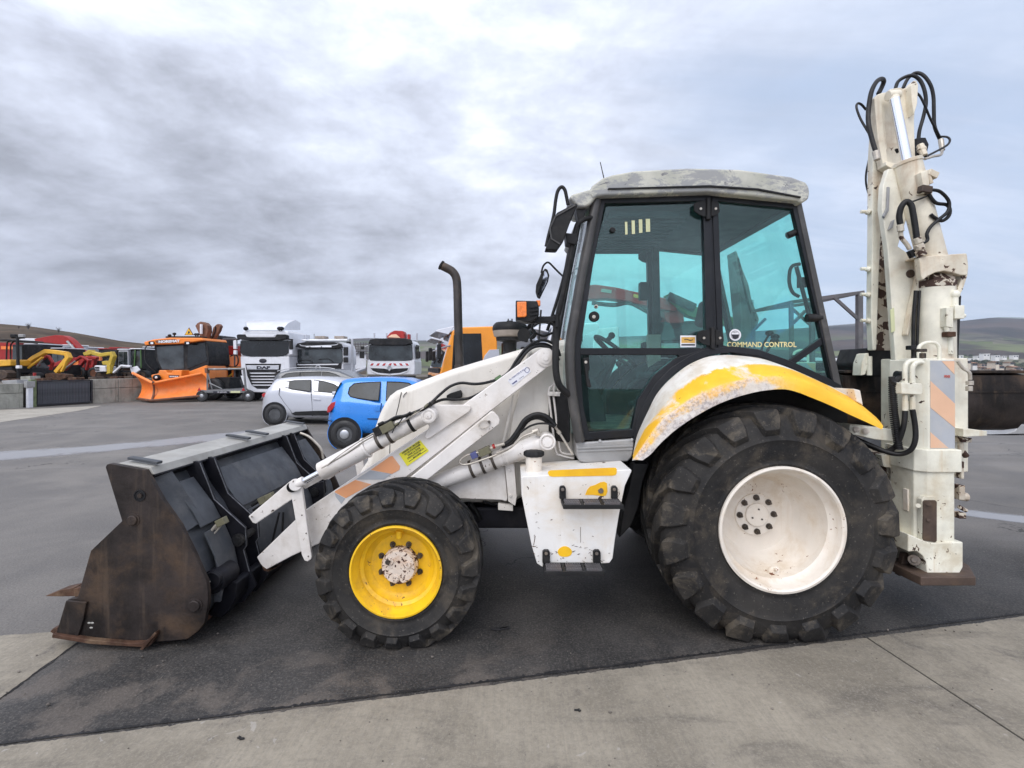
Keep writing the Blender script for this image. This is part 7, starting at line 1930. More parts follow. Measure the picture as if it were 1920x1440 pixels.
# ---------------------------------------------------------------- snow plough vehicle
Y = 25.2
t = th('plough_tractor', 'orange municipal tractor with a black framed cab carrying a V-shaped plough', 'tractor', 330, 0, 26.2)
M().pp([(288, 650), (292, 643), (386, 639), (389, 644), (392, 680), (390, 686), (352, 699), (322, 701), (303, 698), (292, 676)], Y, Y+.02, Y+1.9).obj('cab_frame', 'machine_black', t, bev=.05)
M().pp([(293, 650), (344, 647), (345, 692), (328, 693), (322, 697), (316, 693), (304, 693), (296, 675)], Y, Y, Y+.03).obj('windscreen', 'grey_glass', t, bev=.015)
M().pp([(352, 647), (384, 642), (388, 677), (351, 692)], Y, Y, Y+.03).obj('side_window', 'dark_glass', t, bev=.015)
rf = M().pp([(276, 641.5), (293, 637), (324, 633.5), (384, 634), (387, 639), (345, 645), (296, 646.5), (278, 648)], Y, Y-.25, Y+1.9).obj('roof', 'cab_orange', t, bev=.05, seg=3)
M().pp([(298, 639.5), (304, 638), (336, 636.5), (338, 642.5), (300, 644)], Y, Y-.27, Y-.24).obj('name_panel', 'machine_brown', rf)
text('lettering', 'NOREMAT', P(317, 640.3, Y-.28), .17, 'label_white', rf, rot=2.5, sx=1.35, ext=.004, bold=.01)
for xx in (284, 351):
    M().box(P(xx, 643, Y-.3), (.25, .12, .16)).obj('work_lamp', 'black_plastic', rf, bev=.03)
    M().box(P(xx+1, 643.5, Y-.37), (.14, .03, .10)).obj('lamp_lens', 'clear_lens', rf, bev=.01)
M().box(P(350, 632.5, Y+.4), (1.9, .5, .09)).obj('roof_rack', 'machine_black', rf, bev=.02)
for xx, yy in ((318, 629), (327, 626), (367, 627), (371, 627)):
    M().sph(P(xx, yy, Y), (.09, .09, .07)).cyl(P(xx, yy, Y), P(xx, 634, Y), .03).obj('roof_lamp', 'machine_black', rf, sm=60)
M().pp([(303, 694), (316, 694), (319, 699), (326, 699), (329, 694), (346, 694), (345, 706), (330, 716), (292, 718), (288, 703), (302, 700)], Y-.4, Y-.6, Y+.5).obj('hood', 'cab_orange', t, bev=.05, seg=3)
M().pp([(346, 700), (389, 684.5), (392, 695), (392, 712), (350, 716)], Y, Y-.1, Y+1.6).obj('side_panel', 'cab_orange', t, bev=.04)
lp = M().pp(q4(317, 703.5, 336, 708), Y-.6, Y-.63, Y-.6).obj('number_panel', 'ink', t)
for k in range(5):
    M().pp(q4(319+k*3.3, 705, 321.3+k*3.3, 707), Y-.6, Y-.64, Y-.63).obj('panel_mark', 'label_white', lp)
M().sph(P(294, 708, Y-.75), (.2, .14, .16), 12, 8).obj('headlight', 'machine_black', t, sm=60)
M().sph(P(293, 708, Y-.9), (.07, .05, .07), 10, 6).obj('headlight_bulb', 'clear_lens', t, sm=60)
for xx, yy in ((300, 0), (392, 1)):
    simple_wheel(t, Vector((P(xx, 0, Y).x, Y+.1, .58)), .58, .4, holes=0)
    simple_wheel(t, Vector((P(xx, 0, Y).x+.2, Y+1.6, .58)), .58, .4, holes=0)
M().bb(P(296, 0, Y).x, P(420, 0, Y).x, Y+.5, Y+1.5, .5, 1.2).obj('chassis', 'machine_black', t, bev=.03)
M().ptube([(285, 650), (278, 648), (272, 655), (274, 680), (292, 697)], Y-.2, .9, n=6).obj('mirror_arm', 'machine_black', t, sm=60)
# plough: two curved wings
pt = M()
def wing(c_top, c_bot, e_top, e_bot, Yc, Ye, n=8):
    fr, bk_ = [], []
    for j in range(9):
        v = j/8
        row = []; row2 = []
        for i in range(n+1):
            u = i/n
            top = P(c_top[0]+(e_top[0]-c_top[0])*u, c_top[1]+(e_top[1]-c_top[1])*u, Yc+(Ye-Yc)*u)
            bot = P(c_bot[0]+(e_bot[0]-c_bot[0])*u, c_bot[1]+(e_bot[1]-c_bot[1])*u, Yc+(Ye-Yc)*u-.25)
            p = top.lerp(bot, v); p.y += .42*math.sin(math.pi*v)
            row.append(p); row2.append(p+Vector((0, .06, 0)))
        fr.append(row); bk_.append(row2)
    m = M().grid(fr).grid(bk_)
    return m
wl = wing((287, 719), (284, 751), (249, 700), (258, 747), 23.7, 24.6)
pl_ = wl.obj('plough_wing', 'plough_orange', t, sm=60, recalc=False)
wing((287, 719), (284, 751), (378, 701), (383, 741), 23.7, 24.7).obj('plough_wing', 'plough_orange', t, sm=60, recalc=False)
for a_, b_ in (((287, 718.5, 23.68), (249, 699.5, 24.58)), ((287, 718.5, 23.68), (378, 700.5, 24.68))):
    M().tube([P(*a_), P(*b_)], .07, n=8, sub=1).obj('plough_edge', 'plough_orange', t, sm=60)
for a_, b_ in (((284, 751, 23.42), (257, 747, 24.32)), ((284, 751, 23.42), (384, 741.5, 24.4))):
    M().tube([P(*a_), P(*b_)], .06, n=6, sub=1).obj('cutting_edge', 'machine_brown', t)
M().tube([P(287, 716, 23.62), P(289, 728, 23.9), P(288, 740, 23.8), P(284, 752, 23.4)], .05, n=8).obj('plough_hinge', 'machine_brown', t, sm=60)
# sign on the roof
sg = M().prism([(P(343, 0, Y).x, P(0, 628, Y).z), (P(360.5, 0, Y).x, P(0, 628, Y).z), (P(351.7, 0, Y).x, P(0, 613.5, Y).z)], Y+.1, Y+.14).obj('warning_sign', 'machine_brown', t, bev=.01)
M().prism([(P(345, 0, Y).x, P(0, 627, Y).z), (P(358.5, 0, Y).x, P(0, 627, Y).z), (P(351.7, 0, Y).x, P(0, 615.8, Y).z)], Y+.085, Y+.098).obj('sign_face', 'sign_yellow', sg)
M().pp([(350, 625.5), (351, 621), (352.5, 620), (353.5, 622), (355, 625.5), (353, 624), (352, 625.5)], Y, Y+.075, Y+.084).obj('sign_symbol', 'ink', sg)
# mower arm
ar = M().pp([(368, 611), (372, 606), (378, 603), (386, 605), (391, 611), (392, 622), (388, 635), (378, 634), (373, 622)], Y+1, Y+.9, Y+1.3).obj('folded_arm', 'machine_brown', t, bev=.03)
M().pp([(392, 613), (398, 607), (403, 606), (406.5, 610), (403, 620), (398, 628), (391, 638), (386, 640)], Y+1, Y+1.35, Y+1.6).obj('folded_arm', 'machine_brown', t, bev=.03)
M().cyl(P(377.5, 608, Y+.8), P(377.5, 626, Y+.8), .07, n=12).obj('arm_cylinder', 'label_white', ar, sm=40)
M().ptube([(404, 612), (403, 622), (399, 632), (394, 640)], Y+1.3, 1.0, n=6).obj('arm_hose', 'hose_rubber', ar, sm=60)

t = th('salt_spreader', 'orange hopper with a black cover standing behind the plough tractor', 'spreader', 412, 0, 28)
Y = 27.5
M().pp([(391, 631), (393, 629), (411, 628.5), (415, 632), (416, 648), (390, 648)], Y, Y, Y+1.6).obj('cover', 'machine_black', t, bev=.05)
M().pp([(390, 648.5), (416, 648.5), (416, 658), (407, 668), (395, 668)], Y, Y-.02, Y+1.7).obj('hopper', 'plough_orange', t, bev=.03)
M().pp([(417, 648), (440, 648), (441, 659), (430, 666), (418, 662)], Y, Y+.3, Y+2).obj('hopper_side', 'machine_red', t, bev=.03)
M().pp([(409, 666), (432, 666), (433, 687), (410, 688)], Y, Y-.1, Y+1.4).obj('engine_box', 'plough_orange', t, bev=.03)
for a_, b_ in (((418, 636), (446, 636)), ((418, 636), (421, 650)), ((400, 690), (448, 688)), ((404, 668), (404, 740)), ((440, 660), (440, 740))):
    M().tube([P(*a_, Y), P(*b_, Y)], .04, n=6, sub=1).obj('frame_bar', 'frame_grey', t)
M().ptube([(432, 668), (440, 665), (446, 670), (446, 682), (440, 688)], Y-.3, 1.2, n=6).obj('hose', 'hose_rubber', t, sm=60)
M().pp(q4(398, 688, 450, 692), Y, Y-.1, Y+1.5).obj('deck', 'truck_orange', t, bev=.01)
M().pp(q4(398, 693, 448, 738), Y+.4, Y+.4, Y+1.4).obj('frame_box', 'machine_black', t, bev=.03)
for x0 in (408, 425, 436):
    M().pp([(x0, 694), (x0+2, 694), (x0+2, 725), (x0, 725)], Y, Y-.08, Y+.02).obj('ladder_rail', 'plough_orange', t)
M().pp([(428, 706), (437, 699), (438, 702), (429, 709)], Y, Y-.1, Y-.02).obj('brace_bar', 'machine_yellow', t)

t = th('tow_trailer', 'grey galvanised tow trailer with an upright frame in front of the tall white tractor unit', 'trailer', 420, 0, 24.2)
Y = 24.3
M().pp(q4(373, 731.5, 464, 736.5), Y, Y-.05, Y+.08).obj('rear_beam', 'galvanised', t, bev=.01)
M().bb(P(385, 0, Y).x, P(455, 0, Y).x, Y+.1, Y+2.6, P(0, 731, Y).z-.05, P(0, 731, Y).z).obj('deck', 'galvanised', t)
for a_, b_, r_ in (((389, 692), (389, 731), .045), ((457, 690), (461, 731), .05), ((388, 692.5), (456, 691.5), .05), ((390, 700), (398, 731), .03), ((392, 718), (416, 729), .03)):
    M().tube([P(*a_, Y), P(*b_, Y)], r_, n=8, sub=1).obj('upright', 'galvanised', t, sm=50)
M().pp([(385.5, 690), (391, 690), (391, 700), (386, 699)], Y, Y-.1, Y+.1).obj('winch', 'machine_brown', t, bev=.02)
M().box(P(403, 692, Y), (.1, .1, .1)).box(P(430, 691.5, Y), (.1, .1, .1)).obj('clamp', 'sill_grey', t, bev=.02)
for xx in (375.5, 458):
    M().pp([(xx-3.2, 732.5), (xx+3.2, 732.5), (xx, 726.5)], Y, Y-.1, Y-.06).obj('reflector', 'red_lens', t, bev=.005)
M().pp(q4(402, 733.3, 430, 737.3), Y, Y-.1, Y-.06).obj('number_plate', 'ink', t)
M().pp(q4(434, 733, 452, 736.5), Y, Y-.08, Y-.05).obj('marker_strip', 'tape_cream', t)
text('lettering', 'FR 259 KM', P(416, 735.5, Y-.105), .10, 'label_white', t, ext=.002)
for xx in (379, 465.5):
    simple_wheel(t, Vector((P(xx, 0, Y).x, Y-.05, .30)), .30, .18, holes=0, cap='hubcap')
M().tube([P(422, 737, Y), P(424, 745, Y)], .04).obj('jack', 'machine_black', t)

# ---------------------------------------------------------------- retaining wall, gate, terrace
wa = Vector((-21.3, 20.0, 0)); wdir = (P(262, 0, 25.0)-P(0, 0, 20.0)); wdir.z = 0; wdir.normalize()
def wp(px):            # point on the wall line seen at column px
    k = (px-CX)/F
    s = (k*wa.y-wa.x)/(wdir.x-k*wdir.y)
    return wa+wdir*s
def wall_seg(name, label, x0, x1, zt0, zt1, npan, parent=None):
    a, b = wp(x0), wp(x1)
    t = thing(name, label, 'wall', tuple((a+b)/2))
    n = Vector((wdir.y, -wdir.x, 0))       # towards the camera
    if n.y > 0: n = -n
    for i in range(npan):
        p = a.lerp(b, i/npan)+wdir*.012; q = a.lerp(b, (i+1)/npan)-wdir*.012
        z_a = zt0+(zt1-zt0)*i/npan; z_b = zt0+(zt1-zt0)*(i+1)/npan
        for lo, hi, push in ((0, .60, 0.), (.615, 1., 0.)):
            m = M()
            vs = []
            for s_, zz in ((p, z_a), (q, z_b)):
                for d_ in (n*(.10+push), -n*.15):
                    for f_ in (lo, hi):
                        v = s_+d_; vs.append((v.x, v.y, zz*f_-(.15 if f_ == 0 else 0)))
            m.add(vs, [(0, 1, 3, 2), (4, 6, 7, 5), (0, 4, 5, 1), (2, 3, 7, 6), (0, 2, 6, 4), (1, 5, 7, 3)])
            m.obj('wall_panel', 'wall_concrete', t, bev=.012)
    return t
wall_seg('concrete_wall', 'low grey concrete retaining wall left of the white post', -260, 42, 1.0, 1.04, 5)
wall_seg('concrete_wall', 'low grey concrete retaining wall between the dark gate and the plough', 171, 470, 1.16, 1.2, 8)
M_ = M
n_ = Vector((wdir.y, -wdir.x, 0)); n_ = n_ if n_.y < 0 else -n_
g0, g1 = wp(61), wp(169.5)
t = thing('slatted_gate', 'dark sliding gate of narrow upright slats set in the concrete wall', 'gate', tuple((g0+g1)/2))
ga = math.atan2(wdir.y, wdir.x); gl_ = (g1-g0).length
def gbox(s, z, l, h, d=.05, off=.14):
    c = g0+wdir*s+n_*off; return M().box((c.x, c.y, z), (l, d, h), ga)
gbox(gl_/2, 1.12, gl_, .06, .07).obj('top_rail', 'gate_dark', t, bev=.006)
gbox(gl_/2, .08, gl_, .08, .07).obj('bottom_rail', 'gate_dark', t, bev=.006)
for s in (.03, gl_-.03): gbox(s, .58, .07, 1.10, .08).obj('gate_stile', 'gate_dark', t, bev=.006)
gbox(gl_/2, .58, gl_-.06, 1.0, .01, .10).obj('backing_sheet', 'machine_black', t)
sl0 = None
ns = 34
for i in range(ns):
    s = .10+(gl_-.2)*(i+.5)/ns
    if sl0 is None:
        sl0 = gbox(s, .60, .045, .97, .03, .14).obj('slat', 'gate_slat', t)
        base = s
    else:
        c = sl0.copy(); COL.objects.link(c); c.parent = t; c.location = wdir*(s-base)
p = wp(57); t = thing('gate_post', 'mossy green square post between the white post and the gate', 'post', tuple(p))
M().box((p.x, p.y, .6)+Vector((0, 0, 0)) if False else (p.x+n_.x*.15, p.y+n_.y*.15, .60), (.20, .20, 1.2), ga).obj('post', 'post_green', t, bev=.01)
p = wp(48); t = thing('white_post', 'white post with a grey box on top beside the dark gate', 'post', tuple(p))
M().box((p.x+n_.x*.3, p.y+n_.y*.3, .45), (.17, .17, .9), ga).obj('post', 'post_white', t, bev=.01)
bx0 = M().box((p.x+n_.x*.35-.03, p.y+n_.y*.35, 1.0), (.28, .24, .27), ga).obj('box', 'sill_grey', t, bev=.01)
M().box((p.x+n_.x*.45-.15, p.y+n_.y*.45, .98), (.04, .1, .3), ga).obj('box_door', 'post_white', bx0)
# terrace behind the wall
tr0, tr1 = wa-wdir*14, wp(470)
back = [tr1+Vector((12, 9, 0)), tr1+Vector((12, 22, 0)), tr0+Vector((-20, 45, 0)), tr0+Vector((-20, 0, 0))]
o = M().prismz([(v.x-n_.x*.15, v.y-n_.y*.15) for v in (tr0, tr1)]+[(v.x, v.y) for v in back], -.2, 1.0).obj('raised_yard', 'yard_dirt')
struct(o)

# ---------------------------------------------------------------- machines on the terrace
TZ = 1.0
def machine(name, label, cat, px, Y, group='machines lined up on the terrace'):
    t = th(name, label, cat, px, 0, Y, group, z=TZ); return t
def poly(t, nm, pts, Y, d, mat, bev=.03): return M().pp(pts, Y, Y, Y+d).obj(nm, mat, t, bev=bev)
def arm(t, nm, pts, w, Y, d, mat): return M().pring(pts, w, Y, Y, Y+d, closed=False).obj(nm, mat, t, bev=.03)
def tracks(t, x0, x1, Y, r=.30):
    for yy in (Y, Y+1.3):
        a = P(x0, 0, Y); b = P(x1, 0, Y); z = TZ+r
        pts = []
        for k in range(9): pts.append((b.x-r+r*math.sin(k/8*math.pi), z-r*math.cos(k/8*math.pi)))
        for k in range(9): pts.append((a.x+r-r*math.sin(k/8*math.pi), z+r*math.cos(k/8*math.pi)))
        tk_ = M().prism(pts, yy, yy+.35).obj('track', 'machine_black', t, bev=.03)
        for k in range(4):
            c = Vector((a.x+r+(b.x-a.x-2*r)*k/3, yy-.02, z))
            M().cyl(c, c+Vector((0, .04, 0)), r*.6, n=14).obj('track_roller', 'pad_steel', tk_)
def cab(t, x0, y0, x1, y1, Y, d, frame='machine_black', glass='grey_glass', split=.5, roof=None):
    c = poly(t, 'cab', [(x0, y1), (x0+1, y0), (x1-1, y0), (x1, y1)], Y, d, frame)
    w_ = x1-x0; h_ = y1-y0
    M().pp([(x0+w_*.08+.6, y0+h_*.10), (x0+w_*split-.5, y0+h_*.10), (x0+w_*split-.5, y1-h_*.16), (x0+w_*.08, y1-h_*.16)], Y, Y-.02, Y).obj('cab_window', glass, c)
    M().pp([(x0+w_*split+.5, y0+h_*.10), (x1-w_*.08-.6, y0+h_*.10), (x1-w_*.08, y1-h_*.16), (x0+w_*split+.5, y1-h_*.16)], Y, Y-.02, Y).obj('cab_window', glass, c)
    if roof: M().pp([(x0-.4, y0), (x0+.6, y0-2), (x1-.6, y0-2), (x1+.4, y0)], Y, Y-.08, Y+d+.05).obj('cab_roof', roof, c, bev=.03)
    return c

# background row first
Y = 37
t = machine('wheel_loader', 'distant machine with a red roof showing above the yellow boom', 'wheel loader', 192, Y)
cab(t, 184, 655, 203, 690, Y, 1.6, roof='machine_red'); poly(t, 'body', [(178, 678), (212, 678), (214, 702), (178, 702)], Y+.2, 1.6, 'machine_black')
for xx in (184, 206): simple_wheel(t, Vector((P(xx, 0, Y).x, Y-.1, TZ+.5)), .5, .4, holes=0)
t = machine('wheel_loader', 'distant machine with a long red roof behind the green-windowed cab', 'wheel loader', 214, Y+1)
cab(t, 205, 653, 225, 690, Y+1, 1.6, roof='machine_red'); poly(t, 'body', [(202, 676), (232, 676), (234, 702), (200, 702)], Y+1.2, 1.6, 'machine_brown')
for xx in (207, 226): simple_wheel(t, Vector((P(xx, 0, Y+1).x, Y+.9, TZ+.5)), .5, .4, holes=0)
t = machine('excavator', 'pale windowed excavator cab showing left of the yellow boom', 'excavator', 154, Y)
cab(t, 146, 652, 164, 690, Y, 1.5, frame='truck_silver', roof='truck_white'); poly(t, 'body', [(140, 676), (172, 676), (172, 700), (140, 700)], Y+.2, 1.8, 'machine_black'); tracks(t, 140, 172, Y)
t = machine('tipper_body', 'orange machine at the far left edge behind the roll-bar', 'machine', 14, 33)
poly(t, 'body', [(-10, 642), (36, 643), (38, 660), (34, 676), (-10, 676)], 33, 2, 'machine_red'); poly(t, 'stripe', [(2, 649), (30, 650), (30, 655), (2, 655)], 32.95, .04, 'plough_orange', 0)
cab(t, -30, 650, -4, 690, 33, 1.6); poly(t, 'base', [(-20, 676), (40, 676), (40, 705), (-20, 705)], 33.1, 2, 'machine_black')
for xx in (0, 30): simple_wheel(t, Vector((P(xx, 0, 33).x, 32.9, TZ+.5)), .5, .4, holes=0)

Y = 33
t = machine('excavator', 'large red excavator with its arched boom raised over the row', 'excavator', 100, Y)
poly(t, 'boom', [(64, 635.5), (80, 632), (104, 628), (118, 629), (126, 632.5), (134, 639), (146, 652), (158, 664), (152, 668), (138, 659), (124, 650), (112, 646), (90, 643), (66, 641)], Y, .5, 'machine_red')
poly(t, 'stick', [(32, 636.5), (50, 634), (66, 634.5), (66, 639.5), (48, 638.5), (32, 638.5)], Y+.05, .35, 'label_white', .02)
poly(t, 'body', [(72, 664), (120, 664), (136, 668), (136, 690), (72, 690)], Y+.5, 2.2, 'machine_black')
cab(t, 116, 648, 135, 676, Y-.1, 1.3, frame='truck_silver', roof='truck_white'); tracks(t, 74, 140, Y+.2, .4)
cab(t, 82, 648, 113, 676, Y+.2, 1.3, frame='machine_black', roof='truck_silver')
M().cyl(P(126, 640, Y-.1), P(146, 662, Y-.1), .08).obj('boom_cylinder', 'sill_grey', t, sm=40)

Y = 30.5
t = machine('excavator', 'small dark cab machine under the red boom', 'excavator', 60, Y)
cab(t, 46, 646, 76, 690, Y, 1.5, roof='truck_silver'); poly(t, 'body', [(44, 676), (82, 676), (84, 700), (44, 700)], Y+.3, 1.6, 'machine_red'); tracks(t, 44, 84, Y)
t = machine('excavator', 'red excavator with its boom lying low behind the yellow arm', 'excavator', 140, Y)
arm(t, 'boom', [(70, 697), (90, 689), (109, 681), (132, 672)], 7, Y-.3, .3, 'machine_red')
poly(t, 'body', [(124, 676), (134, 670), (152, 671), (160, 676), (158, 692), (126, 692)], Y, 1.6, 'machine_red')
poly(t, 'body_panel', [(128, 677), (146, 675), (147, 684), (128, 688)], Y-.06, .06, 'plough_orange', .01)
arm(t, 'stick', [(156, 674), (147, 685), (136, 696), (130, 703)], 5, Y-.5, .25, 'machine_red')
cab(t, 96, 654, 122, 690, Y, 1.5, roof='truck_silver'); tracks(t, 126, 166, Y-.2)
t = machine('backhoe', 'red front loader frame with upright arm right of the orange body', 'loader', 172, Y-.3)
arm(t, 'lift_arm', [(150, 671), (170, 670), (180, 672)], 5, Y-.5, .25, 'machine_red'); arm(t, 'upright_arm', [(176, 668), (172, 685), (168, 704)], 5, Y-.4, .25, 'machine_red'); arm(t, 'upright_arm', [(166, 675), (168, 690)], 3.5, Y-.4, .2, 'machine_red')
poly(t, 'body', [(158, 676), (186, 676), (188, 700), (158, 700)], Y, 1.4, 'machine_black')
for xx in (152, 180): simple_wheel(t, Vector((P(xx, 0, Y-.3).x, Y-.5, TZ+.38)), .38, .3, holes=0, hub='machine_brown')

Y = 28.5
t = machine('mini_excavator', 'white and dark mini excavator with a yellow folded arm', 'excavator', 196, Y)
arm(t, 'boom', [(156, 664.5), (165, 660.5), (186, 665.5), (204, 663)], 6.5, Y-.3, .3, 'machine_lime')
poly(t, 'boom_knuckle', [(163, 656), (169, 656), (172, 664), (160, 667)], Y-.33, .36, 'machine_lime'); 
arm(t, 'stick', [(205, 660), (209, 668), (205, 680), (200, 697)], 6, Y-.4, .3, 'machine_lime')
poly(t, 'claw', [(190, 678), (200, 676), (206, 684), (206, 700), (198, 702), (203, 690), (198, 684), (192, 684)], Y-.45, .25, 'machine_lime')
poly(t, 'counterweight', [(176, 686), (179, 685), (197, 687), (198, 697), (178, 697.5)], Y-.5, .9, 'label_white', .05)
poly(t, 'vent', [(178, 688), (186, 688), (186, 691), (178, 691)], Y-.52, .03, 'machine_black', 0); poly(t, 'vent', [(178, 692.5), (186, 692.5), (186, 695), (178, 695)], Y-.52, .03, 'machine_black', 0)
cab(t, 191, 656, 221, 690, Y+.3, 1.4); tracks(t, 178, 222, Y-.1, .26)
arm(t, 'blade_arm', [(211, 699), (226, 685.5), (244, 687)], 3.4, Y-.4, .15, 'label_white')
t = machine('excavator', 'excavator cab with green glass and a white pillar', 'excavator', 231, Y+.3)
cab(t, 221, 656, 241, 690, Y+.3, 1.3, frame='truck_silver', roof='truck_white'); poly(t, 'body', [(208, 676), (246, 676), (248, 700), (210, 700)], Y+.6, 1.4, 'machine_brown'); tracks(t, 212, 250, Y+.2, .28)
t = machine('excavator', 'dark excavator cab with green side posts left of the plough', 'excavator', 256, Y+.5)
cab(t, 244, 655, 267, 692, Y+.5, 1.4, roof='truck_white'); arm(t, 'green_post', [(251, 690), (253, 656)], 2.2, Y+.42, .05, 'machine_green'); arm(t, 'green_post', [(264, 690), (263, 656)], 2.2, Y+.42, .05, 'machine_green'); poly(t, 'body', [(240, 680), (272, 680), (274, 702), (240, 702)], Y+.8, 1.4, 'machine_black'); tracks(t, 240, 276, Y+.3, .28)
poly(t, 'blade', [(243, 690), (256, 686), (262, 694), (248, 704)], Y-.2, .1, 'label_white')
t = machine('wheel_loader', 'grey machine half hidden behind the plough cab', 'wheel loader', 284, Y+2)
cab(t, 268, 652, 292, 694, Y+2, 1.5, roof='truck_silver'); poly(t, 'body', [(262, 682), (300, 682), (302, 704), (262, 704)], Y+2.3, 1.5, 'machine_black')
for xx in (270, 294): simple_wheel(t, Vector((P(xx, 0, Y+2).x, Y+1.9, TZ+.45)), .45, .35, holes=0)

Y = 26.5
t = machine('mini_excavator', 'orange mini excavator with its arm bent forward over a brown bucket', 'excavator', 78, Y)
arm(t, 'boom', [(43, 685), (60, 671), (83, 658.5), (100, 660), (121, 663)], 7.5, Y, .3, 'machine_yellow')
arm(t, 'stick', [(121, 662), (125, 670), (117, 680), (109, 690), (102, 698)], 7, Y-.05, .28, 'machine_yellow')
arm(t, 'bucket_link', [(122, 676), (118, 688), (113, 697)], 3.5, Y-.1, .15, 'machine_yellow')
M().cyl(P(53, 690, Y-.05), P(80, 670, Y-.05), .06, n=10).obj('boom_cylinder', 'machine_yellow', t, sm=40)
poly(t, 'bucket', [(84, 701), (92, 699), (104, 700), (122, 702), (124, 708), (112, 713), (96, 712), (85, 708)], Y-.15, .5, 'bucket_rust')
poly(t, 'body', [(22, 682), (44, 680), (56, 690), (60, 704), (24, 704)], Y+.2, 1.2, 'machine_black'); tracks(t, 24, 64, Y, .24)
cab(t, 22, 646, 44, 684, Y+.3, 1.2)
t = machine('mini_excavator', 'orange mini excavator at the left edge under a black roll-bar canopy', 'excavator', 8, Y-1)
poly(t, 'body', [(-14, 675), (18, 674), (20, 677), (19.5, 686), (-14, 688)], Y-1, 1.2, 'machine_yellow', .05)
poly(t, 'base', [(-14, 688), (22, 687), (22, 700), (-14, 700)], Y-.9, 1.1, 'machine_black')
M().ptube([(12, 674), (13, 648), (15, 641), (24, 639), (42, 640), (70, 644)], Y-1, 1.2, n=8).obj('roll_bar', 'machine_black', t, sm=60)
M().ptube([(20, 674), (20, 650), (22, 644), (28, 640), (40, 640)], Y-.6, 1.2, n=8).obj('roll_bar', 'machine_black', t, sm=60)
poly(t, 'canopy', [(-14, 636.5), (14, 636), (34, 638), (34, 640), (-14, 638.5)], Y-1.2, 1.4, 'machine_black', .02)
M().tube([P(32.5, 629, Y-1.2), P(33.5, 670, Y-1.2), P(35, 712, Y-1.2)], .07, n=8, sub=1).obj('lamp_pole', 'machine_black', t, sm=60)
for xx in (26, 41): M().box(P(xx, 629.5, Y-1.2), (.28, .15, .16)).obj('work_lamp', 'machine_black' if xx < 30 else 'sill_grey', t, bev=.03)
M().tube([P(22, 633, Y-1.2), P(46, 634, Y-1.2)], .035, n=6, sub=1).obj('lamp_bar', 'machine_black', t)
M().box(P(35.5, 688, Y-1.3), (.2, .16, .16)).obj('lamp_box', 'label_white', t, bev=.02)
poly(t, 'bucket', [(-12, 694), (6, 694), (14, 699), (12, 708), (2, 712), (-12, 712)], Y-1.6, .5, 'pad_steel'); tracks(t, -14, 26, Y-1, .24)

def mini(label, Yq, pts, w_, mat, bpts, px):
    t = machine('mini_excavator', label, 'excavator', px, Yq)
    arm(t, 'boom', pts[:3], w_, Yq-.3, .22, mat); arm(t, 'stick', pts[2:], w_*.8, Yq-.34, .18, mat)
    poly(t, 'body', bpts, Yq, 1.1, 'machine_black'); tracks(t, bpts[0][0]-1, bpts[1][0]+1, Yq, .22)
    M().cyl(P(*pts[0], Yq-.36), P((pts[1][0]+pts[2][0])/2, (pts[1][1]+pts[2][1])/2+3, Yq-.36), .05, n=8).obj('boom_cylinder', 'sill_grey', t, sm=40)
mini('mini digger with a thin red arm beside the orange arm', 27.5, [(62, 698), (70, 676), (88, 667), (96, 680), (92, 694)], 4, 'machine_red', [(50, 705), (70, 705), (68, 688), (52, 686)], 60)
mini('mini digger with a thin dark red arm in front of the red excavator', 29, [(118, 694), (132, 680), (150, 668), (164, 676), (160, 694)], 4, 'machine_red', [(104, 704), (124, 704), (122, 684), (106, 684)], 114)
mini('mini digger with a thin orange arm behind the white counterweight', 31.5, [(150, 690), (158, 672), (172, 660), (186, 668), (188, 688)], 3.6, 'plough_orange', [(142, 703), (160, 703), (158, 684), (143, 684)], 150)
mini('mini digger with a thin yellow arm near the plough cab', 29.5, [(228, 696), (236, 676), (250, 666), (262, 674), (264, 692)], 3.4, 'machine_yellow', [(216, 704), (236, 704), (234, 688), (218, 688)], 226)

# pallets and clutter at the wall head
def clutter(nm, label, pts, Y, d, mat): 
    o = M().pp(pts, Y, Y, Y+d).obj(nm, mat, bev=.02); tagp(o, label, nm.replace('_', ' ')); return o
clutter('stone_block', 'grey stone block on the wall beside the gate post', [(38, 706), (56, 705), (58, 718), (54, 720), (38, 718)], 22.0, .5, 'wall_concrete')
clutter('metal_plate', 'grey steel plate lying on the terrace at the left edge', [(2, 714), (30, 712), (33, 720), (6, 721)], 21.0, .6, 'sill_grey')
clutter('marker_post', 'short red marker post on the terrace behind the gate', [(61, 699), (64, 699), (64, 714), (61, 714)], 23.2, .12, 'machine_red')

hc = random.Random(21)
for k, (x, lab, mt) in enumerate(((10, 'brown digging bucket lying at the far left of the terrace', 'bucket_rust'), (72, 'brown digging bucket on the terrace behind the gate', 'bucket_rust'), (134, 'small rusty bucket below the low red boom', 'bucket_rust'), (172, 'dark bucket below the red upright arm', 'pad_steel'), (212, 'rusty bucket beside the white blade arm', 'bucket_rust'), (240, 'dark bucket on the terrace near the plough', 'pad_steel'))):
    Yq = wp(x).y+.9; w_ = hc.uniform(12, 18); yb = 690+(ZC-TZ)*F/Yq
    o = M().pp([(x-w_/2, yb-9), (x+w_/2, yb-10), (x+w_*.55, yb-3), (x+w_*.3, yb), (x-w_*.35, yb), (x-w_*.5, yb-4)], Yq, Yq, Yq+.5).obj('loose_bucket', mt, bev=.03)
    tagp(o, lab, 'bucket', 'loose buckets on the terrace')

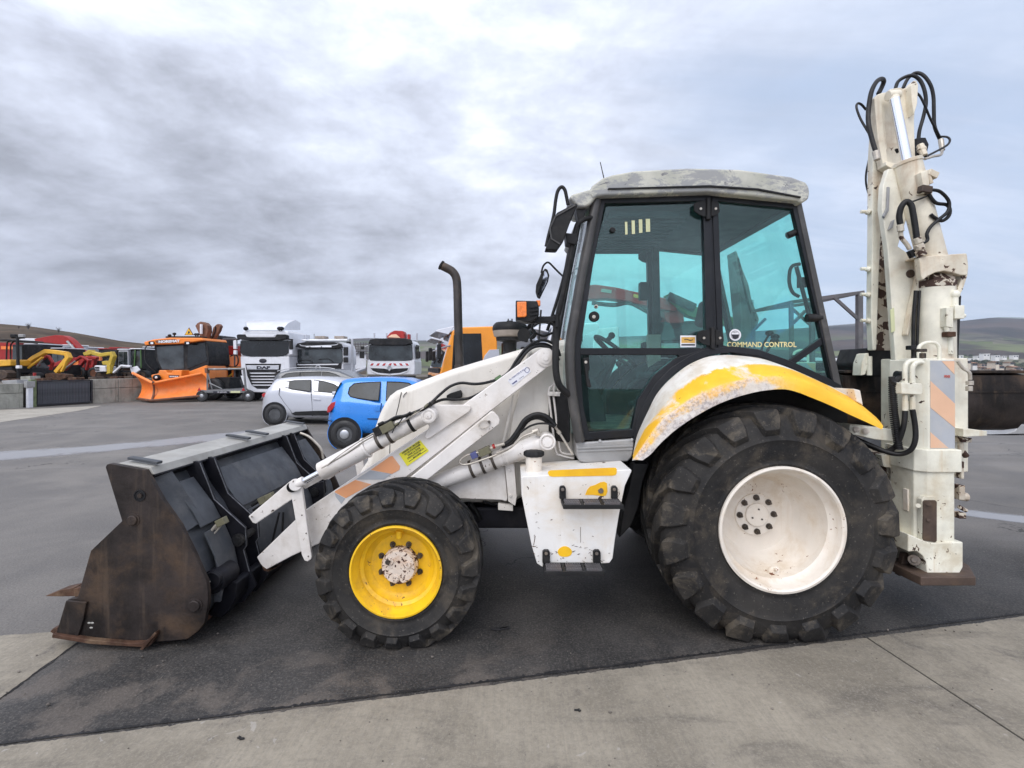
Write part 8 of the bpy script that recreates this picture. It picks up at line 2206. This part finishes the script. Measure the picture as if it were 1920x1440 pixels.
# ---------------------------------------------------------------- things behind the cab
# lorry crane
t = th('lorry_crane', 'red folding lorry crane with a long low boom, seen through the loader cab', 'crane', 1210, 0, 11.5)
Y = 11
poly(t, 'boom', [(1100, 535), (1116, 533), (1153, 538), (1204, 549.5), (1249, 559), (1272, 572), (1268, 584), (1250, 582), (1202, 572), (1178, 565), (1140, 560), (1100, 562)], Y, .34, 'machine_red')
poly(t, 'boom_label', [(1128, 541), (1147, 544), (1146, 550), (1127, 547)], Y-.01, .012, 'filter_beige', 0)
poly(t, 'boom_label', [(1188, 551), (1205, 555), (1205, 561), (1188, 557)], Y-.01, .012, 'label_orange', 0)
poly(t, 'column', [(1240, 562), (1268, 566), (1282, 582), (1284, 612), (1262, 620), (1248, 600)], Y+.1, .5, 'machine_red')
M().cyl(P(1253, 555, Y-.1), P(1302, 577, Y-.1), .10, n=14).obj('lift_cylinder', 'machine_black', t, sm=40)
poly(t, 'outer_arm', [(1250, 552), (1257, 551), (1304, 574), (1340, 586), (1400, 600), (1400, 616), (1330, 604), (1290, 592), (1256, 566)], Y-.05, .3, 'machine_green')
M().ptube([(1110, 568), (1150, 572), (1178, 568), (1202, 578), (1240, 600)], Y+.1, 4, n=8).obj('inner_arm', 'machine_black', t, sm=50)
poly(t, 'base', [(1235, 604), (1330, 600), (1334, 640), (1232, 640)], Y+.1, .9, 'machine_black')
M().bb(P(1120, 0, Y).x, P(1420, 0, Y).x, Y, Y+2.3, 1.05, 1.35).obj('truck_bed', 'machine_black', t, bev=.02)
for xx in (1160, 1240, 1380): simple_wheel(t, Vector((P(xx, 0, Y).x, Y, .5)), .5, .32, holes=6)
poly(t, 'truck_cab', [(1112, 640), (1122, 616), (1160, 612), (1164, 700), (1112, 700)], Y+.3, 2.0, 'truck_white')
# dark digger arm seen through the rear side window
t = th('pedestal_digger', 'tall dark folded digging arm numbered 103, seen through the rear cab window', 'digger', 1400, 0, 9)
Y = 9
a_ = poly(t, 'arm', [(1378, 470), (1382, 471), (1394, 508), (1404, 532), (1410, 562), (1424, 598), (1421, 611), (1413, 624), (1416, 662), (1386, 662), (1390, 600), (1384, 540)], Y, .35, 'frame_grey')
text('lettering', '103 E', P(1401, 567, Y-.006), .11, 'ink', a_, ext=.002, bold=.003)
for i in range(3):
    M().tube([P(1384+i*3.4, 484+i*18, Y-.1), P(1400+i*4, 560+i*12, Y-.1), P(1412+i*3, 596+i*3, Y-.1)], .018, n=6).obj('arm_hose', 'machine_black', a_, sm=60)
poly(t, 'pedestal', [(1370, 655), (1432, 655), (1440, 700), (1440, 838), (1370, 838)], Y, .9, 'machine_black')
# steel rack
t = th('steel_rack', 'grey tubular steel rack behind the cab and the digging arm', 'rack', 1548, 0, 7.3)
Y = 7.0
z0 = 0.0
def bar(a, b, r, Y_=Y, m='frame_grey'): return M().tube([P(*a, Y_), P(*b, Y_)], r, n=4, sub=1).obj('rack_bar', m, t)
for Yq in (7.0, 8.1):
    s_ = Yq/7.0
    def at(x, y): p = P(x, y, 7.0); return Vector((p.x, Yq, p.z))
    for a, b, r, mt in (((1481, 567), (1619, 548), .034, 'frame_grey'), ((1483, 565), (1487, 900), .034, 'frame_grey'), ((1611, 548), (1611, 900), .048, 'frame_grey'), ((1562, 556), (1613, 602), .028, 'frame_grey'), ((1510, 583), (1487, 606), .026, 'frame_grey')):
        M().tube([at(*a), at(*b)], r, n=4, sub=1).obj('rack_bar', mt, t)
for x, y in ((1483, 567), (1611, 549)):
    p = P(x, y, 7.0); M().tube([p, p+Vector((0, 1.1, 0))], .03, n=4, sub=1).obj('rack_bar', 'frame_grey', t)
# flatbed vehicle
t = th('flatbed_truck', 'white sided flatbed truck just right of the loader cab, above the dark bucket', 'truck', 1600, 0, 9.8)
Y = 8.6
poly(t, 'side_rail', [(1500, 670), (1600, 672), (1700, 675), (1700, 681), (1600, 678), (1500, 676)], Y, .08, 'truck_white', .008)
poly(t, 'deck', [(1500, 680), (1700, 684), (1700, 696), (1500, 692)], Y+.05, 2.2, 'machine_black', .01)
poly(t, 'deck_block', [(1578, 694), (1606, 695), (1606, 702), (1578, 702)], Y-.2, .3, 'filter_beige', .01)
for xx in (1530, 1640): simple_wheel(t, Vector((P(xx, 0, Y).x, Y, .48)), .48, .3, holes=6)
M().bb(P(1500, 0, Y).x, P(1700, 0, Y).x, Y+.6, Y+1.6, .6, 1.5).obj('chassis', 'machine_black', t, bev=.02)
# trailer at the right edge
t = th('low_trailer', 'pale low trailer with a red lamp cut off by the right edge', 'trailer', 1985, 0, 6.0)
Y = 5.6
poly(t, 'deck_edge', [(1838, 811.5), (1880, 815), (1903, 808), (1912, 797), (2380, 802), (2380, 822), (1838, 816)], Y, .3, 'sill_grey', .008)
poly(t, 'lamp_board', [(1909, 742), (1960, 742), (1960, 770), (1914, 776)], Y+.1, .05, 'machine_red', .006)
poly(t, 'lamp_post', [(1912, 776), (1960, 772), (1960, 800), (1913, 800)], Y+.12, .05, 'machine_black', .004)
poly(t, 'lamp_band', [(1910, 781), (1960, 780), (1960, 786), (1910, 787)], Y+.08, .03, 'label_white', 0)
for xx in (2220, 2320): simple_wheel(t, Vector((P(xx, 0, Y).x, Y+.1, .36)), .36, .22, holes=6)
M().bb(P(2200, 0, Y).x, P(2300, 0, Y).x, Y+.1, Y+.8, .5, .85).obj('axle_frame', 'machine_black', t)
